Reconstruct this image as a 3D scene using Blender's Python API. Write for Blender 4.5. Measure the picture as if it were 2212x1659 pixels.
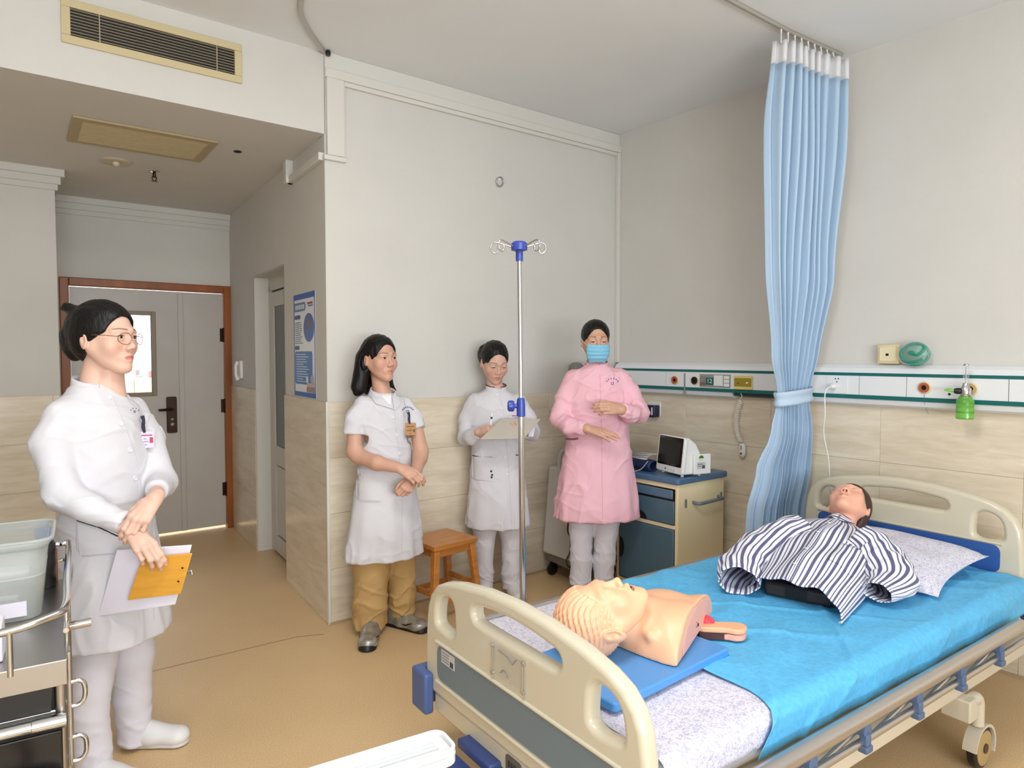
import bpy, math, random
import numpy as np
from mathutils import Vector, Matrix
from mathutils.bvhtree import BVHTree

for _o in list(bpy.data.objects):
    bpy.data.objects.remove(_o)
scene = bpy.context.scene
COL = scene.collection
R = math.radians

# ------------------------------------------------------------------ camera
FPX, CAMH, PITCH, YAW = 1482.0, 1.45, -2.38, -37.8        # focal length in pixels of the 2212 x 1659 frame
cam_data = bpy.data.cameras.new('camera')
cam_data.sensor_fit = 'HORIZONTAL'
cam_data.sensor_width = 36.0
cam_data.lens = 36.0 * FPX / 2212.0
cam_data.clip_start = 0.02
cam = bpy.data.objects.new('camera', cam_data)
cam.location = (0, 0, CAMH)
cam.rotation_euler = (R(90 + PITCH), 0, R(YAW))
COL.objects.link(cam)
scene.camera = cam

# ------------------------------------------------------------------ world, daylight, exposure
world = bpy.data.worlds.new('sky')
scene.world = world
world.use_nodes = True
_wn = world.node_tree
_bg = _wn.nodes['Background']
_bg.inputs['Color'].default_value = (0.62, 0.74, 0.92, 1)
_bg.inputs['Strength'].default_value = 2.0

def area_light(name, loc, target, sx, sy, power, color):
    l = bpy.data.lights.new(name, 'AREA')
    l.shape = 'RECTANGLE'; l.size = sx; l.size_y = sy
    l.energy = power; l.color = color
    o = bpy.data.objects.new(name, l)
    o.location = loc
    o.rotation_euler = (Vector(target) - Vector(loc)).to_track_quat('-Z', 'Y').to_euler()
    COL.objects.link(o)
    return o
# daylight entering through the room's window (window wall, behind the camera): sky light, then an added upward fill that brightens the ceiling
area_light('window_daylight', (0.1, -2.72, 1.75), (0.9, 2.0, 1.0), 3.3, 1.75, 105.0, (0.92, 0.97, 1.0))
area_light('upward_fill_light', (0.1, -2.80, 1.15), (0.4, -0.9, 3.1), 3.3, 0.8, 125.0, (0.94, 0.98, 1.0))
# the room's ceiling panel lamp
area_light('ceiling_lamp_light', (0.8, 1.1, 2.965), (0.8, 1.1, 0.0), 1.2, 0.6, 40.0, (1.0, 0.98, 0.95))

scene.view_settings.view_transform = 'Standard'
scene.view_settings.look = 'None'
scene.view_settings.gamma = 1.0
scene.view_settings.use_curve_mapping = False
scene.view_settings.exposure = -0.08

# ------------------------------------------------------------------ helpers
_cy, _cp = R(YAW), R(PITCH)
FWH = np.array([-math.sin(_cy), math.cos(_cy), 0.0])       # level viewing direction
RT = np.array([math.cos(_cy), math.sin(_cy), 0.0])
FW = np.array([FWH[0]*math.cos(_cp), FWH[1]*math.cos(_cp), math.sin(_cp)])
UP = np.cross(RT, FW)
EYE = np.array([0.0, 0.0, CAMH])
def ray(px, py):
    return FW + RT*((px-1106.0)/FPX) - UP*((py-829.5)/FPX)
def on_x(px, py, x):
    d = ray(px, py); return EYE + d*(x/d[0])
def on_y(px, py, y):
    d = ray(px, py); return EYE + d*(y/d[1])
def on_z(px, py, z):
    d = ray(px, py); return EYE + d*((z-CAMH)/d[2])
def at_depth(px, py, dep):                                 # dep measured level, along the viewing direction
    d = ray(px, py); return EYE + d*(dep/float(d @ FWH))

def set_smooth(me, angle=None):
    n = len(me.polygons)
    me.polygons.foreach_set('use_smooth', np.ones(n, dtype=bool))
    if angle is not None:
        me.set_sharp_from_angle(angle=R(angle))
    me.update()

def mesh_np(name, V, F):
    """V (n,3) array, F list of tuples or (m,4)/(m,3) array"""
    me = bpy.data.meshes.new(name)
    V = np.asarray(V, dtype=np.float32)
    if isinstance(F, np.ndarray):
        k = F.shape[1]; m = F.shape[0]
        me.vertices.add(len(V)); me.vertices.foreach_set('co', V.ravel())
        me.loops.add(m*k); me.loops.foreach_set('vertex_index', F.astype(np.int32).ravel())
        me.polygons.add(m)
        me.polygons.foreach_set('loop_start', np.arange(0, m*k, k, dtype=np.int32))
        me.update(calc_edges=True)
    else:
        me.from_pydata([tuple(map(float, v)) for v in V], [], F)
        me.update()
    return me

def link(o, parent=None):
    COL.objects.link(o)
    if parent is not None:
        o.parent = parent
    return o

def tag(o, label=None, category=None, group=None, kind=None):
    if label: o['label'] = label
    if category: o['category'] = category
    if group: o['group'] = group
    if kind: o['kind'] = kind
    return o

def empty(name, loc=(0, 0, 0), rz=0.0):
    o = bpy.data.objects.new(name, None)
    o.empty_display_size = 0.1
    o.location = loc; o.rotation_euler = (0, 0, rz)
    return link(o)

class MB:
    """collects shapes; build() links them as one mesh object"""
    def __init__(s): s.V = []; s.F = []
    def add(s, V, F, M=None):
        b = len(s.V)
        for v in V:
            v = Vector(v)
            s.V.append(tuple(M @ v) if M is not None else tuple(v))
        s.F += [tuple(i+b for i in f) for f in F]
        return s
    def box(s, lo, hi, M=None):
        (a, b, c), (d, e, f) = lo, hi
        return s.add([(a,b,c),(d,b,c),(d,e,c),(a,e,c),(a,b,f),(d,b,f),(d,e,f),(a,e,f)],
                     [(0,3,2,1),(4,5,6,7),(0,1,5,4),(1,2,6,5),(2,3,7,6),(3,0,4,7)], M)
    def cbox(s, c, size, M=None):
        return s.box([c[i]-size[i]/2 for i in range(3)], [c[i]+size[i]/2 for i in range(3)], M)
    def prism(s, pts, a, b, axis='z', M=None):
        """extrude a closed 2D outline; axis z: pts=(x,y); axis x: pts=(y,z); axis y: pts=(x,z)"""
        n = len(pts)
        def p3(p, t):
            return {'z': (p[0], p[1], t), 'x': (t, p[0], p[1]), 'y': (p[0], t, p[1])}[axis]
        V = [p3(p, a) for p in pts] + [p3(p, b) for p in pts]
        F = [tuple(range(n))[::-1], tuple(range(n, 2*n))] + [(i, (i+1) % n, n+(i+1) % n, n+i) for i in range(n)]
        return s.add(V, F, M)
    def tube(s, path, r, n=12, closed=False, caps=True, M=None, flat=None):
        """sweep a circle along a path; r number or list; flat=(up vector, factor) squashes it"""
        P = [Vector(p) for p in path]; m = len(P)
        rs = list(r) if hasattr(r, '__len__') else [r]*m
        T = []
        for i in range(m):
            a = P[(i-1) % m] if (closed or i) else P[0]
            b = P[(i+1) % m] if (closed or i < m-1) else P[-1]
            t = (b-a); T.append(t.normalized() if t.length > 1e-9 else Vector((0, 0, 1)))
        up = Vector((0, 0, 1)) if abs(T[0].z) < 0.9 else Vector((1, 0, 0))
        nrm = (up - T[0]*up.dot(T[0])).normalized()
        V = []
        for i in range(m):
            nrm = (nrm - T[i]*nrm.dot(T[i]))
            nrm = nrm.normalized() if nrm.length > 1e-6 else T[i].orthogonal().normalized()
            bi = T[i].cross(nrm)
            for k in range(n):
                a = 2*math.pi*k/n
                o = nrm*math.cos(a)*rs[i] + bi*math.sin(a)*rs[i]
                if flat:
                    u = Vector(flat[0]).normalized(); o = o - u*o.dot(u)*(1-flat[1])
                V.append(P[i]+o)
        F = []
        for i in range(m if closed else m-1):
            j = (i+1) % m
            for k in range(n):
                l = (k+1) % n
                F.append((i*n+k, i*n+l, j*n+l, j*n+k))
        if caps and not closed:
            F.append(tuple(range(n))[::-1]); F.append(tuple((m-1)*n+k for k in range(n)))
        return s.add(V, F, M)
    def lathe(s, prof, n=24, M=None, c=(0, 0, 0), caps=True):
        """profile of (radius, z), turned about z"""
        V = []; m = len(prof)
        for r, z in prof:
            for k in range(n):
                a = 2*math.pi*k/n
                V.append((c[0]+r*math.cos(a), c[1]+r*math.sin(a), c[2]+z))
        F = [(i*n+k, i*n+(k+1) % n, (i+1)*n+(k+1) % n, (i+1)*n+k) for i in range(m-1) for k in range(n)]
        if caps:
            F.append(tuple(range(n))[::-1]); F.append(tuple((m-1)*n+k for k in range(n)))
        return s.add(V, F, M)
    def disc(s, c, r, normal, depth, n=20):
        q = Vector(normal).to_track_quat('Z', 'Y').to_matrix().to_4x4()
        return s.lathe([(r, 0), (r, depth)], n, Matrix.Translation(c) @ q)
    def grid(s, fn, nu, nv, closed_u=False):
        b = len(s.V)
        for j in range(nv+1):
            for i in range(nu if closed_u else nu+1):
                s.V.append(tuple(fn(i/nu, j/nv)))
        w = nu if closed_u else nu+1
        for j in range(nv):
            for i in range(nu):
                i2 = (i+1) % w if closed_u else i+1
                s.F.append((b+j*w+i, b+j*w+i2, b+(j+1)*w+i2, b+(j+1)*w+i))
        return s
    def build(s, name, mat, parent=None, smooth=None, bevel=0.0, seg=2, world=False, solid=0.0, subsurf=0):
        me = mesh_np(name, s.V, s.F)
        return obj(name, me, mat, parent, smooth, bevel, seg, world, solid, subsurf)

def obj(name, me, mat, parent=None, smooth=None, bevel=0.0, seg=2, world=False, solid=0.0, subsurf=0):
    if mat is not None and not me.materials: me.materials.append(mat)
    if smooth is None and bevel: smooth = 40
    if smooth is not None:
        set_smooth(me, smooth if smooth < 180 else None)
    o = bpy.data.objects.new(name, me)
    link(o, parent)
    if world and parent is not None:
        o.matrix_parent_inverse = parent.matrix_basis.inverted()
    if solid:
        m = o.modifiers.new('solid', 'SOLIDIFY'); m.thickness = solid; m.offset = 0
    if subsurf:
        m = o.modifiers.new('sub', 'SUBSURF'); m.levels = subsurf; m.render_levels = subsurf
    if bevel:
        m = o.modifiers.new('bevel', 'BEVEL'); m.width = bevel; m.segments = seg; m.limit_method = 'ANGLE'
        m.angle_limit = R(40); m.harden_normals = False
    return o

def copy_tree(o, parent=None):
    c = o.copy(); COL.objects.link(c)
    if parent is not None: c.parent = parent
    for ch in list(o.children): copy_tree(ch, c)
    return c

def arc(c, r, a0, a1, n, plane='xz'):
    out = []
    for i in range(n+1):
        a = R(a0+(a1-a0)*i/n)
        p = (r*math.cos(a), r*math.sin(a))
        out.append({'xz': (c[0]+p[0], c[1], c[2]+p[1]), 'yz': (c[0], c[1]+p[0], c[2]+p[1]), 'xy': (c[0]+p[0], c[1]+p[1], c[2])}[plane])
    return out

def rounded(w, h, r, n=4, cx=0.0, cy=0.0):
    """rounded rectangle outline, counter-clockwise"""
    P = []
    for sx, sy, a in ((1, -1, -90), (1, 1, 0), (-1, 1, 90), (-1, -1, 180)):
        for i in range(n+1):
            t = R(a+90*i/n)
            P.append((cx+sx*(w/2-r)+r*math.cos(t), cy+sy*(h/2-r)+r*math.sin(t)))
    return P

def spline(pts, n=8, closed=False):
    """Catmull-Rom through the points"""
    P = [np.array(p, float) for p in pts]; m = len(P); out = []
    for i in range(m if closed else m-1):
        p0 = P[(i-1) % m] if (closed or i) else P[0]*2-P[1]
        p1 = P[i]; p2 = P[(i+1) % m]
        p3 = P[(i+2) % m] if (closed or i+2 < m) else P[-1]*2-P[-2]
        for k in range(n):
            t = k/n
            out.append(0.5*((2*p1)+(-p0+p2)*t+(2*p0-5*p1+4*p2-p3)*t*t+(-p0+3*p1-3*p2+p3)*t**3))
    if not closed: out.append(P[-1])
    return [tuple(p) for p in out]

# ------------------------------------------------------------------ materials
def srgb(r, g, b):
    f = lambda c: (c/255/12.92) if c/255 <= 0.04045 else ((c/255+0.055)/1.055)**2.4
    return (f(r), f(g), f(b), 1.0)

def _mat(name):
    m = bpy.data.materials.new(name); m.use_nodes = True
    nt = m.node_tree; b = nt.nodes['Principled BSDF']
    return m, nt, b

def mat(name, col, rough=0.5, metal=0.0, noise=0.0, nscale=20.0, bump=0.0, bscale=60.0, spec=0.5, alpha=1.0, trans=0.0, coat=0.0, sheen=0.0, sss=0.0, stretch=(1, 1, 1), emit=0.0):
    """plain colour with procedural mottling (noise) and fine relief (bump)"""
    m, nt, b = _mat(name)
    N, L = nt.nodes, nt.links
    b.inputs['Base Color'].default_value = col
    b.inputs['Roughness'].default_value = rough
    b.inputs['Metallic'].default_value = metal
    b.inputs['Specular IOR Level'].default_value = spec
    b.inputs['Alpha'].default_value = alpha
    b.inputs['Transmission Weight'].default_value = trans
    b.inputs['Coat Weight'].default_value = coat
    if sheen: b.inputs['Sheen Weight'].default_value = sheen
    if sss:
        b.inputs['Subsurface Weight'].default_value = sss
        b.inputs['Subsurface Radius'].default_value = (0.012, 0.005, 0.003)
        b.inputs['Subsurface Scale'].default_value = 1.0
    if emit:
        b.inputs['Emission Color'].default_value = col; b.inputs['Emission Strength'].default_value = emit
    tc = None
    if noise or bump:
        tc = N.new('ShaderNodeTexCoord'); mp = N.new('ShaderNodeMapping')
        mp.inputs['Scale'].default_value = stretch
        L.new(tc.outputs['Object'], mp.inputs['Vector'])
    if noise:
        t = N.new('ShaderNodeTexNoise'); t.inputs['Scale'].default_value = nscale; t.inputs['Detail'].default_value = 4
        L.new(mp.outputs[0], t.inputs['Vector'])
        r = N.new('ShaderNodeMapRange'); r.inputs['From Min'].default_value = 0.3; r.inputs['From Max'].default_value = 0.7
        r.inputs['To Min'].default_value = 1-noise; r.inputs['To Max'].default_value = 1+noise
        L.new(t.outputs['Fac'], r.inputs['Value'])
        v = N.new('ShaderNodeHueSaturation'); v.inputs['Color'].default_value = col
        L.new(r.outputs[0], v.inputs['Value']); L.new(v.outputs[0], b.inputs['Base Color'])
    if bump:
        t = N.new('ShaderNodeTexNoise'); t.inputs['Scale'].default_value = bscale; t.inputs['Detail'].default_value = 5
        L.new(mp.outputs[0], t.inputs['Vector'])
        bp = N.new('ShaderNodeBump'); bp.inputs['Strength'].default_value = bump; bp.inputs['Distance'].default_value = 0.004
        L.new(t.outputs['Fac'], bp.inputs['Height']); L.new(bp.outputs[0], b.inputs['Normal'])
    return m

def attr_mat(name, rough=0.5, sss=0.0, bump=0.0, bscale=200.0, spec=0.5):
    """colour from the mesh's own colour attribute 'tint'"""
    m, nt, b = _mat(name)
    N, L = nt.nodes, nt.links
    a = N.new('ShaderNodeAttribute'); a.attribute_name = 'tint'
    L.new(a.outputs['Color'], b.inputs['Base Color'])
    b.inputs['Roughness'].default_value = rough
    b.inputs['Specular IOR Level'].default_value = spec
    if sss:
        b.inputs['Subsurface Weight'].default_value = sss
        b.inputs['Subsurface Radius'].default_value = (0.01, 0.004, 0.0025)
    if bump:
        tc = N.new('ShaderNodeTexCoord')
        t = N.new('ShaderNodeTexNoise'); t.inputs['Scale'].default_value = bscale; t.inputs['Detail'].default_value = 4
        L.new(tc.outputs['Object'], t.inputs['Vector'])
        bp = N.new('ShaderNodeBump'); bp.inputs['Strength'].default_value = bump; bp.inputs['Distance'].default_value = 0.002
        L.new(t.outputs['Fac'], bp.inputs['Height']); L.new(bp.outputs[0], b.inputs['Normal'])
    return m

def set_tint(me, C):
    a = me.color_attributes.new('tint', 'FLOAT_COLOR', 'POINT')
    C = np.asarray(C, dtype=np.float32)
    if C.shape[1] == 3: C = np.hstack([C, np.ones((len(C), 1), np.float32)])
    a.data.foreach_set('color', C.ravel())

M = {}
M['white_wall'] = mat('white_wall', srgb(212, 209, 203), 0.75, noise=0.02, nscale=3, bump=0.15, bscale=120)
M['ceiling'] = mat('ceiling_paint', srgb(232, 234, 235), 0.85, noise=0.02, nscale=2, bump=0.1, bscale=150)
M['trim'] = mat('trim_white', srgb(218, 215, 208), 0.5)
M['wood'] = mat('brown_wood', srgb(150, 84, 36), 0.4, noise=0.25, nscale=14, stretch=(1, 1, 0.12), bump=0.1)
M['steel_door'] = mat('grey_door_paint', srgb(196, 190, 184), 0.35, noise=0.03, nscale=6)
M['dark'] = mat('near_black', srgb(14, 14, 15), 0.5)
M['black_plastic'] = mat('black_plastic', srgb(22, 22, 24), 0.35)
M['bronze'] = mat('dark_bronze', srgb(62, 44, 36), 0.3, 0.8)
M['chrome'] = mat('chrome', srgb(205, 205, 205), 0.14, 1.0)
M['steel'] = mat('brushed_steel', srgb(176, 172, 168), 0.3, 1.0, bump=0.05, bscale=300, stretch=(1, 1, 30))
M['alu'] = mat('grey_aluminium', srgb(176, 176, 178), 0.38, 0.7)
M['cream'] = mat('cream_plastic', srgb(222, 206, 164), 0.45)
M['cream_grille'] = mat('cream_grille', srgb(206, 190, 150), 0.5)
M['white_plastic'] = mat('white_plastic', srgb(232, 232, 230), 0.35)
M['panel_white'] = mat('panel_white', srgb(230, 232, 234), 0.4)
M['teal'] = mat('teal_stripe', srgb(16, 100, 98), 0.35)
M['beige_abs'] = mat('beige_moulded_plastic', srgb(210, 202, 180), 0.22, coat=0.3)
M['blue_abs'] = mat('blue_moulded_plastic', srgb(74, 96, 148), 0.4)
M['slate'] = mat('slate_blue_panel', srgb(112, 128, 138), 0.4)
M['royal'] = mat('royal_blue_plastic', srgb(46, 64, 150), 0.3)

# ------------------------------------------------------------------ room shell
XB, YA, ZC, ZS = 3.67, 3.482, 3.03, 2.61      # wall with the beds, wall behind the nurses, ceiling, passage ceiling
XC, KC = 1.457, 0.085                         # passage wall starts at (XC, YA) and leans by KC
YD, YL, XL0 = 6.0, 5.2, 0.40                  # door wall, left passage wall and its edge
XW, YW = -1.75, -2.6                          # the two walls behind the camera
TH = 1.2                                      # tile height

def floor_material():
    m, nt, b = _mat('ochre_vinyl'); N, L = nt.nodes, nt.links
    tc = N.new('ShaderNodeTexCoord')
    n1 = N.new('ShaderNodeTexNoise'); n1.inputs['Scale'].default_value = 240; n1.inputs['Detail'].default_value = 3
    n2 = N.new('ShaderNodeTexNoise'); n2.inputs['Scale'].default_value = 2.2; n2.inputs['Detail'].default_value = 4
    L.new(tc.outputs['Object'], n1.inputs['Vector']); L.new(tc.outputs['Object'], n2.inputs['Vector'])
    cr = N.new('ShaderNodeValToRGB')
    cr.color_ramp.elements[0].position = 0.34; cr.color_ramp.elements[0].color = srgb(200, 166, 120)
    cr.color_ramp.elements[1].position = 0.66; cr.color_ramp.elements[1].color = srgb(231, 200, 154)
    L.new(n1.outputs['Fac'], cr.inputs['Fac'])
    hs = N.new('ShaderNodeHueSaturation')
    mr = N.new('ShaderNodeMapRange'); mr.inputs['To Min'].default_value = 0.9; mr.inputs['To Max'].default_value = 1.1
    L.new(n2.outputs['Fac'], mr.inputs['Value']); L.new(mr.outputs[0], hs.inputs['Value'])
    L.new(cr.outputs[0], hs.inputs['Color']); L.new(hs.outputs[0], b.inputs['Base Color'])
    b.inputs['Roughness'].default_value = 0.42
    bp = N.new('ShaderNodeBump'); bp.inputs['Strength'].default_value = 0.03; bp.inputs['Distance'].default_value = 0.002
    L.new(n1.outputs['Fac'], bp.inputs['Height']); L.new(bp.outputs[0], b.inputs['Normal'])
    return m
M['floor'] = floor_material()

def tile_material():
    """cream travertine-look tile: wavy horizontal veins"""
    m, nt, b = _mat('travertine_tile'); N, L = nt.nodes, nt.links
    tc = N.new('ShaderNodeTexCoord')
    oi = N.new('ShaderNodeObjectInfo')
    ad = N.new('ShaderNodeVectorMath'); ad.operation = 'ADD'
    geo = N.new('ShaderNodeNewGeometry')
    L.new(geo.outputs['Position'], ad.inputs[0])
    sc = N.new('ShaderNodeVectorMath'); sc.operation = 'SCALE'; sc.inputs[0].default_value = (3.0, 2.0, 1.0)
    L.new(oi.outputs['Random'], sc.inputs['Scale']); L.new(sc.outputs[0], ad.inputs[1])
    mp = N.new('ShaderNodeMapping'); mp.inputs['Scale'].default_value = (1.1, 1.1, 7.0)
    L.new(ad.outputs[0], mp.inputs['Vector'])
    n0 = N.new('ShaderNodeTexNoise'); n0.inputs['Scale'].default_value = 1.6; n0.inputs['Detail'].default_value = 5; n0.inputs['Distortion'].default_value = 0.8
    L.new(mp.outputs[0], n0.inputs['Vector'])
    n1 = N.new('ShaderNodeTexNoise'); n1.inputs['Scale'].default_value = 5.0; n1.inputs['Detail'].default_value = 6; n1.inputs['Distortion'].default_value = 1.2
    L.new(mp.outputs[0], n1.inputs['Vector'])
    cr = N.new('ShaderNodeValToRGB')
    e = cr.color_ramp.elements
    e[0].position = 0.3; e[0].color = srgb(208, 194, 170)
    e[1].position = 0.72; e[1].color = srgb(236, 227, 209)
    e2 = cr.color_ramp.elements.new(0.5); e2.color = srgb(224, 211, 189)
    mx = N.new('ShaderNodeMath'); mx.operation = 'MULTIPLY_ADD'; mx.inputs[1].default_value = 0.6
    m2 = N.new('ShaderNodeMath'); m2.operation = 'MULTIPLY'; m2.inputs[1].default_value = 0.4
    L.new(n1.outputs['Fac'], m2.inputs[0]); L.new(n0.outputs['Fac'], mx.inputs[0]); L.new(m2.outputs[0], mx.inputs[2])
    L.new(mx.outputs[0], cr.inputs['Fac']); L.new(cr.outputs[0], b.inputs['Base Color'])
    b.inputs['Roughness'].default_value = 0.22
    return m
M['tile'] = tile_material()
M['grout'] = mat('tile_grout', srgb(186, 168, 138), 0.8)

def struct(name, mb, m, parent=None, **kw):
    o = mb.build(name, m, parent, **kw)
    if parent is None: tag(o, kind='structure')
    return o

flo = struct('floor', MB().box((XW-0.1, YW-0.1, -0.1), (XB+0.1, YD+0.3, 0.0)), M['floor'])
# welded seam lines in the vinyl
_seam = mat('floor_seam', srgb(120, 88, 50), 0.6)
for (a, b_) in ((on_z(330, 1450, 0.0), on_z(640, 1376, 0.0)), (on_z(700, 1370, 0), on_z(640, 1376, 0))):
    d = Vector(b_-a); L_ = d.length; ang = math.atan2(d.y, d.x)
    Mx = Matrix.Translation((a[0], a[1], 0)) @ Matrix.Rotation(ang, 4, 'Z')
    struct('seam', MB().box((0, -0.002, -0.001), (L_, 0.002, 0.0006), Mx), _seam, flo)

struct('ceiling', MB().box((XW-0.1, YW-0.1, ZC), (XB+0.1, YA+0.04, ZC+0.12)), M['ceiling'])
struct('ceiling', MB().prism([(XW-0.1, YA), (XC+0.003, YA), (XC+0.003, YA+0.1), (XC+0.4, YA+0.1), (XC+0.4, YD+0.3), (XW-0.1, YD+0.3)], ZS, ZC+0.12), M['white_wall'])   # lowered passage ceiling with its front face

def walled(name, outline_boxes, tile_spans, mw=None):
    w = struct(name, outline_boxes, mw or M['white_wall'])
    return w

# wall behind the nurses
wa = struct('wall_back', MB().prism([(XC+0.001, YA), (XB+0.15, YA), (XB+0.15, YA+0.16), (XC+0.15, YA+0.16), (XC+0.003, YA+0.004)], 0, ZC), M['white_wall'])
wb = struct('wall_right', MB().box((XB, YW-0.1, 0), (XB+0.15, YA, ZC)), M['white_wall'])
ww = struct('wall_front', MB().box((XW, YW-0.15, 0), (XB, YW, 0.88)).box((XW, YW-0.15, 2.62), (XB, YW, ZC))
            .box((XW, YW-0.15, 0.88), (-1.6, YW, 2.62)).box((1.8, YW-0.15, 0.88), (XB, YW, 2.62)), M['white_wall'])
wl = struct('wall_left', MB().box((XW-0.15, YW-0.1, 0), (XW, YL, ZC)), M['white_wall'])
wp = struct('wall_passage_left', MB().box((XW-0.15, YL, 0), (XL0, YD+0.2, ZS)), M['white_wall'])
# passage wall on the right, leaning slightly, with the washroom opening
def cx_at(y): return XC + KC*(y-YA)
def c_piece(y0, y1, z0, z1, t0=0.0, t1=0.14):
    return [(cx_at(y0)+t0, y0), (cx_at(y0)+t1, y0), (cx_at(y1)+t1, y1), (cx_at(y1)+t0, y1)], z0, z1
OY0, OY1, OZ = 4.32, 5.13, 2.02
mb = MB()
for y0, y1, z0, z1 in ((YA+0.003, OY0, 0, ZS), (OY1, YD, 0, ZS), (OY0, OY1, OZ, ZS)):
    p, a, b_ = c_piece(y0, y1, z0, z1); mb.prism(p, a, b_)
wc = struct('wall_passage', mb, M['white_wall'])
# door wall with a hole for the double door
DX0, DX1, DZ = 0.53, 1.615, 1.965
wd = struct('wall_door', MB().box((XL0, YD, 0), (DX0-0.055, YD+0.15, ZS)).box((DX1+0.055, YD, 0), (2.0, YD+0.15, ZS))
            .box((DX0-0.055, YD, DZ+0.055), (DX1+0.055, YD+0.15, ZS)), M['white_wall'])

# wall tiles: every tile its own slab in front of a grout bed
def tiles(parent, origin, udir, ulen, first, name='tile', w=0.62, h=0.3, nrm=(0, 0, 1), zt=TH, off=0.0):
    """tiles along udir from origin; `first` = offset of first vertical joint"""
    u = Vector(udir).normalized(); n = Vector(nrm).normalized(); g = 0.0007
    rows = int(round(zt/h))
    gb = MB(); o = Vector(origin)
    Mx = Matrix(((u.x, n.x, 0, o.x), (u.y, n.y, 0, o.y), (0, 0, 1, 0), (0, 0, 0, 1)))
    gb.box((0, -0.004, 0.0), (ulen, 0.004, zt), Mx)
    g_o = gb.build('grout', M['grout'], parent)
    cache = {}
    for r in range(rows):
        j = [0.0]; x = first
        while x < ulen-0.01:
            if x > 0.01: j.append(x)
            x += w
        j.append(ulen)
        for a, b_ in zip(j[:-1], j[1:]):
            key = (round(b_-a, 4))
            if key not in cache:
                mbt = MB().box((g, 0.0, g), (b_-a-g, 0.0075, h-g))
                me = mesh_np('tile', mbt.V, mbt.F); me.materials.append(M['tile']); cache[key] = me
            t = bpy.data.objects.new(name, cache[key]); link(t, parent)
            t.matrix_basis = Mx @ Matrix.Translation((a, 0, r*h))
            bv = t.modifiers.new('bevel', 'BEVEL'); bv.width = 0.0012; bv.segments = 1
tiles(wa, (XC, YA, 0), (1, 0, 0), XB-XC-0.006, 0.31, nrm=(0, -1, 0))
tiles(wb, (XB, YA, 0), (0, -1, 0), YA-YW, 0.62, nrm=(-1, 0, 0))
_cl = math.hypot(1, KC)
tiles(wc, (XC, YA, 0), (KC, 1, 0), (OY0-YA)*_cl, 5.0, nrm=(-1, KC, 0), h=0.6)
tiles(wc, (cx_at(OY1), OY1, 0), (KC, 1, 0), (YD-OY1)*_cl, 5.0, nrm=(-1, KC, 0), h=0.4)
tiles(wp, (-1.7, YL, 0), (1, 0, 0), XL0+1.7, 0.2, nrm=(0, -1, 0))
tiles(wp, (XL0, YL, 0), (0, 1, 0), YD-YL, 0.62, nrm=(1, 0, 0))
# corner bead on the tiled corner
struct('trim_corner_bead', MB().box((XC-0.011, YA-0.011, 0), (XC+0.006, YA+0.004, TH+0.004)), M['trim'], bevel=0.003)

# skirting line at floor
sk = mat('skirting_sealant', srgb(176, 156, 126), 0.7)
struct('baseboard_back', MB().box((XC-0.006, YA-0.016, 0), (XB-0.01, YA-0.004, 0.012)), sk)
struct('baseboard_right', MB().box((XB-0.016, YW, 0), (XB-0.004, YA-0.016, 0.012)), sk)

# plaster cornice and stepped trim on the wall behind the nurses
def trim(n, lo, hi, m=None): return struct('trim_%d' % n, MB().box(lo, hi), m or M['trim'], bevel=0.004)
trim(1, (XC, YA-0.018, 2.945), (XB, YA, ZC))
trim(2, (XC, YA-0.028, 2.90), (XB, YA, 2.948))
trim(3, (XC+0.006, YA-0.028, 2.50), (XC+0.103, YA, 2.90))
trim(4, (XC-0.01, YA-0.024, 2.475), (XC+0.115, YA, 2.50))
trim(5, (XB-0.03, YA-0.03, 1.40), (XB, YA, 2.90))                    # pipe casing in the corner
trim(6, (XC+0.104, YA-0.014, 2.50), (XC+0.115, YA, 2.905))
trim(7, (XC+0.104, YA-0.02, 2.875), (XB-0.03, YA, 2.90))
# bracket-like stub of trim on the passage wall
mb = MB(); p, a, b_ = c_piece(YA+0.01, 4.11, 2.475, 2.515, -0.03, 0.0); mb.prism(p, a, b_)
struct('trim_8', mb, M['trim'], bevel=0.003)
mb = MB(); p, a, b_ = c_piece(4.07, 4.13, 2.475, ZS, -0.045, 0.0); mb.prism(p, a, b_)
struct('trim_9', mb, M['trim'], bevel=0.003)
# cornices in the passage
for k, (z0, z1, d) in enumerate(((2.565, ZS, 0.05), (2.52, 2.567, 0.03), (2.485, 2.522, 0.015))):
    struct('trim_%d' % (10+k), MB().prism([(XW, YL-d), (XL0+d, YL-d), (XL0+d, YD-0.052), (XL0, YD-0.052), (XL0, YL), (XW, YL)], z0, z1), M['white_wall'])
    struct('trim_%d' % (13+k), MB().box((XL0, YD-d, z0), (cx_at(YD), YD, z1)), M['white_wall'])

# window behind the camera
wf = MB()
for x in (-1.6, -0.49, 0.63, 1.74):
    wf.box((x, YW-0.1, 0.88), (x+0.06, YW-0.04, 2.62))
wf.box((-1.6, YW-0.1, 0.88), (1.8, YW-0.04, 0.94)).box((-1.6, YW-0.1, 2.56), (1.8, YW-0.04, 2.62)).box((-1.6, YW-0.1, 1.9), (1.8, YW-0.04, 1.95))
w1 = struct('window_1', wf, M['alu'])
M['window_pane'] = mat('thin_window_glass', (1, 1, 1, 1), 0.02, alpha=0.06)
for x in (-1.54, -0.43, 0.69):
    struct('pane', MB().box((x, YW-0.072, 0.94), (x+1.05, YW-0.068, 1.9)).box((x, YW-0.072, 1.95), (x+1.05, YW-0.068, 2.56)), M['window_pane'], w1)
struct('sill', MB().box((-1.65, YW-0.05, 0.84), (1.85, YW+0.12, 0.88)), M['trim'], w1, bevel=0.004)

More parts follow.
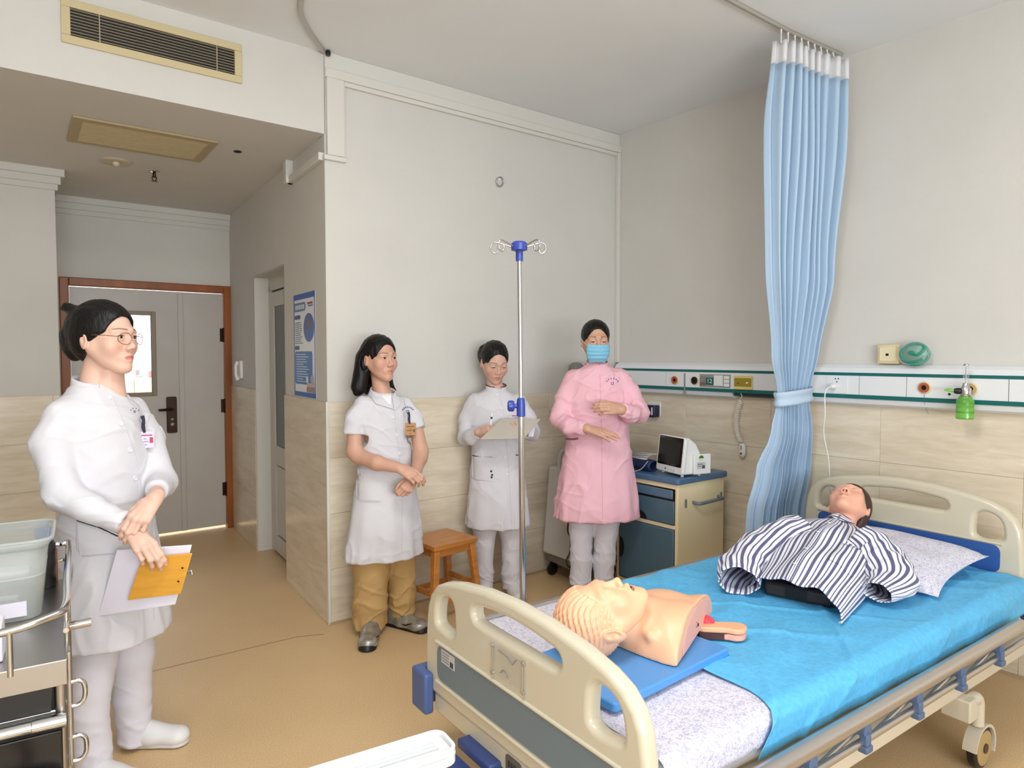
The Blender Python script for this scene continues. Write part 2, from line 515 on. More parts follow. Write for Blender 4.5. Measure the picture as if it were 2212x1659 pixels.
# ------------------------------------------------------------------ double door
d1 = empty('door_1', (DX0, YD, 0)); tag(d1, kind='structure')
mb = MB().box((DX0-0.06, YD-0.02, 0), (DX0, YD+0.06, DZ+0.06)).box((DX1, YD-0.02, 0), (DX1+0.06, YD+0.06, DZ+0.06)).box((DX0, YD-0.02, DZ), (DX1, YD+0.06, DZ+0.06))
mb.build('door_frame', M['wood'], d1, bevel=0.006, world=True)
SX = 1.288
WX0, WX1, WZ0, WZ1 = 0.70, 1.075, 1.16, 1.765       # vision panel
leaf = MB()
for lo, hi in (((DX0+0.006, 0.025), (WX0, DZ-0.006)), ((WX1, 0.025), (SX-0.002, DZ-0.006)), ((WX0, 0.025), (WX1, WZ0)), ((WX0, WZ1), (WX1, DZ-0.006))):
    leaf.box((lo[0], YD+0.012, lo[1]), (hi[0], YD+0.05, hi[1]))
lf = leaf.build('door_leaf', M['steel_door'], d1, world=True)
wfm = MB()
for lo, hi in (((WX0-0.03, WZ0-0.03), (WX0, WZ1+0.03)), ((WX1, WZ0-0.03), (WX1+0.03, WZ1+0.03)), ((WX0, WZ0-0.03), (WX1, WZ0)), ((WX0, WZ1), (WX1, WZ1+0.03))):
    wfm.box((lo[0], YD+0.002, lo[1]), (hi[0], YD+0.056, hi[1]))
wfm.build('vision_frame', mat('greige_frame', srgb(150, 136, 118), 0.5), lf, bevel=0.003)
M['glass'] = mat('clear_glass', (1, 1, 1, 1), 0.02, trans=1.0, alpha=0.25)
MB().box((WX0, YD+0.028, WZ0), (WX1, YD+0.033, WZ1)).build('pane', M['glass'], lf)
lf2 = MB().box((SX+0.002, YD+0.012, 0.025), (DX1-0.006, YD+0.05, DZ-0.006)).build('door_leaf', M['steel_door'], d1, world=True)
MB().box((SX-0.022, YD+0.001, 0.025), (SX+0.016, YD+0.012, DZ-0.01)).build('astragal', M['steel_door'], lf2, bevel=0.003)
hp = MB().prism(rounded(0.075, 0.29, 0.012, 4, 1.206, 0.975), YD-0.008, YD+0.012, 'y').build('handle_plate', M['bronze'], lf, bevel=0.003)
MB().tube([(1.205, YD-0.005, 1.022), (1.205, YD-0.05, 1.022), (1.19, YD-0.06, 1.022), (1.10, YD-0.062, 1.02)], [0.011, 0.011, 0.012, 0.009]).build('lever', M['bronze'], hp, smooth=60)
MB().disc((1.206, YD-0.008, 0.90), 0.013, (0, -1, 0), 0.006).disc((1.206, YD-0.008, 0.94), 0.009, (0, -1, 0), 0.006).build('keyhole', M['chrome'], hp, smooth=60)
for z in (0.33, 1.03, 1.62):
    MB().lathe([(0.008, -0.06), (0.008, 0.06)], 10, Matrix.Translation((DX1-0.002, YD+0.0, z))).box((DX1-0.03, YD+0.006, z-0.055), (DX1-0.006, YD+0.012, z+0.055)).build('hinge', M['bronze'], d1, world=True)
# corridor seen through the pane
cw = mat('corridor_white', srgb(236, 236, 234), 0.7)
struct('wall_corridor', MB().box((-0.6, YD+2.4, 0), (3.0, YD+2.5, 2.7)), cw)
struct('floor_corridor', MB().box((-0.6, YD+0.3, -0.1), (3.0, YD+2.5, 0.0)), M['floor'])
area_light('corridor_lamp_light', (1.1, YD+1.3, 2.6), (1.1, YD+1.3, 0), 1.2, 0.6, 90.0, (1, 0.98, 0.95))
cb = empty('corridor_cabinet', (1.25, YD+2.1, 0)); tag(cb, 'pale cream corridor cabinet seen through the door pane', 'cabinet')
for k in range(4):
    MB().box((-0.6+0.3*k, -0.2, 0.0), (-0.6+0.3*k+0.29, 0.28, 1.22)).build('cabinet_door', mat('cream_cabinet_%d' % k, srgb(226, 214, 186), 0.5), cb, bevel=0.006)
bx = MB().box((0, 0, 0), (0.16, 0.1, 0.09)).build('box', mat('grey_blue_box', srgb(120, 134, 140), 0.5), None, bevel=0.004); bx.location = (1.18, YD+2.0, 1.2205)
bx.name = 'storage_box'; tag(bx, 'grey blue box on the corridor cabinet behind the pane', 'box')
bx = MB().box((0, 0, 0), (0.08, 0.08, 0.07)).build('pot', mat('red_pot', srgb(190, 60, 66), 0.5), None, bevel=0.01); bx.location = (1.4, YD+2.0, 1.2205)
bx.name = 'red_box'; tag(bx, 'small red box on the corridor cabinet behind the pane', 'box')

# ------------------------------------------------------------------ washroom door in the passage wall
d2 = empty('door_2', (cx_at(4.7), 4.7, 0), -math.atan(KC)); tag(d2, kind='structure')
def WD(lo, hi, mbb=None): return (mbb or MB()).box(lo, hi)
yo0, yo1 = (OY0-4.7)*_cl, (OY1-4.7)*_cl
MB().box((0.0, yo0-0.01, 0), (0.14, yo0, OZ)).box((0.0, yo1, 0), (0.14, yo1+0.01, OZ)).box((0.0, yo0, OZ-0.004), (0.14, yo1, OZ+0.006)).build('reveal', M['white_wall'], d2)
upv = mat('door_frame_upvc', srgb(204, 200, 192), 0.4)
MB().box((0.10, yo0, 0), (0.15, yo0+0.03, 1.95)).box((0.10, yo1-0.045, 0), (0.15, yo1, 1.95)).box((0.10, yo0, 1.92), (0.15, yo1, OZ)).build('door_frame', upv, d2, bevel=0.003)
MB().box((0.118, yo0+0.03, 0.0), (0.125, yo1-0.045, 1.925)).build('gap_backing', M['dark'], d2)  # near-black sheet behind the whole leaf, showing in its gaps
dl = MB().box((0.095, yo0+0.04, 0.02), (0.118, yo0+0.15, 1.905)).box((0.095, yo1-0.16, 0.02), (0.118, yo1-0.06, 1.905)).box((0.095, yo0+0.15, 1.80), (0.118, yo1-0.16, 1.905)).box((0.095, yo0+0.15, 0.66), (0.118, yo1-0.16, 0.80)).box((0.095, yo0+0.15, 0.02), (0.118, yo1-0.16, 0.14)).build('door_leaf', upv, d2, bevel=0.003)
gg = mat('dark_green_glass', srgb(34, 44, 34), 0.12)
MB().box((0.104, yo0+0.15, 0.80), (0.112, yo1-0.16, 1.80)).build('pane', gg, dl)
MB().box((0.104, yo0+0.16, 0.15), (0.110, yo1-0.17, 0.65)).build('lower_panel', upv, dl)

# ------------------------------------------------------------------ passage ceiling fittings
def bar_grille(name, label, origin, ux, uz, nrm, w, h, frame, nslat, vert, mframe, mslat, sh_=0.13, tilt=0.0):
    """air grille: frame, dark box behind, separate slats, uprights"""
    t = empty(name, origin); tag(t, label, 'air grille')
    U, Z, Nn = Vector(ux), Vector(uz), Vector(nrm)
    Mx = Matrix(((U.x, Nn.x, Z.x, 0), (U.y, Nn.y, Z.y, 0), (U.z, Nn.z, Z.z, 0), (0, 0, 0, 1)))
    f = MB().box((0, 0, 0), (w, 0.012, frame), Mx).box((0, 0, h-frame), (w, 0.012, h), Mx).box((0, 0, frame), (frame, 0.012, h-frame), Mx).box((w-frame, 0, frame), (w, 0.012, h-frame), Mx)
    f.build('frame', mframe, t, bevel=0.003)
    MB().box((frame, 0.0, frame), (w-frame, 0.002, h-frame), Mx).build('duct', M['dark'], t)
    ih = h-2*frame
    for k in range(nslat):
        z = frame + ih*(k+0.5)/nslat
        Ms = Mx @ Matrix.Translation((0, 0.006, z)) @ Matrix.Rotation(tilt, 4, 'X')
        MB().box((frame, -0.004, -ih/nslat*sh_), (w-frame, 0.004, ih/nslat*sh_), Ms).build('slat', mslat, t)
    for x in vert:
        MB().box((x-0.002, 0.002, frame), (x+0.002, 0.011, h-frame), Mx).build('upright', mslat, t)
    return t
slat_m = mat('grille_slat', srgb(168, 156, 132), 0.5)
bar_grille('air_supply_grille', 'long cream framed air grille with dark slots on the bulkhead face', (0.305, YA, 2.765), (1, 0, 0), (0, 0, 1), (0, -1, 0), 0.735, 0.185, 0.034, 9, (0.14, 0.62), M['cream_grille'], slat_m, sh_=0.07)
bar_grille('air_return_grille', 'cream slatted return air grille in the lowered passage ceiling', (0.385, 3.95, ZS), (1, 0, 0), (0.03, 1, 0), (0, 0, -1), 0.67, 0.46, 0.045, 14, (), mat('return_frame', srgb(176, 158, 122), 0.55), mat('return_slat', srgb(206, 188, 148), 0.55), sh_=0.36)
dl_ = empty('downlight', (0.675, 4.73, ZS)); tag(dl_, 'round recessed downlight in the passage ceiling', 'downlight')
MB().lathe([(0.052, 0.0), (0.085, 0.0), (0.085, -0.006), (0.075, -0.012), (0.056, -0.008)], 28).build('trim_ring', mat('pale_ring', srgb(196, 184, 158), 0.4), dl_, smooth=50)
MB().lathe([(0.056, -0.002), (0.05, -0.0035), (0.02, -0.005)], 24).build('reflector', mat('dull_reflector', srgb(120, 112, 98), 0.3, 0.9), dl_, smooth=50)
MB().lathe([(0.018, -0.004), (0.02, -0.02), (0.008, -0.03)], 16).build('bulb', mat('frosted_bulb', srgb(226, 214, 190), 0.3), dl_, smooth=50)
sp = empty('fire_sprinkler', (0.90, 4.84, ZS)); tag(sp, 'small dark fire sprinkler hanging from the passage ceiling', 'sprinkler')
MB().lathe([(0.032, 0), (0.032, -0.006), (0.012, -0.014)], 18).build('escutcheon', M['chrome'], sp, smooth=40)
MB().lathe([(0.010, -0.01), (0.010, -0.035), (0.006, -0.04)], 12).build('body', M['bronze'], sp, smooth=40)
for s in (-1, 1):
    MB().tube([(s*0.009, 0, -0.03), (s*0.013, 0, -0.045), (s*0.005, 0, -0.06)], 0.003, 8).build('frame_arm', M['bronze'], sp, smooth=60)
MB().lathe([(0.018, -0.06), (0.018, -0.063)], 14).build('deflector', M['bronze'], sp)
hl = MB().lathe([(0.014, 0.0), (0.022, 0.0), (0.022, -0.004), (0.014, -0.006), (0.012, -0.001)], 18).build('ceiling_hole_ring', M['dark'], None, smooth=40)
hl.location = (1.19, 4.08, ZS); tag(hl, 'small black round hole ring in the passage ceiling', 'ring')

# curtain rails on the ceiling
def rail(pts, label):
    o = MB().tube(pts, 0.012, 8, flat=((0, 0, 1), 0.8)).build('curtain_rail', mat('rail_alu', srgb(190, 184, 174), 0.35, 0.6), None, smooth=60)
    return tag(o, label, 'curtain rail', 'ceiling curtain rails')
rail(spline([(1.445, 3.45, ZC-0.012), (1.30, 3.28, ZC-0.012), (1.19, 3.10, ZC-0.012), (1.14, 2.85, ZC-0.012), (1.12, 2.2, ZC-0.012), (1.12, 1.2, ZC-0.012)], 8), 'curved thin curtain rail on the ceiling above the bulkhead corner')
ec = MB().lathe([(0.012, -0.012), (0.014, 0.0), (0.012, 0.012)], 10).build('rail_end_cap', M['black_plastic'], None, smooth=40)
ec.location = (1.467, 3.445, ZC-0.016); tag(ec, 'small black end stop at the curved rail end', 'end cap')
rail([(1.16, 1.858, ZC-0.012), (3.15, 1.858, ZC-0.012), (3.60, 1.83, ZC-0.012)], 'straight curtain rail on the ceiling leading to the blue curtain')

# ring hook on the wall
rh = empty('wall_hook', (2.595, YA, 2.546)); tag(rh, 'small metal ring hook high on the plain wall', 'hook')
MB().disc((0, 0, 0.012), 0.016, (0, -1, 0), 0.005).build('base_plate', M['white_plastic'], rh, smooth=40)
MB().tube([(0.026*math.cos(R(a)), -0.014-0.004*math.sin(R(a)), -0.012+0.028*math.sin(R(a))) for a in range(0, 360, 20)], 0.0045, 8, closed=True).build('ring', M['alu'], rh, smooth=60)

# telephone-like intercom by the door
ic = empty('wall_intercom', (cx_at(5.58), 5.58, 1.34), -math.atan(KC)); tag(ic, 'white wall intercom handset beside the door frame', 'intercom')
MB().box((-0.025, -0.045, -0.07), (0, 0.045, 0.07)).build('body', M['white_plastic'], ic, bevel=0.008)
MB().tube([(-0.035, -0.012, 0.06), (-0.05, -0.012, 0.03), (-0.05, -0.012, -0.04), (-0.035, -0.012, -0.08)], [0.016, 0.012, 0.012, 0.017], 10).build('handset', M['white_plastic'], ic, smooth=60)

# ------------------------------------------------------------------ poster on the passage wall
po = empty('health_poster', (cx_at(3.885), 3.885, 1.51), -math.atan(KC)); tag(po, 'blue and white health education poster on the passage wall', 'poster')
PW, PH = 0.425, 0.60            # local: +y = away from the room (left in view), x = -thickness towards the passage
def pm(name, y0, z0, y1, z1, col, layer, r=0.0, parent=None, rough=0.45):
    m_ = mat('print_'+name, col, rough) if not isinstance(col, bpy.types.Material) else col
    x = -0.0012-0.0006*layer
    w, h = abs(y1-y0), abs(z1-z0)
    b_ = MB()
    if r: b_.prism(rounded(w, h, min(r, w/2-1e-4, h/2-1e-4), 5, (y0+y1)/2, (z0+z1)/2), x, x+0.0005, 'x')
    else: b_.box((x, min(y0, y1), min(z0, z1)), (x+0.0005, max(y0, y1), max(z0, z1)))
    return b_.build(name, m_, parent or po)
# reading direction: left of poster is +y
def PX(u): return PW/2 - u*PW
def PZ(v): return PH/2 - v*PH
MB().box((-0.0012, -PW/2, -PH/2), (0, PW/2, PH/2)).build('sheet', mat('poster_paper', srgb(226, 228, 234), 0.4), po)
bl = srgb(42, 92, 178)
pm('border', PX(0), PZ(0), PX(1), PZ(0.055), bl, 1); pm('border', PX(0), PZ(0.955), PX(1), PZ(1), bl, 1)
pm('border', PX(0), PZ(0), PX(0.035), PZ(1), bl, 1); pm('border', PX(0.965), PZ(0), PX(1), PZ(1), bl, 1)
hd = pm('heading_banner', PX(-0.0), PZ(0.085), PX(0.58), PZ(0.17), srgb(78, 120, 160), 2, 0.03)
pm('logo_print', PX(0.66), PZ(0.095), PX(0.9), PZ(0.115), srgb(150, 70, 70), 2); pm('logo_print', PX(0.7), PZ(0.125), PX(0.9), PZ(0.135), srgb(90, 90, 110), 2)
for k in range(5): pm('heading_character', PX(0.1+0.09*k), PZ(0.105), PX(0.165+0.09*k), PZ(0.15), srgb(206, 216, 226), 3, 0.004, hd)
pm('subheading', PX(0.05), PZ(0.205), PX(0.33), PZ(0.245), srgb(54, 66, 120), 2, 0.01)
pm('subheading', PX(0.05), PZ(0.505), PX(0.27), PZ(0.545), srgb(44, 54, 90), 2, 0.01)
ov = MB(); ov.prism([(PX(0.72)+0.112*math.cos(t)*PW/0.425*0.9, PZ(0.335)+0.082*math.sin(t)) for t in [2*math.pi*k/28 for k in range(28)]], -0.0026, -0.002, 'x')
ovo = ov.build('picture_oval', mat('oval_blue', srgb(52, 96, 168), 0.45, noise=0.3, nscale=14), po)
MB().prism([(PX(0.72)+0.05*math.cos(t), PZ(0.30)+0.02*math.sin(3*t)+0.03*math.sin(t)) for t in [2*math.pi*k/24 for k in range(24)]], -0.0032, -0.0027, 'x').build('picture_figure', mat('oval_figure', srgb(120, 92, 92), 0.5), ovo)
grey = mat('print_text', srgb(110, 116, 130), 0.5); wht = mat('print_white', srgb(206, 218, 236), 0.5)
random.seed(3)
for k in range(11):
    pm('text_line', PX(0.07), PZ(0.275+0.02*k), PX(0.34+0.1*random.random()), PZ(0.283+0.02*k), grey, 2)
bb = pm('text_box', PX(0.05), PZ(0.56), PX(0.86), PZ(0.88), srgb(38, 108, 178), 2, 0.02)
for k in range(12):
    pm('text_line', PX(0.12), PZ(0.585+0.024*k), PX(0.4+0.36*random.random()), PZ(0.593+0.024*k), wht, 3, 0, bb)
pm('picture_bed', PX(0.62), PZ(0.86), PX(0.93), PZ(0.90), srgb(196, 170, 160), 4); pm('picture_bed', PX(0.78), PZ(0.79), PX(0.92), PZ(0.86), srgb(160, 166, 182), 4, 0.02)
pm('picture_figure', PX(0.58), PZ(0.80), PX(0.68), PZ(0.86), srgb(210, 224, 236), 4, 0.01); pm('picture_base', PX(0.6), PZ(0.9), PX(0.95), PZ(0.95), srgb(150, 120, 116), 4)

# ------------------------------------------------------------------ bed-head supply unit on the right wall
hp_ = empty('bed_head_unit', (XB, 1.2, 1.3)); tag(hp_, 'long white bed head service trunking with two teal stripes', 'bed head unit')
YU0, YU1 = -2.0, 3.44
def U_(name, lo, hi, m_, parent=None, bevel=0.0, **k): return MB().box(lo, hi).build(name, m_, parent or hp_, bevel=bevel, world=(parent is None), **k)
PX_ = 3.60
MB().prism([(XB, 1.40), (3.648, 1.402), (3.618, 1.385), (PX_, 1.36), (PX_+0.002, 1.355), (XB, 1.355)], YU0, YU1, 'y').build('top_cover', M['panel_white'], hp_, world=True)
U_('upper_stripe', (PX_-0.002, YU0, 1.345), (XB, YU1, 1.3605), M['teal'])
MB().prism([(XB, 1.188), (3.64, 1.188), (3.615, 1.2), (3.603, 1.226), (XB, 1.226)], 2.47, YU1, 'y').build('lower_cover', M['panel_white'], hp_, world=True)
MB().prism([(XB, 1.188), (3.64, 1.188), (3.615, 1.2), (3.603, 1.226), (XB, 1.226)], YU0, 1.98, 'y').build('lower_cover', M['panel_white'], hp_, world=True)
U_('open_channel', (3.625, 1.98, 1.205), (XB, 2.47, 1.2255), mat('channel_shade', srgb(52, 74, 72), 0.5))  # shade of the uncovered recess is put into this dark teal colour
U_('lower_stripe', (PX_-0.002, YU0, 1.2255), (XB, YU1, 1.2465), M['teal'])
joints = [YU1, 2.972, 2.09, 1.705, 1.475, 1.05, 0.62, -0.2, -1.1, YU0]
for a, b_ in zip(joints[:-1], joints[1:]):
    U_('face_panel', (PX_, b_+0.0015, 1.2465), (XB, a-0.0015, 1.345), M['panel_white'])
def outlet(y, z, col, label):
    o = MB().lathe([(0.029, 0.0), (0.029, 0.006), (0.026, 0.008)], 28, Matrix.Translation((PX_, y, z)) @ Matrix.Rotation(-math.pi/2, 4, 'Y')).build('gas_outlet', M['cream'], hp_, smooth=40, world=True)
    o['label'] = label
    MB().lathe([(0.024, 0.008), (0.024, 0.012), (0.012, 0.0125), (0.012, 0.006)], 24, Matrix.Translation((PX_, y, z)) @ Matrix.Rotation(-math.pi/2, 4, 'Y')).build('outlet_ring', col, o, smooth=40)
    MB().lathe([(0.0125, 0.006), (0.0125, 0.0085)], 18, Matrix.Translation((PX_, y, z)) @ Matrix.Rotation(-math.pi/2, 4, 'Y')).build('socket_hole', M['dark'], o, smooth=40)
    MB().lathe([(0.005, 0.008), (0.004, 0.014)], 12, Matrix.Translation((PX_, y, z)) @ Matrix.Rotation(-math.pi/2, 4, 'Y')).build('pin', M['bronze'], o, smooth=40)
ora = mat('outlet_orange', srgb(176, 92, 56), 0.45)
outlet(2.894, 1.29, ora, 'orange ringed gas outlet'); outlet(2.736, 1.291, M['black_plastic'], 'black ringed gas outlet')
outlet(1.392, 1.295, ora, 'orange ringed gas outlet'); outlet(1.195, 1.296, mat('outlet_tan', srgb(190, 160, 112), 0.45), 'tan ringed gas outlet')
U_('divider', (PX_-0.004, 2.812, 1.2), (XB, 2.822, 1.335), M['alu'])
bn = U_('bed_card_holder', (PX_-0.004, 2.475, 1.252), (PX_+0.002, 2.70, 1.333), mat('card_grey', srgb(150, 148, 140), 0.45))
gz = U_('bed_number_tile', (PX_-0.007, 2.597, 1.268), (PX_-0.003, 2.650, 1.312), mat('number_green', srgb(18, 96, 86), 0.4), bn)
U_('card', (PX_-0.006, 2.527, 1.263), (PX_-0.003, 2.592, 1.328), M['white_plastic'], bn); 
for k in range(3): U_('card', (PX_-0.006, 2.482, 1.26+0.023*k), (PX_-0.003, 2.520, 1.279+0.023*k), M['white_plastic'], bn)
U_('card_print', (PX_-0.0055, 2.655, 1.262), (PX_-0.0035, 2.695, 1.283), mat('print_rust', srgb(136, 92, 80), 0.5), bn)
for k in range(3): U_('card_print', (PX_-0.0055, 2.655, 1.29+0.012*k), (PX_-0.0035, 2.69, 1.294+0.012*k), grey, bn)
def text_obj(body, size, mat_, Mx, parent, name, extr=0.0004, font_scale_x=1.0):
    cu = bpy.data.curves.new(name, 'FONT'); cu.body = body; cu.size = size; cu.align_x = 'CENTER'; cu.align_y = 'CENTER'; cu.extrude = extr
    tmp = bpy.data.objects.new('tmp_text', cu); COL.objects.link(tmp)
    dg = bpy.context.evaluated_depsgraph_get(); dg.update()
    me = bpy.data.meshes.new_from_object(tmp.evaluated_get(dg))
    bpy.data.objects.remove(tmp); bpy.data.curves.remove(cu)
    me.transform(Mx)
    me.materials.clear()
    return obj(name, me, mat_, parent)
# text facing -X: reading direction is -Y
MXW = Matrix(((0, 0, -1, 0), (-1, 0, 0, 0), (0, 1, 0, 0), (0, 0, 0, 1)))
Mt = Matrix.Translation((PX_-0.0075, 2.6235, 1.290)) @ MXW
text_obj('12', 0.04, M['white_plastic'], Mt, gz, 'bed_number')
cs = MB().prism(rounded(0.123, 0.083, 0.008, 4, 2.383, 1.288), PX_-0.012, PX_, 'x').build('call_socket', mat('ivory_call', srgb(226, 206, 132), 0.4), hp_, bevel=0.003, world=True)
MB().prism(rounded(0.115, 0.05, 0.004, 4, 2.383, 1.29), PX_-0.0145, PX_-0.012, 'x').build('call_plate', mat('olive_gold', srgb(168, 148, 56), 0.35, 0.3), cs)
MB().prism([(2.353+0.008*math.cos(t), 1.288+0.005*math.sin(t)) for t in [2*math.pi*k/16 for k in range(16)]], PX_-0.017, PX_-0.0145, 'x').build('call_light', mat('pale_light', srgb(250, 244, 206), 0.3), cs)
MB().disc((PX_-0.012, 2.415, 1.284), 0.006, (-1, 0, 0), 0.004).build('call_key', mat('olive_dark', srgb(120, 104, 40), 0.4), cs)
# power socket on the unit
so = U_('power_socket', (PX_-0.003, 1.765, 1.25), (PX_+0.002, 1.875, 1.341), M['panel_white'])
for y, z in ((1.829, 1.327), (1.813, 1.327), (1.821, 1.31)):
    MB().disc((PX_-0.003, y, z), 0.0035, (-1, 0, 0), 0.0008, 12).build('socket_hole', M['dark'], so)
for y, z in ((1.285, 1.268), ): MB().disc((PX_-0.0002, y, z), 0.006, (-1, 0, 0), 0.001, 12).build('screw', M['dark'], hp_, world=True)
pl = empty('power_plug', (PX_, 1.835, 1.285)); tag(pl, 'white power plug and cable hanging beside the blue curtain', 'plug')
MB().tube([(-0.004, -0.0, 0.0), (-0.02, 0.0, 0), (-0.035, 0.004, -0.003)], [0.014, 0.015, 0.011], 12).build('plug_body', M['white_plastic'], pl, smooth=50)
MB().tube(spline([(-0.034, 0.004, -0.003), (-0.055, 0.012, -0.012), (-0.06, 0.02, -0.05), (-0.055, 0.02, -0.15), (-0.045, 0.03, -0.25), (-0.04, 0.005, -0.38), (-0.03, 0.0, -0.5), (-0.025, -0.005, -0.62), (-0.02, 0.01, -0.8)], 6), 0.0032, 8).build('cable', M['white_plastic'], pl, smooth=60)
# thin wire below gas outlet
w_ = MB().tube([(3.597, 1.392, 1.262), (3.5965, 1.393, 1.23), (3.63, 1.394, 1.186), (3.655, 1.394, 1.165)], 0.0009, 6).build('hanging_wire', grey, None, smooth=60)
tag(w_, 'thin grey wire hanging below the right orange gas outlet', 'wire')

# wall box beside the mask
wbx = empty('wall_junction_box', (XB, 1.578, 1.457)); tag(wbx, 'cream square wall socket box above the bed head unit', 'socket box')
MB().box((-0.045, -0.052, -0.048), (0, 0.052, 0.048)).build('box', M['cream'], wbx, bevel=0.005)
cf = MB().box((-0.05, -0.04, -0.036), (-0.044, 0.04, 0.036)).build('cover', mat('cream_cover', srgb(232, 220, 182), 0.4), wbx, bevel=0.003)
MB().box((-0.051, -0.007, -0.009), (-0.0495, 0.007, 0.003)).build('jack', M['dark'], cf)

# oxygen mask in a plastic bag
om = empty('oxygen_mask', (3.62, 1.45, 1.402)); tag(om, 'green oxygen mask in clear bag lying on the bed head unit', 'mask')
M['green_soft'] = mat('green_soft_plastic', srgb(36, 168, 140), 0.3, trans=0.35, alpha=0.9)
M['mint'] = mat('mint_clear_plastic', srgb(150, 214, 196), 0.25, trans=0.6, alpha=0.55)
M['clear_film'] = mat('clear_film', srgb(235, 240, 238), 0.15, trans=0.7, alpha=0.28)
def dome(u, v):
    a = 2*math.pi*u; r = 0.048*math.sin(v*math.pi/2*0.98)
    return (-0.034+0.036*(1-math.cos(v*math.pi/2))-0.002, r*1.25*math.cos(a)-0.004, 0.056+r*1.1*math.sin(a))
MB().grid(dome, 28, 8, True).build('mask_dome', M['mint'], om, smooth=180, solid=0.0015)
MB().tube([(0.0, 0.06*math.cos(R(a))-0.004, 0.055+0.052*math.sin(R(a))) for a in range(0, 360, 15)], 0.008, 10, closed=True).build('mask_rim', M['green_soft'], om, smooth=60)
MB().tube(spline([(-0.035, -0.004, 0.06), (-0.042, -0.03, 0.05), (-0.03, -0.055, 0.08), (-0.02, -0.03, 0.105), (-0.025, 0.02, 0.1), (-0.03, 0.05, 0.06), (-0.035, 0.03, 0.02), (-0.04, -0.02, 0.015), (-0.03, -0.05, 0.03)], 6), 0.006, 10).build('tubing', M['green_soft'], om, smooth=60)
MB().lathe([(0.012, 0), (0.01, 0.02)], 16, Matrix.Translation((-0.036, -0.004, 0.06)) @ Matrix.Rotation(-math.pi/2, 4, 'Y')).build('connector', M['green_soft'], om, smooth=40)
def bag(u, v):
    a = 2*math.pi*u; r = math.sin(math.pi*v)**0.6
    return (-0.012-0.05*(v*2-1)*1.0*(0.6), 0.0+0.074*r*math.copysign(abs(math.cos(a))**0.7, math.cos(a)), 0.062+0.06*r*math.copysign(abs(math.sin(a))**0.7, math.sin(a)))
MB().grid(bag, 28, 10, True).build('bag', M['clear_film'], om, smooth=180)

# oxygen humidifier with flow meter
ox = empty('oxygen_humidifier', (3.545, 1.2, 1.16)); tag(ox, 'oxygen humidifier with green bottle plugged into the bed head unit', 'humidifier')
grn = mat('green_clear_plastic', srgb(140, 226, 92), 0.12, trans=0.55, alpha=0.85)
bo = MB().lathe([(0.0, 0.0), (0.032, 0.0), (0.036, 0.004), (0.036, 0.05), (0.0345, 0.054), (0.036, 0.058), (0.036, 0.082), (0.03, 0.092), (0.026, 0.098), (0.026, 0.104)], 28).build('bottle', grn, ox, smooth=40)
for z_ in (0.03, 0.07): MB().lathe([(0.0363, z_), (0.0368, z_+0.001), (0.0363, z_+0.002)], 28).build('level_mark', mat('mark_green', srgb(60, 140, 40), 0.4), bo)
MB().lathe([(0.02, 0.102), (0.022, 0.106), (0.022, 0.14), (0.014, 0.15), (0.012, 0.165)], 24).tube([(0, 0, 0.132), (0.057, -0.004, 0.134)], 0.012, 14).build('valve_body', M['chrome'], ox, smooth=45)
MB().lathe([(0.0125, 0.165), (0.0125, 0.24), (0.011, 0.245)], 20).build('flow_tube', M['clear_film'], ox, smooth=40)
MB().lathe([(0.011, 0.244), (0.011, 0.25), (0.007, 0.252)], 16).lathe([(0.0025, 0.165), (0.0025, 0.24)], 8).build('tube_cap', M['alu'], ox, smooth=40)
MB().tube([(-0.012, 0.016, 0.128), (-0.02, 0.03, 0.128), (-0.022, 0.038, 0.128)], [0.014, 0.014, 0.011], 14).build('knob', M['black_plastic'], ox, smooth=50)
MB().tube([(-0.022, 0.036, 0.128), (-0.03, 0.062, 0.132), (-0.033, 0.075, 0.131)], [0.008, 0.007, 0.003], 12).build('nozzle', grn, ox, smooth=50)

# nurse call handset on a curly cord
nc = empty('nurse_call_handset', (3.64, 2.415, 0.87)); tag(nc, 'white nurse call handset with red button on a curly cord', 'call button')
MB().lathe([(0.004, 0.052), (0.016, 0.046), (0.023, 0.025), (0.024, 0.0), (0.021, -0.022), (0.012, -0.036), (0.002, -0.04)], 20, Matrix.Diagonal((0.55, 1, 1, 1))).build('body', M['white_plastic'], nc, smooth=180)
MB().lathe([(0.0075, -0.014), (0.006, -0.008)], 14, Matrix.Translation((0.0, 0, -0.012)) @ Matrix.Rotation(-math.pi/2, 4, 'Y') @ Matrix.Translation((0, 0, 0.024))).build('button', mat('red_button', srgb(190, 50, 44), 0.4), nc, smooth=40)
MB().box((-0.0135, -0.003, 0.008), (-0.0125, 0.003, 0.036)).build('print', grey, nc)
pth = [(-0.03, 0.0, 0.382), (-0.032, -0.002, 0.36), (-0.02, -0.008, 0.335), (-0.022, 0.004, 0.315)]
n_ = 380
for k in range(n_+1):
    t = k/n_
    cy_ = 0.004 + 0.004*math.sin(t*6) + (0.03*math.sin(math.pi*min(1, t*1.0))); cz_ = 0.31-0.2*math.sin(math.pi*t*0.5)
    if t > 0.55: 
        cz_ = 0.31-0.2*math.sin(math.pi*0.275) - (t-0.55)*0.22; cy_ = 0.033*math.cos((t-0.55)*3.4)
    a = t*27*2*math.pi
    pth.append((-0.016+0.008*math.cos(a), cy_+0.014*math.sin(a), cz_))
pth += [(-0.012, -0.004, 0.09), (-0.004, 0.0, 0.05)]
MB().tube(pth, 0.0030, 6).build('curly_cord', mat('cord_cream', srgb(238, 232, 216), 0.4), nc, smooth=60)

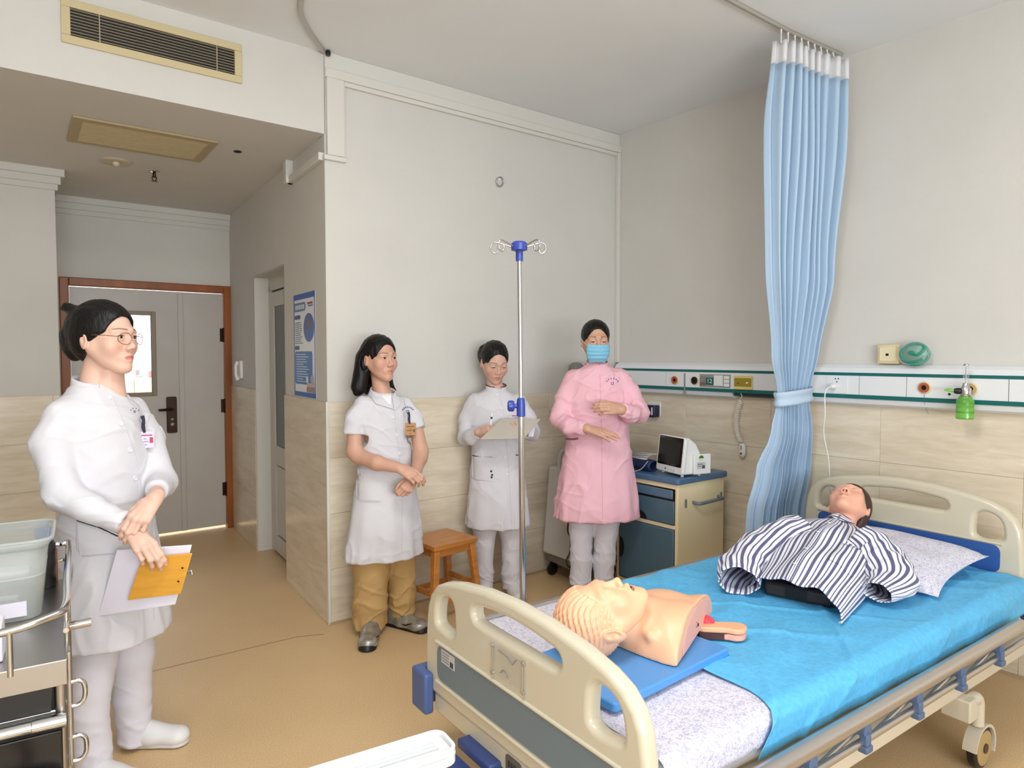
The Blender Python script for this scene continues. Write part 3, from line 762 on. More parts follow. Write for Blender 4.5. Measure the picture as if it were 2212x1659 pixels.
# hand-gel dispenser by the corner
hg = empty('gel_dispenser', (XB, 3.115, 1.07)); tag(hg, 'navy dispenser on a white wall plate behind the person in pink', 'dispenser')
MB().prism(rounded(0.11, 0.1, 0.012, 4, 0.005, 0.012), -0.012, 0.0, 'x').build('wall_plate', M['white_plastic'], hg, bevel=0.002)
MB().prism(rounded(0.085, 0.082, 0.008, 4, 0.0, 0.0), -0.07, -0.011, 'x').build('holder', mat('navy_plastic', srgb(20, 24, 58), 0.3), hg, bevel=0.004)
MB().box((-0.072, -0.03, -0.025), (-0.069, -0.02, 0.028)).build('light_strip', M['white_plastic'], hg)

# ------------------------------------------------------------------ privacy curtain
def curtain_material():
    m, nt, b = _mat('blue_curtain_cloth'); N, L = nt.nodes, nt.links
    b.inputs['Base Color'].default_value = srgb(176, 202, 226); b.inputs['Roughness'].default_value = 0.8
    b.inputs['Sheen Weight'].default_value = 0.2
    tc = N.new('ShaderNodeTexCoord'); t = N.new('ShaderNodeTexNoise'); t.inputs['Scale'].default_value = 350
    bp = N.new('ShaderNodeBump'); bp.inputs['Strength'].default_value = 0.25; bp.inputs['Distance'].default_value = 0.002
    L.new(tc.outputs['Object'], t.inputs['Vector']); L.new(t.outputs['Fac'], bp.inputs['Height']); L.new(bp.outputs[0], b.inputs['Normal'])
    return m
M['curtain'] = curtain_material()
cu_ = empty('privacy_curtain', (3.42, 1.98, 0.0)); tag(cu_, 'pale blue privacy curtain gathered and tied beside the bed', 'curtain')
# gathered cross-section: start/end x and depth spread at several heights (world x range, y centre, y spread)
CK = [(2.945, 3.05, 3.54, 1.865, 0.032, 1.0), (2.55, 3.05, 3.56, 1.885, 0.05, 1.0), (1.9, 3.11, 3.56, 1.92, 0.05, 0.9), (1.45, 3.19, 3.555, 1.94, 0.045, 0.7), (1.26, 3.26, 3.545, 1.95, 0.04, 0.5), (1.2, 3.26, 3.545, 1.955, 0.04, 0.5), (1.05, 3.25, 3.575, 1.965, 0.05, 0.7), (0.85, 3.22, 3.62, 2.01, 0.05, 1.0), (0.6, 3.21, 3.63, 2.05, 0.05, 1.1), (0.25, 3.21, 3.63, 2.075, 0.05, 1.1)]
def ck(z):
    if z >= CK[0][0]: return CK[0][1:]
    for a, b_ in zip(CK[:-1], CK[1:]):
        if b_[0] <= z <= a[0]:
            t = (z-b_[0])/(a[0]-b_[0]); t = t*t*(3-2*t)
            return tuple(b_[i]+(a[i]-b_[i])*t for i in range(1, 6))
    return CK[-1][1:]
random.seed(11)
NF = 8
fa = [0.75+0.5*random.random() for _ in range(NF+2)]; fx = [0.7+0.6*random.random() for _ in range(NF+1)]
fx = np.cumsum([0]+fx); fx = fx/fx[-1]
def curtain_pt(u, z):
    x0, x1, yc, sp_, am = ck(z)
    k = u*(NF+1)
    i = int(min(NF, k)); f = k-i
    xx = fx[i]+(fx[i+1]-fx[i])*f if i < NF+1 else 1
    ph = k*2*math.pi
    x = x0+(x1-x0)*xx + 0.007*am*math.sin(ph*2+0.5+z*0.7)
    y = yc + (sp_*am*0.8)*fa[i]*math.sin(ph) + 0.01*math.sin(3*z+u*9)*am
    y -= 0.075*u*min(1.0, max(0.0, (z-1.3)/0.5))          # the rail bends towards the wall end
    return (x-3.42, y-1.98, z)
mb = MB()
nz = 46
mb.grid(lambda u, v: curtain_pt(u, 0.25+(2.855-0.25)*v), 220, nz)
mb.build('cloth', M['curtain'], cu_, smooth=180, solid=0.002)
mb = MB(); mb.grid(lambda u, v: curtain_pt(u, 2.855+(2.955-2.855)*v), 220, 3)
mb.build('heading_band', mat('white_heading_tape', srgb(226, 226, 228), 0.8), cu_, smooth=180, solid=0.003)
tb = []
x0, x1, yc, sp_, am = ck(1.235)
tie = MB()
def tiept(u, v):
    a = 2*math.pi*u
    cx_, rx, ry = (x0+x1)/2, (x1-x0)/2+0.012, 0.062
    z = 1.195+0.075*v + 0.012*math.cos(a+0.4)
    bulge = 0.004*math.sin(v*math.pi*3)
    return (cx_+(rx+bulge)*math.cos(a)-3.42, yc+(ry+bulge)*math.sin(a)-1.98, z)
tie.grid(tiept, 40, 8, True).build('tie_back', mat('tie_cloth', srgb(184, 206, 228), 0.8, bump=0.2, bscale=300), cu_, smooth=180, solid=0.004)
for k in range(9):
    x = 3.07+0.055*k
    MB().tube([(x-3.42, 1.857-1.98-0.0052*k, 2.945), (x-3.42, 1.857-1.98-0.004*k, 2.985), (x-3.42, 1.857-1.98-0.0032*k, 3.008)], [0.003, 0.003, 0.005], 8).build('hook', M['white_plastic'], cu_, smooth=60)

# ------------------------------------------------------------------ bedside cabinet
bc = empty('bedside_cabinet', (3.11, 2.478, 0)); tag(bc, 'beige bedside cabinet with slate blue top, drawer and door', 'cabinet')
CW, CD, CHh = 0.44, 0.47, 0.715         # along X (depth), along Y (front width)
M['cab_beige'] = mat('cabinet_beige', srgb(236, 218, 178), 0.5)
M['cab_blue'] = mat('cabinet_blue', srgb(78, 106, 122), 0.42)
bdy = MB().box((0.012, 0.0, 0.06), (CW, 0.018, CHh)).box((0.012, CD-0.018, 0.06), (CW, CD, CHh)).box((CW-0.012, 0.018, 0.06), (CW, CD-0.018, CHh)).box((0.012, 0.018, 0.06), (CW-0.012, CD-0.018, 0.078)).box((0.012, 0.018, 0.455), (CW-0.012, CD-0.018, 0.47)).box((0.012, 0.018, CHh-0.02), (CW-0.012, CD-0.018, CHh)).build('body', M['cab_beige'], bc, bevel=0.004)
MB().box((0.004, 0.0, 0.05), (0.016, 0.02, CHh)).box((0.004, CD-0.02, 0.0), (0.016, CD, CHh)).box((0.004, 0.02, 0.452), (0.016, CD-0.02, 0.475)).box((0.004, 0.02, CHh-0.03), (0.016, CD-0.02, CHh)).build('front_frame', M['cab_beige'], bc, bevel=0.003)
for x_, y_ in ((0.016, 0), (0.016, CD-0.035), (CW-0.05, 0), (CW-0.05, CD-0.035)): MB().box((x_, y_, 0), (x_+0.035, y_+0.035, 0.06)).build('foot', M['cab_beige'], bc, bevel=0.003)
top = MB().prism(rounded(CW+0.035, CD+0.035, 0.02, 4, CW/2+0.002, CD/2), CHh, CHh+0.036, 'z').build('top_board', mat('cabinet_top_blue', srgb(74, 108, 140), 0.35), bc, bevel=0.008, seg=3)
dr = MB().box((-0.004, 0.024, 0.48), (0.014, CD-0.024, 0.615)).build('drawer', M['cab_blue'], bc, bevel=0.004)
MB().box((-0.012, 0.028, 0.628), (0.002, CD-0.028, CHh-0.035)).build('pull_tray', mat('tray_blue', srgb(84, 112, 136), 0.4), bc, bevel=0.008, seg=3)
MB().box((0.0005, 0.028, 0.612), (0.012, CD-0.028, 0.63)).build('tray_gap', M['dark'], bc)
MB().prism([(CD*0.62+0.07*math.cos(R(a)), 0.481+0.048*math.sin(R(a))) for a in range(0, 181, 15)], -0.0055, -0.003, 'x').build('finger_recess', M['dark'], dr)
do = MB().box((-0.004, 0.024, 0.085), (0.014, CD-0.024, 0.45)).build('door', M['cab_blue'], bc, bevel=0.006)
MB().prism([(CD-0.035-0.035*math.sin(R(a)), 0.27-0.065*math.cos(R(a))) for a in range(0, 181, 15)], -0.0055, -0.003, 'x').build('door_recess', M['dark'], do)
tr = MB().tube([(0.14, 0.0, 0.60), (0.145, -0.035, 0.595), (0.15, -0.045, 0.595), (0.37, -0.045, 0.60), (0.375, -0.035, 0.60), (0.38, 0, 0.605)], 0.009, 12).build('towel_rail', mat('rail_bluegrey', srgb(112, 128, 146), 0.35, 0.3), bc, smooth=50)
for x in (0.075, 0.41): MB().box((x-0.009, -0.004, 0.575), (x+0.009, 0.001, 0.625)).build('rail_plate', mat('plate_grey', srgb(120, 124, 126), 0.4), bc, bevel=0.003)

# patient monitor
mo = empty('patient_monitor', (3.235, 2.585, CHh+0.0365), R(-14)); tag(mo, 'white patient monitor with black screen on the bedside cabinet', 'monitor')
# local: screen faces -x ; width along y
bd = MB().prism([(-0.045, 0.012), (0.1, 0.012), (0.105, 0.09), (0.05, 0.19), (-0.0, 0.225), (-0.022, 0.22)], -0.115, 0.115, 'y').build('housing', M['white_plastic'], mo, bevel=0.01, seg=3)
# front bezel: tilted
Mf = Matrix.Translation((-0.046, 0, 0.012)) @ Matrix.Rotation(R(6.5), 4, 'Y')
MB().prism(rounded(0.25, 0.215, 0.016, 5, 0, 0.108), -0.014, 0.008, 'x', Mf).build('bezel', M['white_plastic'], mo, bevel=0.004)
MB().prism(rounded(0.222, 0.168, 0.006, 4, 0, 0.125), -0.0155, -0.0135, 'x', Mf).build('screen_glass', mat('black_glass', srgb(8, 8, 10), 0.08), mo)
MB().prism(rounded(0.19, 0.132, 0.002, 2, 0, 0.122), -0.0162, -0.0155, 'x', Mf).build('display', mat('dark_display', srgb(26, 24, 24), 0.25), mo)
for k in range(4):
    MB().prism([(0.03-0.028*k+0.006*math.cos(t), 0.02+0.006*math.sin(t)) for t in [2*math.pi*j/14 for j in range(14)]], -0.0165, -0.014, 'x', Mf).build('button', mat('key_grey', srgb(110, 116, 120) if k == 0 else srgb(196, 200, 202), 0.4), mo)
sd = MB().box((0.02, -0.135, 0.015), (0.14, -0.115, 0.13)).build('side_module', M['white_plastic'], mo, bevel=0.004)
MB().prism([(0.07+0.017*math.cos(R(a)), 0.107+0.017*math.sin(R(a))) for a in range(0, 181, 15)], -0.1362, -0.135, 'y').build('badge', mat('badge_green', srgb(86, 120, 40), 0.4), sd)
MB().prism([(0.07+0.015*math.cos(R(a)), 0.104+0.012*math.sin(R(a))) for a in range(180, 361, 15)], -0.1362, -0.135, 'y').build('badge', mat('badge_pale', srgb(206, 222, 196), 0.4), sd)
MB().box((0.04, -0.1362, 0.045), (0.1, -0.135, 0.085)).build('rating_label', mat('label_grey', srgb(196, 196, 196), 0.4), sd)
MB().box((0.075, -0.1368, 0.048), (0.095, -0.1362, 0.066)).box((0.044, -0.1368, 0.071), (0.08, -0.1362, 0.075)).box((0.044, -0.1368, 0.061), (0.068, -0.1362, 0.064)).build('label_print', mat('label_dark', srgb(84, 84, 90), 0.4), sd)
for x, y in ((-0.03, -0.09), (-0.03, 0.09), (0.09, -0.09), (0.09, 0.09)):
    MB().lathe([(0.009, 0.0), (0.009, 0.014)], 12, Matrix.Translation((x, y, 0))).build('foot', M['white_plastic'], mo)
MB().tube([(0.1, -0.06, 0.06), (0.125, -0.06, 0.06), (0.14, -0.06, 0.055)], [0.012, 0.012, 0.007], 10).build('rear_plug', M['black_plastic'], mo, smooth=60)
for k in range(2): MB().box((-0.0162, 0.066+0.022*k, 0.1985), (-0.0157, 0.084+0.022*k, 0.2035), Mf).build('maker_print', mat('bezel_print_%d' % k, srgb(120, 120, 122), 0.4), mo)

# blood pressure cuff and leads beside the monitor
bpc = empty('blood_pressure_cuff', (3.19, 2.80, CHh+0.0365)); tag(bpc, 'rolled navy blood pressure cuff beside the monitor', 'cuff')
navy = mat('navy_nylon', srgb(26, 40, 84), 0.6, bump=0.2, bscale=200)
MB().grid(lambda u, v: ((0.036-0.012*v*0+0.0)*math.cos(2*math.pi*u)*1.25, -0.085+0.17*v, 0.034+0.034*math.sin(2*math.pi*u)*(0.9+0.1*math.sin(5*v))), 24, 8, True).build('rolled_cuff', navy, bpc, smooth=180, solid=0.006)
MB().tube([(0.034*math.cos(a*0.5)*(1-a*0.02), 0.0, 0.034+0.03*math.sin(a*0.5)*(1-a*0.02)) for a in range(0, 40)], 0.006, 6).build('cuff_core', navy, bpc, smooth=60)
lead = mat('lead_grey', srgb(176, 178, 180), 0.4)
cl_ = empty('monitor_leads', (3.17, 2.77, CHh+0.0365)); tag(cl_, 'coiled grey sensor leads lying on the cuff and cabinet top', 'cables')
random.seed(5)
for k in range(5):
    pts = []
    for j in range(0, 24):
        a = R(15*j); rr = 0.055+0.01*math.sin(a*2+k)
        pts.append((-0.02+rr*0.55*math.cos(a)+0.006*k, 0.04+rr*1.3*math.sin(a)-0.01*k, 0.082+0.006*k+0.006*math.sin(a+k)))
    MB().tube(pts, 0.0028, 6, closed=True).build('cable_loop', lead, cl_, smooth=60)
MB().tube(spline([(-0.04, 0.09, 0.09), (-0.075, 0.10, 0.05), (-0.085, 0.08, 0.005), (-0.08, 0.02, 0.004), (-0.06, -0.02, 0.02), (-0.045, -0.06, 0.07)], 6), 0.003, 6).build('cable', lead, cl_, smooth=60)

# ------------------------------------------------------------------ equipment trolley behind the pink nurse
et = empty('equipment_cart', (3.08, 3.24, 0)); tag(et, 'grey white equipment cart with pale handle behind the person in pink', 'cart')
cg = mat('cart_grey_white', srgb(206, 202, 196), 0.45); cdk = mat('cart_base_grey', srgb(120, 116, 112), 0.5)
MB().prism([(-0.19, -0.16), (0.20, -0.16), (0.20, 0.18), (-0.15, 0.18)], 0.10, 0.155, 'z').build('base_plate', cdk, et, bevel=0.01)
MB().box((-0.02, -0.17, 0.155), (0.2, 0.1, 0.165)).build('base_tray', cg, et, bevel=0.004)
MB().prism([(-0.185, 0.155), (0.045, 0.155), (0.03, 0.72), (-0.13, 0.72)], -0.1, 0.17, 'y').build('column', cg, et, bevel=0.015, seg=3)
MB().box((-0.035, -0.103, 0.42), (0.01, -0.099, 0.56)).build('vent_slot', M['dark'], et)
MB().tube(spline([(-0.16, 0.02, 0.52), (-0.17, 0.02, 0.70), (-0.165, 0.02, 0.80), (-0.14, 0.02, 0.835), (-0.08, 0.02, 0.84), (0.05, 0.02, 0.84)], 6), 0.012, 12).build('handle', mat('cart_handle', srgb(196, 198, 192), 0.35), et, smooth=60)
for x, y in ((-0.15, -0.12), (0.16, -0.12), (-0.12, 0.14), (0.16, 0.14)):
    c = MB().lathe([(0.012, 0.085), (0.012, 0.105)], 12, Matrix.Translation((x, y, 0))).build('caster', M['black_plastic'], et)
    MB().lathe([(0.03, -0.012), (0.042, -0.008), (0.042, 0.008), (0.03, 0.012)], 20, Matrix.Translation((x, y, 0.042)) @ Matrix.Rotation(R(90), 4, 'X')).build('wheel', M['black_plastic'], c, smooth=40)
MB().tube(spline([(-0.155, -0.09, 0.55), (-0.19, -0.1, 0.44), (-0.205, -0.1, 0.36), (-0.18, -0.1, 0.3), (-0.185, -0.1, 0.22), (-0.215, -0.1, 0.17), (-0.2, -0.1, 0.13), (-0.17, -0.1, 0.12)], 6), 0.005, 8).build('power_cable', mat('cable_brown', srgb(78, 62, 48), 0.5), et, smooth=60)
MB().tube([(0.14, 0.06, 0.155), (0.14, 0.06, 1.36)], 0.012, 10).build('pole', M['alu'], et, smooth=60)
MB().tube(spline([(0.10, 0.055, 1.385), (0.125, 0.055, 1.398), (0.15, 0.055, 1.39), (0.185, 0.05, 1.397), (0.2, 0.05, 1.387)], 4), [0.012]*9+[0.013, 0.013, 0.012, 0.01, 0.009, 0.008, 0.006, 0.005][:8], 10).lathe([(0.014, 1.35), (0.016, 1.385)], 12, Matrix.Translation((0.14, 0.06, 0))).build('pole_knob', mat('navy_knob', srgb(22, 26, 66), 0.35), et, smooth=60)
MB().lathe([(0.004, 0.06), (0.03, 0.055), (0.05, 0.035), (0.055, 0.0), (0.0, -0.002)], 24, Matrix.Translation((0.08, 0.13, 1.345))).tube([(0.08, 0.13, 1.345), (0.12, 0.08, 1.3), (0.14, 0.06, 1.25)], 0.008, 8).build('lamp_head', mat('dome_grey', srgb(130, 126, 122), 0.5), et, smooth=50)
# pale blue dust cover hanging over the cart's pole
def cov(u, v):
    a = 2*math.pi*u
    rx, ry = 0.085+0.025*v, 0.07+0.02*v
    fo = 1+0.07*math.sin(5*a+v*2)*v
    return (0.14+rx*fo*math.cos(a), -0.045+ry*fo*math.sin(a), 1.10-0.34*v)
MB().grid(cov, 40, 12, True).prism([(0.14+0.085*math.cos(R(a)), -0.045+0.07*math.sin(R(a))) for a in range(0, 360, 9)], 1.099, 1.103, 'z').build('dust_cover', mat('pale_blue_nonwoven', srgb(158, 178, 200), 0.8, bump=0.5, bscale=40), et, smooth=60)

# ------------------------------------------------------------------ wooden stool
st = empty('wooden_stool', (2.035, 3.275, 0), R(6)); tag(st, 'orange brown wooden stool against the tiled wall', 'stool')
M['stool'] = mat('orange_wood', srgb(196, 128, 60), 0.35, noise=0.18, nscale=10, stretch=(0.25, 3, 3), coat=0.3)
SH, sw, sdp = 0.425, 0.143, 0.128
for k in range(3):
    y0 = -sdp-0.01+(2*sdp+0.02)/3*k
    MB().box((-sw-0.01, y0, SH-0.026), (sw+0.01, y0+(2*sdp+0.02)/3-0.0008, SH)).build('seat_board', M['stool'], st, bevel=0.003)
for sx in (-1, 1):
    for sy in (-1, 1):
        tx, ty = sx*(sw-0.02), sy*(sdp-0.02); bx_, by_ = sx*(sw+0.022), sy*(sdp+0.014); h_ = 0.018
        MB().add([(bx_-h_, by_-h_, 0), (bx_+h_, by_-h_, 0), (bx_+h_, by_+h_, 0), (bx_-h_, by_+h_, 0), (tx-h_, ty-h_, SH-0.026), (tx+h_, ty-h_, SH-0.026), (tx+h_, ty+h_, SH-0.026), (tx-h_, ty+h_, SH-0.026)],
                 [(0, 3, 2, 1), (4, 5, 6, 7), (0, 1, 5, 4), (1, 2, 6, 5), (2, 3, 7, 6), (3, 0, 4, 7)]).build('leg', M['stool'], st, bevel=0.003)
for sy in (-1, 1):
    MB().box((-sw+0.03, sy*(sdp-0.022)-0.009, SH-0.072), (sw-0.03, sy*(sdp-0.022)+0.009, SH-0.027)).build('apron', M['stool'], st, bevel=0.002)
    MB().box((-sw-0.0, sy*(sdp+0.005)-0.008, 0.10), (sw, sy*(sdp+0.005)+0.008, 0.13)).build('stretcher', M['stool'], st, bevel=0.002)
for sx in (-1, 1):
    MB().box((sx*(sw-0.022)-0.009, -sdp+0.03, SH-0.072), (sx*(sw-0.022)+0.009, sdp-0.03, SH-0.027)).build('apron', M['stool'], st, bevel=0.002)
    MB().box((sx*(sw+0.006)-0.008, -sdp, 0.145), (sx*(sw+0.006)+0.008, sdp, 0.175)).build('stretcher', M['stool'], st, bevel=0.002)

# ------------------------------------------------------------------ hospital bed
BC, BA = (2.325, 1.465), R(-2.54)
def BL(lx, ly, z=0.0):                  # bed coordinates to world
    c, s = math.cos(BA), math.sin(BA)
    return (BC[0]+c*lx-s*ly, BC[1]+s*lx+c*ly, z)
bed = empty('hospital_bed', (BC[0], BC[1], 0), BA); tag(bed, 'hospital bed with beige moulded end boards and folded steel side rails', 'bed')

def curve_plate(name, outer, holes, ext, bev, mat_, parent, Mx):
    """moulded plate: filled outline with holes, edges rolled round"""
    cu = bpy.data.curves.new(name, 'CURVE'); cu.dimensions = '2D'; cu.fill_mode = 'BOTH'
    cu.extrude = ext; cu.bevel_depth = bev; cu.bevel_resolution = 4; cu.offset = -bev
    for k, P in enumerate([outer]+holes):
        s = cu.splines.new('POLY'); s.points.add(len(P)-1); s.use_cyclic_u = True
        sg = -bev*0 
        for i, p in enumerate(P): s.points[i].co = (p[0], p[1], 0, 1)
    tmp = bpy.data.objects.new('tmp_curve', cu); COL.objects.link(tmp)
    dg = bpy.context.evaluated_depsgraph_get(); dg.update()
    me = bpy.data.meshes.new_from_object(tmp.evaluated_get(dg))
    bpy.data.objects.remove(tmp); bpy.data.curves.remove(cu)
    me.transform(Mx); me.materials.clear(); me.name = name
    return obj(name, me, mat_, parent, smooth=50)
def sym(P): return P + [(-y, z) for y, z in P[::-1] if abs(y) > 1e-6]
def closed_spline(P, n=5): return [(p[0], p[1]) for p in spline(P, n, True)]
# plate lies in the bed's cross plane: 2D x -> bed y, 2D y -> z, plate normal -> bed -x
def plate_M(lx, sy=1.0, dz=0.0):
    return Matrix(((0, 0, -1, lx), (sy, 0, 0, 0), (0, 1, 0, dz), (0, 0, 0, 1)))
OUT = sym([(0.0, 0.748), (0.15, 0.741), (0.30, 0.721), (0.39, 0.700), (0.445, 0.676), (0.485, 0.640), (0.507, 0.595), (0.518, 0.53), (0.524, 0.44), (0.524, 0.31), (0.50, 0.296)])
OUT = [p for p in OUT]
H1 = closed_spline([(0.325, 0.556), (0.328, 0.612), (0.338, 0.642), (0.365, 0.654), (0.405, 0.646), (0.432, 0.622), (0.443, 0.585), (0.444, 0.556), (0.437, 0.545), (0.42, 0.541), (0.395, 0.538), (0.365, 0.535), (0.338, 0.540)], 4)
H3 = [(-y, z) for y, z in H1][::-1]
H2 = closed_spline([(0.213, 0.655), (0.20, 0.675), (0.16, 0.684), (0.08, 0.692), (0.0, 0.695), (-0.08, 0.692), (-0.16, 0.684), (-0.20, 0.675), (-0.213, 0.655), (-0.205, 0.638), (-0.18, 0.630), (-0.08, 0.628), (0.0, 0.628), (0.08, 0.628), (0.18, 0.630), (0.205, 0.638)], 4)
def end_board(lx, sy, dz, name, inset_mat, face, dp=0.0):
    b_ = curve_plate(name, OUT, [H1, H2, H3], 0.008, 0.0175, M['beige_abs'], bed, plate_M(lx, sy, dz))
    f = -1 if face < 0 else 1
    x0, x1 = (lx-0.0275, lx-0.0245) if face < 0 else (lx+0.0245, lx+0.0275)
    P = rounded(0.87*sy, 0.118, 0.03, 5, 0.0, 0.421+dz+dp)
    MB().prism(P, x0, x1, 'x').build('inset_panel', inset_mat, b_, bevel=0.001)
    # raised rim lines around the inset panel
    for zz in (0.488, 0.352):
        MB().tube([(x0 if face < 0 else x1, y, zz+dz+dp) for y in (-0.44*sy, 0.44*sy)], 0.006, 10).build('rim', M['beige_abs'], b_, smooth=60)
    return b_
FBX, HBX = -1.125, 1.125
fb = end_board(FBX, 1.0, 0.0, 'footboard', M['slate'], -1)
hb = end_board(HBX, 0.945, 0.122, 'headboard', mat('blue_inset', srgb(52, 92, 160), 0.35), -1, 0.040)
# skirts below the boards
MB().box((FBX-0.018, -0.47, 0.235), (FBX+0.015, 0.47, 0.30)).build('foot_crossbar', M['beige_abs'], bed, bevel=0.006)
MB().box((HBX-0.015, -0.45, 0.30), (HBX+0.018, 0.45, 0.42)).build('head_crossbar', M['beige_abs'], bed, bevel=0.006)
# blue corner bumpers
for lx, s in ((FBX, 1), (FBX, -1), (HBX, 1), (HBX, -1)):
    d = -1 if lx < 0 else 1
    MB().prism([(0, 0), (0.085, 0), (0.085, 0.036), (0.036, 0.036), (0.036, 0.10), (0, 0.10)], 0.228, 0.368, 'z',
               Matrix.Translation((lx+d*0.06, s*0.562, 0.0)) @ Matrix(((-d, 0, 0, 0), (0, -s, 0, 0), (0, 0, 1, 0), (0, 0, 0, 1)))).build('bumper', M['blue_abs'], bed, bevel=0.009, seg=3)
# card holder and stickers on the footboard
xf = FBX-0.0262
hd_ = MB().prism(rounded(0.165, 0.096, 0.008, 4, 0.017, 0.556), xf-0.004, xf-0.001, 'x').build('card_holder', M['clear_film'], fb)
for y, z in ((0.094, 0.596), (-0.06, 0.596), (-0.06, 0.514), (0.094, 0.514)):
    MB().disc((xf-0.001, y, z), 0.0065, (-1, 0, 0), 0.007, 14).build('rivet', M['chrome'], hd_, smooth=40)
MB().tube([(xf-0.007, -0.06, 0.598), (xf-0.007, -0.06, 0.512)], 0.0022, 8).build('holder_pin', M['chrome'], hd_, smooth=60)
MB().tube([(xf-0.005, 0.094, 0.598), (xf-0.005, 0.094, 0.512)], 0.0018, 8).build('holder_pin', M['chrome'], hd_, smooth=60)
MB().tube([(xf-0.005, 0.06, 0.592), (xf-0.005, 0.015, 0.588), (xf-0.005, -0.01, 0.575), (xf-0.005, -0.03, 0.597)], 0.0012, 6).tube([(xf-0.005, 0.05, 0.53), (xf-0.005, 0.035, 0.542), (xf-0.005, 0.02, 0.538), (xf-0.005, 0.012, 0.528)], 0.0012, 6).build('holder_edge', grey, hd_, smooth=60)
stk = MB().box((FBX-0.0292, 0.318, 0.430), (FBX-0.0277, 0.402, 0.476)).build('rating_sticker', mat('sticker_grey', srgb(198, 198, 200), 0.4), fb)
MB().box((FBX-0.0298, 0.325, 0.434), (FBX-0.0291, 0.345, 0.452)).build('sticker_print', mat('sticker_dark', srgb(60, 60, 66), 0.4), stk)
for k in range(4): MB().box((FBX-0.0297, 0.352, 0.438+0.009*k), (FBX-0.0291, 0.396, 0.4405+0.009*k)).build('sticker_print', grey, stk)
# crank handles folded under the footboard
for cy_ in (0.15, -0.12):
    cr_ = MB().box((FBX-0.06, cy_-0.085, 0.222), (FBX-0.012, cy_+0.10, 0.252)).build('crank_bracket', mat('crank_blue', srgb(52, 70, 124), 0.4), bed, bevel=0.006)
    cm = cr_.data.materials[0]
    MB().box((FBX-0.105, cy_-0.03, 0.170), (FBX-0.062, cy_+0.10, 0.205)).build('crank_arm', cm, cr_, bevel=0.008)
    MB().lathe([(0.014, -0.03), (0.034, -0.028), (0.036, 0.02), (0.028, 0.032)], 20, Matrix.Translation((FBX-0.088, cy_-0.03, 0.18)) @ Matrix.Rotation(R(90), 4, 'Y')).build('crank_hub', cm, cr_, smooth=45)
    MB().box((FBX-0.112, cy_-0.052, 0.035), (FBX-0.076, cy_-0.010, 0.165)).build('crank_grip', cm, cr_, bevel=0.009)
lb = MB().prism(rounded(0.075, 0.05, 0.01, 4, 0.0, 0.268), FBX-0.022, FBX-0.018, 'x').build('print_plate', mat('plate_dark', srgb(96, 92, 84), 0.5), bed)
for k in range(4): MB().box((FBX-0.0228, -0.026+0.014*k, 0.256+0.005*(k % 2)), (FBX-0.0221, -0.018+0.014*k, 0.279)).build('plate_mark', mat('mark_black', srgb(40, 40, 40), 0.5), lb)
# frame
M['frame_cream'] = mat('cream_painted_steel', srgb(206, 196, 176), 0.35)
for s in (-1, 1):
    MB().box((-1.05, s*0.545-0.02, 0.272), (1.06, s*0.545+0.02, 0.345)).build('side_beam', M['frame_cream'], bed, bevel=0.008, seg=3)
    MB().box((-1.0, s*0.505-0.02, 0.372), (1.0, s*0.505+0.005, 0.394)).build('deck_edge', M['frame_cream'], bed, bevel=0.006)
for lx in (-0.85, -0.3, 0.3, 0.85):
    MB().box((lx-0.025, -0.53, 0.28), (lx+0.025, 0.53, 0.335)).build('cross_beam', M['frame_cream'], bed, bevel=0.006)
MB().box((-1.07, -0.45, 0.352), (1.07, 0.45, 0.395)).build('deck', mat('deck_grey', srgb(170, 166, 156), 0.5), bed, bevel=0.006)
# legs and casters
for lx, s in ((0.42, -1), (0.42, 1), (-0.72, -1), (-0.72, 1)):
    ly = s*0.588
    MB().box((lx-0.1, min(ly, s*0.53)-0.018, 0.2), (lx-0.035, max(ly, s*0.53)+0.018, 0.275)).build('leg_bracket', M['frame_cream'], bed, bevel=0.005)
    cw_ = MB().tube(spline([(lx-0.05, ly, 0.262), (lx-0.015, ly, 0.262), (lx+0.005, ly, 0.245), (lx+0.008, ly, 0.21), (lx+0.008, ly, 0.16)], 5), 0.021, 14).build('caster', M['frame_cream'], bed, smooth=60)
    wx, wy = lx+0.03, ly
    MB().lathe([(0.052, -0.016), (0.066, -0.016), (0.075, -0.010), (0.0755, 0.0), (0.075, 0.010), (0.066, 0.016), (0.052, 0.016)], 36, Matrix.Translation((wx, wy, 0.0757)) @ Matrix.Rotation(R(90), 4, 'X') @ Matrix.Rotation(0.0, 4, 'Z')).build('tyre', M['black_plastic'], cw_, smooth=40)
    MB().lathe([(0.053, -0.019), (0.060, -0.018), (0.060, 0.018), (0.053, 0.019)], 36, Matrix.Translation((wx, wy, 0.0757)) @ Matrix.Rotation(R(90), 4, 'X')).build('wheel_cover', mat('wheel_tan', srgb(176, 150, 104), 0.4), cw_, smooth=40)
    MB().disc((wx, wy-0.019, 0.0757), 0.017, (0, -1, 0), 0.004).disc((wx, wy+0.019, 0.0757), 0.017, (0, 1, 0), 0.004).build('axle_cap', mat('axle_dark', srgb(70, 56, 44), 0.5), cw_, smooth=40)
    MB().prism([(wx+0.084*math.cos(R(a)), 0.0757+0.084*math.sin(R(a))) for a in range(-25, 176, 10)] + [(wx+0.074*math.cos(R(a)), 0.0757+0.074*math.sin(R(a))) for a in range(175, -26, -10)], wy-0.022, wy+0.022, 'y').build('fork', M['frame_cream'], cw_, smooth=40)
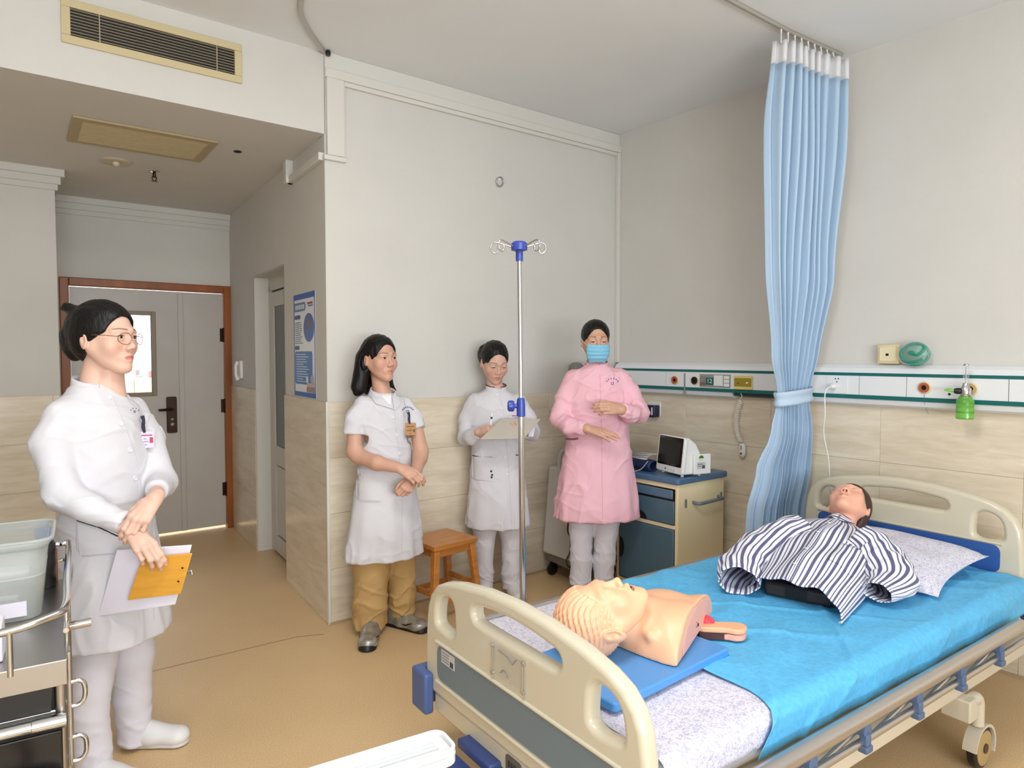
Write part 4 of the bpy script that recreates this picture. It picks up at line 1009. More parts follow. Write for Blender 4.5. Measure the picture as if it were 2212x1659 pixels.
# side rails (folded down)
M['rail_alu'] = mat('satin_aluminium', srgb(196, 192, 190), 0.28, 0.9)
rail_blue = mat('rail_blue', srgb(84, 104, 138), 0.45)
for s, zt, lyt, a, b_ in ((-1, 0.428, 0.588, -1.0, 0.80), (1, 0.490, 0.492, -1.0, 0.80)):
    MB().tube([(a, s*lyt, zt), (b_, s*lyt, zt)], 0.0235 if s < 0 else 0.0165, 16).build('top_rail', M['rail_alu'], bed, smooth=60)
    zl = 0.362
    MB().tube([(a+0.05, s*0.592, zl), (b_+0.22, s*0.592, zl)], 0.011, 12).build('lower_rail', M['rail_alu'], bed, smooth=60)
    for lx in ((0.57, 0.255, -0.05, -0.36, -0.63, -0.9) if s < 0 else (-0.2, 0.6)):
        ly = s*0.60
        if s < 0:
            p_ = MB().box((lx-0.018, ly-0.016, 0.338), (lx+0.018, ly+0.012, 0.358)).box((lx-0.013, ly-0.013, 0.356), (lx+0.013, ly+0.01, 0.392)).build('rail_clamp', rail_blue, bed, bevel=0.004)
            MB().lathe([(0.016, -0.015), (0.021, -0.012), (0.021, 0.012), (0.016, 0.015)], 14, Matrix.Translation((lx+0.004, s*lyt-0.006, 0.398)) @ Matrix.Rotation(R(90), 4, 'X') ).build('clamp_head', rail_blue, p_, smooth=45)
        else:
            p_ = MB().box((lx-0.013, ly-0.012, 0.352), (lx+0.013, ly+0.012, 0.372)).build('rail_clamp', rail_blue, bed, bevel=0.004)
            MB().tube([(lx, ly, 0.372), (lx+0.03, s*lyt, zt)], 0.009, 10).build('rail_strut', M['rail_alu'], p_, smooth=60)
    if s < 0:
        for lx in (0.57, 0.255, -0.05, -0.36, -0.63):
            MB().tube([(lx+0.0, s*0.575, 0.388), (lx-0.24, s*0.583, 0.352)], 0.008, 10).build('rail_strut', M['rail_alu'], bed, smooth=60)
# infusion pole socket at the far side
MB().box((-0.765, 0.488, 0.285), (-0.700, 0.545, 0.40)).build('pole_socket', M['frame_cream'], bed, bevel=0.006)

# ------------------------------------------------------------------ mattress, sheets
MZ = 0.515
mt_ = MB().box((-1.085, -0.518, 0.3955), (1.085, 0.442, MZ-0.006)).build('mattress', mat('mattress_cover', srgb(210, 214, 222), 0.7), None, bevel=0.03, seg=3)
mt_.location = (BC[0], BC[1], 0); mt_.rotation_euler = (0, 0, BA)
tag(mt_, 'thick mattress lying on the hospital bed frame', 'mattress')

def vnoise(P, seed=0):
    """smooth value noise on (n,3) points"""
    P = np.asarray(P, dtype=np.float64)
    i = np.floor(P).astype(np.int64); f = P-i; f = f*f*(3-2*f)
    def h(a, b, c):
        n = (a*374761393 + b*668265263 + c*2147483647 + seed*1013904223) & 0x7fffffff
        n = (n ^ (n >> 13))*1274126177 & 0x7fffffff
        return ((n ^ (n >> 16)) & 0xffff)/65535.0
    x, y, z = i[:, 0], i[:, 1], i[:, 2]
    def L_(a, b, t): return a+(b-a)*t
    c00 = L_(h(x, y, z), h(x+1, y, z), f[:, 0]); c10 = L_(h(x, y+1, z), h(x+1, y+1, z), f[:, 0])
    c01 = L_(h(x, y, z+1), h(x+1, y, z+1), f[:, 0]); c11 = L_(h(x, y+1, z+1), h(x+1, y+1, z+1), f[:, 0])
    return L_(L_(c00, c10, f[:, 1]), L_(c01, c11, f[:, 1]), f[:, 2])*2-1

def floral_material():
    m, nt, b = _mat('lavender_sprig_cotton'); N, L = nt.nodes, nt.links
    tc = N.new('ShaderNodeTexCoord')
    n0 = N.new('ShaderNodeTexNoise'); n0.inputs['Scale'].default_value = 105; n0.inputs['Detail'].default_value = 2.5; n0.inputs['Distortion'].default_value = 1.4
    L.new(tc.outputs['Object'], n0.inputs['Vector'])
    cr = N.new('ShaderNodeValToRGB'); e = cr.color_ramp.elements
    e[0].position = 0.40; e[0].color = srgb(184, 181, 206); e[1].position = 0.52; e[1].color = srgb(220, 218, 228)
    L.new(n0.outputs['Fac'], cr.inputs['Fac']); L.new(cr.outputs[0], b.inputs['Base Color'])
    b.inputs['Roughness'].default_value = 0.85
    bp = N.new('ShaderNodeBump'); bp.inputs['Strength'].default_value = 0.15; bp.inputs['Distance'].default_value = 0.002
    L.new(n0.outputs['Fac'], bp.inputs['Height']); L.new(bp.outputs[0], b.inputs['Normal'])
    return m
M['floral'] = floral_material()
M['bluesheet'] = mat('blue_nonwoven_sheet', srgb(92, 182, 230), 0.65, noise=0.10, nscale=60, bump=0.45, bscale=60)

def sheet(name, label, lx0, lx1, lift, m_, drop0, drop1, seed, amp, edge=None, nu=150, nv=90):
    """cloth over the mattress: v runs across from the near drop to the far drop"""
    W = 0.485; tot = drop0 + 2*W + drop1
    V = np.zeros(((nu+1)*(nv+1), 3)); k = 0
    U_, V_ = np.meshgrid(np.linspace(0, 1, nu+1), np.linspace(0, 1, nv+1), indexing='xy')
    s_ = V_*tot
    lx = lx0+(lx1-lx0)*U_
    if edge is not None: lx = lx + edge(V_)*(1-U_)
    OFF = -0.038
    ly = np.where(s_ < drop0, -W, np.where(s_ > drop0+2*W, W, s_-drop0-W))
    z = np.where(s_ < drop0, MZ-(drop0-s_), np.where(s_ > drop0+2*W, MZ-(s_-drop0-2*W), MZ))
    # round the mattress edge
    rr = 0.035
    dn = np.abs(s_-drop0); df = np.abs(s_-drop0-2*W)
    rn = np.clip(1-dn/rr, 0, 1)**2*rr*0.35; rf = np.clip(1-df/rr, 0, 1)**2*rr*0.35
    z = z-rn-rf; ly = ly+rn-rf
    P = np.stack([lx.ravel(), ly.ravel(), np.zeros(lx.size)], 1)
    sf = (s_.ravel())
    Q = np.stack([lx.ravel(), sf, np.full(lx.size, seed*7.3)], 1)
    a1 = vnoise(Q*np.array([5, 3.2, 1]), seed); a2 = vnoise(Q*np.array([11, 8, 1])+4, seed+1)
    # creases: ridged noise, run obliquely
    d1 = Q[:, 0]*0.75+Q[:, 1]*0.66; d2 = -Q[:, 0]*0.66+Q[:, 1]*0.75
    r1 = 1-np.abs(vnoise(np.stack([d1*2.2, d2*9, Q[:, 2]], 1), seed+2)); r1 = np.clip((r1-0.78)/0.22, 0, 1)**1.5
    r2 = 1-np.abs(vnoise(np.stack([d1*8, d2*1.8, Q[:, 2]+3], 1), seed+3)); r2 = np.clip((r2-0.8)/0.2, 0, 1)**1.5
    hgt = amp*(0.5+0.5*a1)*0.7 + amp*0.3*(0.5+0.5*a2) + amp*1.0*r1 + amp*0.8*r2
    side = ((s_ < drop0+0.02) | (s_ > drop0+2*W-0.02)).ravel()
    zz = z.ravel(); yy = ly.ravel()
    zz = zz+np.where(side, 0, hgt)+lift
    yy = yy+np.where(side, np.sign(ly.ravel())*(hgt*0.8+lift), 0)
    Vv = np.stack([lx.ravel(), yy+OFF, zz], 1)
    idx = np.arange((nu+1)*(nv+1)).reshape(nv+1, nu+1)
    F = np.stack([idx[:-1, :-1].ravel(), idx[:-1, 1:].ravel(), idx[1:, 1:].ravel(), idx[1:, :-1].ravel()], 1)
    o = obj(name, mesh_np(name, Vv, F), m_, None, smooth=180, solid=0.0012)
    o.location = (BC[0], BC[1], 0); o.rotation_euler = (0, 0, BA)
    return tag(o, label, 'sheet')
sheet('bed_sheet', 'white lavender patterned bed sheet showing at the foot end', -1.088, -0.35, 0.0025, M['floral'], 0.075, 0.05, 2, 0.0025, nu=90)
def blue_edge(v): return 0.012*np.sin(v*9)-0.10*np.clip((0.18-v)/0.18, 0, 1)**1.5 + 0.34*np.clip((v-0.55)/0.45, 0, 1)
sheet('disposable_sheet', 'creased bright blue disposable sheet covering most of the bed', -0.665, 1.09, 0.0075, M['bluesheet'], 0.105, 0.05, 5, 0.0085, blue_edge, nu=220, nv=120)

# blue CPR board
cb_ = empty('cpr_board', BL(-0.80, -0.115, MZ+0.016), BA+R(5)); tag(cb_, 'flat bright blue board under the CPR bust', 'board')
bblue = mat('board_blue', srgb(80, 148, 214), 0.4)
MB().prism(rounded(0.53, 0.35, 0.012, 4), 0, 0.026, 'z').build('slab', bblue, cb_, bevel=0.005)
BZ = MZ+0.016+0.026

# pillow
def pillow(name, label, lx, ly, z, rz, tx, w, d, h, m_):
    mb = MB()
    n = 26
    V, F = [], []
    for sgn in (1, -1):
        for j in range(n+1):
            for i in range(n+1):
                u, v = i/n*2-1, j/n*2-1
                ex = (1-abs(u)**3.2)*(1-abs(v)**3.2)
                pin = 1-0.06*(1-abs(v)**2)*abs(u)**6 - 0.0
                t = h*max(0, ex)**0.55
                wr = 0.006*math.sin(9*u+4*v)*math.sin(7*v-2*u)*(ex)
                V.append((u*w/2*(1-0.07*(1-v*v)*abs(u)**8), v*d/2*(1-0.09*(1-u*u)*abs(v)**8), sgn*(t+wr) if sgn > 0 else -t*0.55))
    N_ = (n+1)**2
    for s_i in range(2):
        for j in range(n):
            for i in range(n):
                q = (s_i*N_+j*(n+1)+i, s_i*N_+j*(n+1)+i+1, s_i*N_+(j+1)*(n+1)+i+1, s_i*N_+(j+1)*(n+1)+i)
                F.append(q if s_i == 0 else q[::-1])
    me = mesh_np(name, V, F)
    o = obj(name, me, m_, None, smooth=180)
    o.location = BL(lx, ly, z); o.rotation_euler = (0, tx, BA+rz)
    return tag(o, label, 'pillow')
pillow('pillow', 'white lavender patterned pillow under the striped manikin', 0.745, 0.0, MZ+0.062, R(3), R(-6), 0.54, 0.82, 0.078, M['floral'])

# ------------------------------------------------------------------ infusion pole in the bed's socket
ivb, ivt = Vector(BL(-0.732, 0.515, 0.29)), Vector(at_depth(1121.5, 522, 2.575))
ip = empty('infusion_pole', ivb); tag(ip, 'chrome infusion pole with blue hook head and blue clamp', 'infusion pole')
ax_ = (ivt-ivb); L_iv = ax_.length
q_ = ax_.to_track_quat('Z', 'Y').to_matrix().to_4x4()
clz = (1.255-ivb.z)/(ivt.z-ivb.z)*L_iv
MB().lathe([(0.0115, 0.0), (0.0115, clz)], 20, q_).build('lower_tube', M['chrome'], ip, smooth=40)
MB().lathe([(0.0085, clz-0.05), (0.0085, L_iv-0.06)], 20, q_).build('upper_tube', M['chrome'], ip, smooth=40)
clp = MB().lathe([(0.0135, clz-0.035), (0.0165, clz-0.033), (0.0165, clz+0.01), (0.0145, clz+0.032), (0.010, clz+0.036)], 22, q_).build('clamp', M['royal'], ip, smooth=40)
Mk = Matrix.Translation(ax_*((clz+0.005)/L_iv)) @ Matrix.Rotation(math.atan2(-RT[1], -RT[0]), 4, 'Z') @ Matrix.Rotation(R(90), 4, 'Y')
MB().lathe([(0.008, 0.012), (0.009, 0.024), (0.017, 0.025), (0.021, 0.03), (0.021, 0.045), (0.016, 0.05), (0.004, 0.051)], 20, Mk).build('clamp_knob', M['royal'], clp, smooth=40)
hh = MB().lathe([(0.0135, L_iv-0.072), (0.0135, L_iv-0.04), (0.016, L_iv-0.035), (0.030, L_iv-0.032), (0.031, L_iv-0.008), (0.022, L_iv), (0.004, L_iv+0.001)], 24, q_).build('hook_head', M['royal'], ip, smooth=40)
for az, ln in ((10, 1.0), (175, 1.05), (215, 0.9), (-40, 0.95), ):
    # hooks: out, up, and back in a curl; azimuth measured from the camera's right
    c_, s_ = math.cos(R(az)), math.sin(R(az))
    pts = []
    for r_, z_ in ((0.025, -0.02), (0.05, -0.012), (0.075, -0.004), (0.088, -0.002), (0.098, -0.008), (0.102, -0.022), (0.097, -0.036), (0.086, -0.042), (0.077, -0.036), (0.076, -0.024), (0.079, -0.016)):
        pts.append(tuple(RT*(c_*r_*ln) + FWH*(s_*r_*ln) + np.array([0, 0, z_])))
    P = spline(pts, 4)
    MB().tube([tuple(Vector(p)+ax_) for p in P], 0.003, 8).build('hook', M['chrome'], ip, smooth=60)

# ------------------------------------------------------------------ sculpting toolkit: blended solids -> one continuous surface
class Field:
    def __init__(s, lo, hi, h):
        s.h = h; s.lo = np.array(lo, dtype=np.float64)
        s.n = np.maximum(4, np.ceil((np.array(hi)-s.lo)/h).astype(int)+1)
        s.ax = [(s.lo[i]+h*np.arange(s.n[i])).astype(np.float32) for i in range(3)]
        s.F = np.full(s.n, 0.5, dtype=np.float32)
    def _sub(s, lo, hi, pad):
        a = np.clip(np.floor((np.array(lo)-pad-s.lo)/s.h).astype(int), 0, s.n)
        b = np.clip(np.ceil((np.array(hi)+pad-s.lo)/s.h).astype(int)+1, 0, s.n)
        if np.any(b <= a): return None
        return tuple(slice(int(a[i]), int(b[i])) for i in range(3))
    def op(s, prim, k, mode='add'):
        lo, hi, fn = prim
        sl = s._sub(lo, hi, k+3*s.h)
        if sl is None: return s
        X = s.ax[0][sl[0]][:, None, None]; Y = s.ax[1][sl[1]][None, :, None]; Z = s.ax[2][sl[2]][None, None, :]
        d = fn(X, Y, Z).astype(np.float32)
        f = s.F[sl]
        k = max(k, 1e-5)
        if mode == 'add':
            hh = np.maximum(k-np.abs(f-d), 0)/k
            s.F[sl] = np.minimum(f, d)-hh*hh*k*0.25
        else:
            d = -d
            hh = np.maximum(k-np.abs(f-d), 0)/k
            s.F[sl] = np.maximum(f, d)+hh*hh*k*0.25
        return s
    def add(s, prim, k=0.01): return s.op(prim, k, 'add')
    def sub(s, prim, k=0.004): return s.op(prim, k, 'sub')
    def mesh(s, smooth=1):
        F = s.F; n = s.n; h = s.h
        F[0] = F[-1] = 0.5; F[:, 0] = F[:, -1] = 0.5; F[:, :, 0] = F[:, :, -1] = 0.5
        I = F < 0
        c = np.zeros(tuple(n-1), dtype=np.int8)
        for dx in (0, 1):
            for dy in (0, 1):
                for dz in (0, 1):
                    c += I[dx:n[0]-1+dx, dy:n[1]-1+dy, dz:n[2]-1+dz]
        cells = np.argwhere((c > 0) & (c < 8))
        vid = np.full(tuple(n-1), -1, dtype=np.int32)
        vid[cells[:, 0], cells[:, 1], cells[:, 2]] = np.arange(len(cells))
        acc = np.zeros((len(cells), 3), np.float32); cnt = np.zeros(len(cells), np.float32)
        cor = [(0,0,0),(1,0,0),(0,1,0),(1,1,0),(0,0,1),(1,0,1),(0,1,1),(1,1,1)]
        val = [F[cells[:, 0]+a, cells[:, 1]+b, cells[:, 2]+d] for a, b, d in cor]
        for i in range(8):
            for j in range(i+1, 8):
                if sum(abs(cor[i][q]-cor[j][q]) for q in range(3)) != 1: continue
                m = (val[i] < 0) != (val[j] < 0)
                den = np.where(m, val[i]-val[j], 1); t = np.where(m, val[i]/den, 0)
                for q in range(3):
                    acc[:, q] += np.where(m, cor[i][q]+t*(cor[j][q]-cor[i][q]), 0)
                cnt += m
        V = (cells+acc/cnt[:, None])*h+s.lo
        faces = []
        for axis in range(3):
            a, b = [(1, 2), (2, 0), (0, 1)][axis]
            sl0 = [slice(None)]*3; sl1 = [slice(None)]*3
            sl0[axis] = slice(0, n[axis]-1); sl1[axis] = slice(1, n[axis])
            ch = I[tuple(sl0)] != I[tuple(sl1)]
            e = np.argwhere(ch)
            ok = (e[:, a] > 0) & (e[:, b] > 0) & (e[:, a] < n[a]-1) & (e[:, b] < n[b]-1)
            e = e[ok]
            def cell(da, db):
                q = e.copy(); q[:, a] -= da; q[:, b] -= db
                return vid[q[:, 0], q[:, 1], q[:, 2]]
            Q = np.stack([cell(1, 1), cell(0, 1), cell(0, 0), cell(1, 0)], 1)
            inside = I[e[:, 0], e[:, 1], e[:, 2]]
            Q[~inside] = Q[~inside][:, ::-1]
            faces.append(Q)
        Fq = np.concatenate(faces) if faces else np.zeros((0, 4), int)
        Fq = Fq[(Fq >= 0).all(1)]
        for _ in range(smooth): V = laplace(V, Fq, 0.5)
        return V, Fq
def laplace(V, Fq, w):
    n = len(V); S = np.zeros((n, 3)); C_ = np.zeros(n)
    for i in range(4):
        a, b = Fq[:, i], Fq[:, (i+1) % 4]
        for q in range(3):
            S[:, q] += np.bincount(a, V[b, q], n)
        C_ += np.bincount(a, minlength=n)
        for q in range(3):
            S[:, q] += np.bincount(b, V[a, q], n)
        C_ += np.bincount(b, minlength=n)
    return V*(1-w)+w*S/np.maximum(C_, 1)[:, None]
def normals(V, Fq):
    d1 = V[Fq[:, 2]]-V[Fq[:, 0]]; d2 = V[Fq[:, 3]]-V[Fq[:, 1]]
    fn = np.cross(d1, d2); N = np.zeros_like(V)
    for i in range(4):
        for q in range(3): N[:, q] += np.bincount(Fq[:, i], fn[:, q], len(V))
    return N/np.maximum(np.linalg.norm(N, axis=1), 1e-12)[:, None]

def cap(a, b, ra, rb=None, flat=None):
    """tapered capsule; flat=(axis, factor<1) squashes it along axis"""
    a = np.array(a, float); b = np.array(b, float); rb = ra if rb is None else rb
    r = max(ra, rb); lo = np.minimum(a, b)-r; hi = np.maximum(a, b)+r
    d = b-a; dd = max(float(d @ d), 1e-12)
    if flat is not None: fu = np.array(flat[0], float); fu = fu/np.linalg.norm(fu); ff = 1.0/flat[1]-1.0
    def fn(X, Y, Z):
        x, y, z = X-a[0], Y-a[1], Z-a[2]
        t = np.clip((x*d[0]+y*d[1]+z*d[2])/dd, 0, 1)
        x = x-t*d[0]; y = y-t*d[1]; z = z-t*d[2]
        if flat is not None:
            s_ = (x*fu[0]+y*fu[1]+z*fu[2])*ff
            x = x+fu[0]*s_; y = y+fu[1]*s_; z = z+fu[2]*s_
        return np.sqrt(x*x+y*y+z*z)-(ra+(rb-ra)*t)
    return lo, hi, fn
def ell(c, r, Rm=None):
    c = np.array(c, float); r = np.array(r, float); m = r.max() if Rm is not None else None
    lo, hi = (c-m, c+m) if Rm is not None else (c-r, c+r)
    Rt = None if Rm is None else np.array(Rm).T
    def fn(X, Y, Z):
        x, y, z = X-c[0], Y-c[1], Z-c[2]
        if Rt is not None:
            x, y, z = (Rt[0][0]*x+Rt[0][1]*y+Rt[0][2]*z, Rt[1][0]*x+Rt[1][1]*y+Rt[1][2]*z, Rt[2][0]*x+Rt[2][1]*y+Rt[2][2]*z)
        k0 = np.sqrt((x/r[0])**2+(y/r[1])**2+(z/r[2])**2)
        k1 = np.sqrt((x/r[0]**2)**2+(y/r[1]**2)**2+(z/r[2]**2)**2)
        return k0*(k0-1)/np.maximum(k1, 1e-6)
    return lo, hi, fn
def rings(R_, fold=None, p=2.0):
    """stack of level ellipses: rows (z, cx, cy, rx, ry[, rot]) from bottom to top; fold(theta, z) scales the radius"""
    A = np.array(sorted(R_), float)
    z0, z1 = A[0, 0], A[-1, 0]
    m = A[:, 3:5].max()*1.25
    lo = np.array([A[:, 1].min()-m, A[:, 2].min()-m, z0]); hi = np.array([A[:, 1].max()+m, A[:, 2].max()+m, z1])
    zz = np.linspace(z0, z1, 160)
    def sm(col):
        # smooth (Hermite) interpolation of the ring parameters
        xs, ys = A[:, 0], A[:, col]
        m_ = np.gradient(ys, xs)
        i = np.clip(np.searchsorted(xs, zz)-1, 0, len(xs)-2)
        hgt = xs[i+1]-xs[i]; t = (zz-xs[i])/hgt
        return (2*t**3-3*t**2+1)*ys[i]+(t**3-2*t**2+t)*hgt*m_[i]+(-2*t**3+3*t**2)*ys[i+1]+(t**3-t**2)*hgt*m_[i+1]
    cols = [sm(c) for c in range(1, A.shape[1])]
    def fn(X, Y, Z):
        zc = np.clip(Z, z0, z1)
        P = [np.interp(zc, zz, c).astype(np.float32) for c in cols]
        x, y = X-P[0], Y-P[1]
        if len(P) > 4:
            c, s_ = np.cos(P[4]), np.sin(P[4]); x, y = c*x+s_*y, -s_*x+c*y
        rx, ry = P[2], P[3]
        q = (np.abs(x/rx)**p+np.abs(y/ry)**p)**(1/p)
        if fold is not None:
            q = q/(1+fold(np.arctan2(y/ry, x/rx), Z))
        d = (q-1)*np.minimum(rx, ry)*0.9
        return np.maximum(d, np.maximum(z0-Z, Z-z1))
    return lo, hi, fn
def rotm(yaw=0, pitch=0, roll=0):
    """yaw about z, then pitch about x (nod), roll about y; degrees"""
    return np.array(Matrix.Rotation(R(yaw), 3, 'Z') @ Matrix.Rotation(R(pitch), 3, 'X') @ Matrix.Rotation(R(roll), 3, 'Y'))

SKIN = np.array(srgb(226, 178, 150)[:3]); LIP = np.array(srgb(196, 120, 108)[:3]); BROW = np.array(srgb(60, 44, 38)[:3])
M['skin'] = attr_mat('skin', 0.5, sss=0.15, bump=0.08, bscale=400)
M['hair'] = mat('black_hair', srgb(12, 10, 11), 0.4, spec=0.3, bump=0.5, bscale=180, stretch=(1, 1, 0.25))
M['eye'] = attr_mat('eye', 0.15)

def head_field(h, eyes='open', mouth='closed', ears=True, neck=True, neck_end=(0, 0.034, -0.21)):
    """head in its own frame: faces -y, z up, origin at eye level midway between ears"""
    ne = np.array(neck_end, float)
    f = Field(np.minimum((-0.105, -0.135, -0.14), ne-0.06 if neck else 0), np.maximum((0.105, 0.125, 0.135), ne+0.06 if neck else 0), h)
    f.add(ell((0, 0.012, 0.032), (0.074, 0.091, 0.081)))
    f.add(ell((0, -0.030, -0.028), (0.0600, 0.057, 0.076)), 0.03)
    for s in (-1, 1):
        f.add(cap((s*0.050, 0.0, -0.040), (s*0.016, -0.062, -0.096), 0.017, 0.013), 0.04)
        f.add(ell((s*0.040, -0.060, -0.028), (0.024, 0.020, 0.024)), 0.03)
        f.add(cap((s*0.012, -0.084, 0.023), (s*0.045, -0.072, 0.021), 0.008, 0.006), 0.025)
    f.add(ell((0, -0.077, -0.099), (0.016, 0.013, 0.013)), 0.025)
    # eye hollows
    for s in (-1, 1):
        f.sub(ell((s*0.031, -0.099, 0.004), (0.018, 0.014, 0.011)), 0.014)
        f.add(ell((s*0.031, -0.0755, 0.002), (0.0155, 0.0145, 0.0135)), 0.008)
        if eyes == 'open': f.sub(ell((s*0.031, -0.094, 0.002), (0.0150, 0.010, 0.0062)), 0.002)
        elif eyes == 'half': f.sub(ell((s*0.031, -0.094, -0.001), (0.0140, 0.010, 0.0034)), 0.002)
        else:
            f.sub(cap((s*0.019, -0.0895, -0.002), (s*0.031, -0.0915, -0.0065), 0.0014), 0.002)
            f.sub(cap((s*0.031, -0.0915, -0.0065), (s*0.043, -0.0855, -0.002), 0.0014), 0.002)
    # nose
    f.add(cap((0, -0.083, 0.010), (0, -0.101, -0.025), 0.0065, 0.0078), 0.012)
    f.add(ell((0, -0.103, -0.029), (0.0100, 0.009, 0.0085)), 0.008)
    for s in (-1, 1):
        f.add(ell((s*0.0125, -0.096, -0.034), (0.0075, 0.009, 0.0075)), 0.007)
        f.sub(ell((s*0.006, -0.101, -0.0415), (0.0032, 0.005, 0.004)), 0.002)
    # mouth
    f.add(ell((0, -0.078, -0.064), (0.026, 0.016, 0.018)), 0.02)
    if mouth == 'closed':
        f.add(cap((-0.019, -0.0865, -0.063), (0, -0.0945, -0.059), 0.0035, 0.0052), 0.006)
        f.add(cap((0.019, -0.0865, -0.063), (0, -0.0945, -0.059), 0.0035, 0.0052), 0.006)
        f.add(cap((-0.015, -0.0865, -0.069), (0.0, -0.0930, -0.0715), 0.0035, 0.0060), 0.006)
        f.add(cap((0.015, -0.0865, -0.069), (0.0, -0.0930, -0.0715), 0.0035, 0.0060), 0.006)
        f.sub(cap((-0.021, -0.0905, -0.0650), (0.0, -0.0995, -0.0652), 0.0014), 0.002)
        f.sub(cap((0.021, -0.0905, -0.0650), (0.0, -0.0995, -0.0652), 0.0014), 0.002)
    else:
        f.add(cap((-0.022, -0.086, -0.062), (0, -0.094, -0.056), 0.004, 0.006), 0.006)
        f.add(cap((0.022, -0.086, -0.062), (0, -0.094, -0.056), 0.004, 0.006), 0.006)
        f.add(cap((-0.018, -0.084, -0.078), (0.018, -0.084, -0.078), 0.007, 0.007), 0.006)
        f.sub(ell((0, -0.092, -0.068), (0.020, 0.030, 0.0068)), 0.003)
    if ears:
        for s in (-1, 1):
            f.add(ell((s*0.077, 0.014, -0.014), (0.007, 0.017, 0.029), rotm(s*18, -12)), 0.008)
            f.sub(ell((s*0.087, 0.010, -0.010), (0.007, 0.009, 0.018), rotm(s*18, -12)), 0.005)
    if neck:
        f.add(cap((0, 0.022, -0.045), tuple(ne), 0.038, 0.047), 0.022)
    return f
def face_tint(V, skin=SKIN, brow=True, lips=True):
    C_ = np.tile(skin, (len(V), 1)).astype(np.float64)
    x, y, z = np.abs(V[:, 0]), V[:, 1], V[:, 2]
    def mixin(w, col):
        w = np.clip(w, 0, 1)[:, None]; C_[:] = C_*(1-w)+col*w
    front = y < -0.055
    mixin(np.where(front, 0.30*np.exp(-((x-0.042)**2+(z+0.03)**2)/0.0004), 0), np.array(srgb(214, 142, 122)[:3]))
    if lips:
        lz = -0.0655+0.0018*np.cos(x*120)
        d = np.maximum((x/0.0205)**2+((z-lz)/0.0092)**2-1, -1)
        mixin(np.where(y < -0.082, np.clip(-d*3, 0, 1), 0), LIP)
    if brow:
        t_ = np.clip((x-0.012)/0.040, 0, 1)
        bz = 0.0265+0.0035*np.sin(t_*2.6)-0.002*t_
        th = 0.0032*(1-t_*0.55)
        w = np.where((x > 0.013) & (x < 0.053) & front, np.clip(1.8-np.abs(z-bz)/th*1.3, 0, 1), 0)
        mixin(w*0.72, BROW)
    return C_

def hand_prims(wrist, fdir, normal, curl, side, size=1.0, spread=0.5, thumb=(0.5, 0.4), flex=None):
    """capsules of a hand. fdir: wrist->knuckles; normal: out of the back of the hand; side=+1 thumb lies on the (fdir x normal) side.
    curl: bend of each finger (index..little) 0..1; thumb=(spread, bend)"""
    w = np.array(wrist, float); f = np.array(fdir, float); f /= np.linalg.norm(f)
    n = np.array(normal, float); n = n-f*(n @ f); n /= np.linalg.norm(n)
    t = np.cross(f, n)*side                       # towards the thumb
    s = size; out = []; 
    ofs = [0.026, 0.009, -0.008, -0.024]; kl = [0.086, 0.090, 0.085, 0.076]
    fl = [(0.042, 0.025, 0.020), (0.046, 0.029, 0.021), (0.043, 0.027, 0.020), (0.034, 0.020, 0.018)]
    fr = [0.0088, 0.0090, 0.0086, 0.0078]
    tips = []
    for i in range(4):
        kn = w+(f*kl[i]+t*ofs[i]*1.05+n*(0.003 if i in (1, 2) else 0.0))*s
        out.append((w+(f*0.012+t*ofs[i]*0.55)*s, kn, 0.0135*s, 0.0112*s))
        d = f+t*(ofs[i]*spread*5); d /= np.linalg.norm(d)
        c = curl[i] if hasattr(curl, '__len__') else curl
        ang = [c*70, c*85, c*55]
        p = kn; a = 0
        for q in range(3):
            a += R(ang[q])
            dv = d*math.cos(a)-n*math.sin(a)
            p2 = p+dv*fl[i][q]*s
            out.append((p, p2, (fr[i]-0.0007*q)*s, (fr[i]-0.0007*(q+1))*s)); p = p2
        tips.append(p)
    b = w+(f*0.022+t*0.022-n*0.006)*s
    ts, tb = thumb
    d1 = f*(1-0.55*ts)+t*(0.35+0.65*ts)-n*(0.35); d1 /= np.linalg.norm(d1)
    k1 = b+d1*0.038*s
    d2 = d1*(1-0.5*tb)+f*0.45*tb-t*0.25*tb-n*0.35*tb; d2 /= np.linalg.norm(d2)
    k2 = k1+d2*0.033*s
    d3 = d2*(1-0.4*tb)+f*0.3*tb-t*0.35*tb; d3 /= np.linalg.norm(d3)
    k3 = k2+d3*0.026*s
    out += [(w+f*0.008*s, b+d1*0.01*s, 0.016*s, 0.016*s), (b, k1, 0.0155*s, 0.0112*s), (k1, k2, 0.0105*s, 0.0098*s), (k2, k3, 0.0096*s, 0.0082*s)]
    out.append((w-f*0.02*s, w+f*0.05*s, 0.0195*s, 0.022*s))
    return out, n
def add_hand(fld, prims, n, k=0.006):
    for i, (a, b, ra, rb) in enumerate(prims):
        last = i == len(prims)-1
        fld.add(cap(a, b, ra, rb, (n, 0.72) if last else None), 0.012 if last else k)

def join_meshes(parts):
    V, F, o = [], [], 0
    for v, f in parts:
        V.append(v); F.append(f+o); o += len(v)
    return np.concatenate(V), np.concatenate(F)

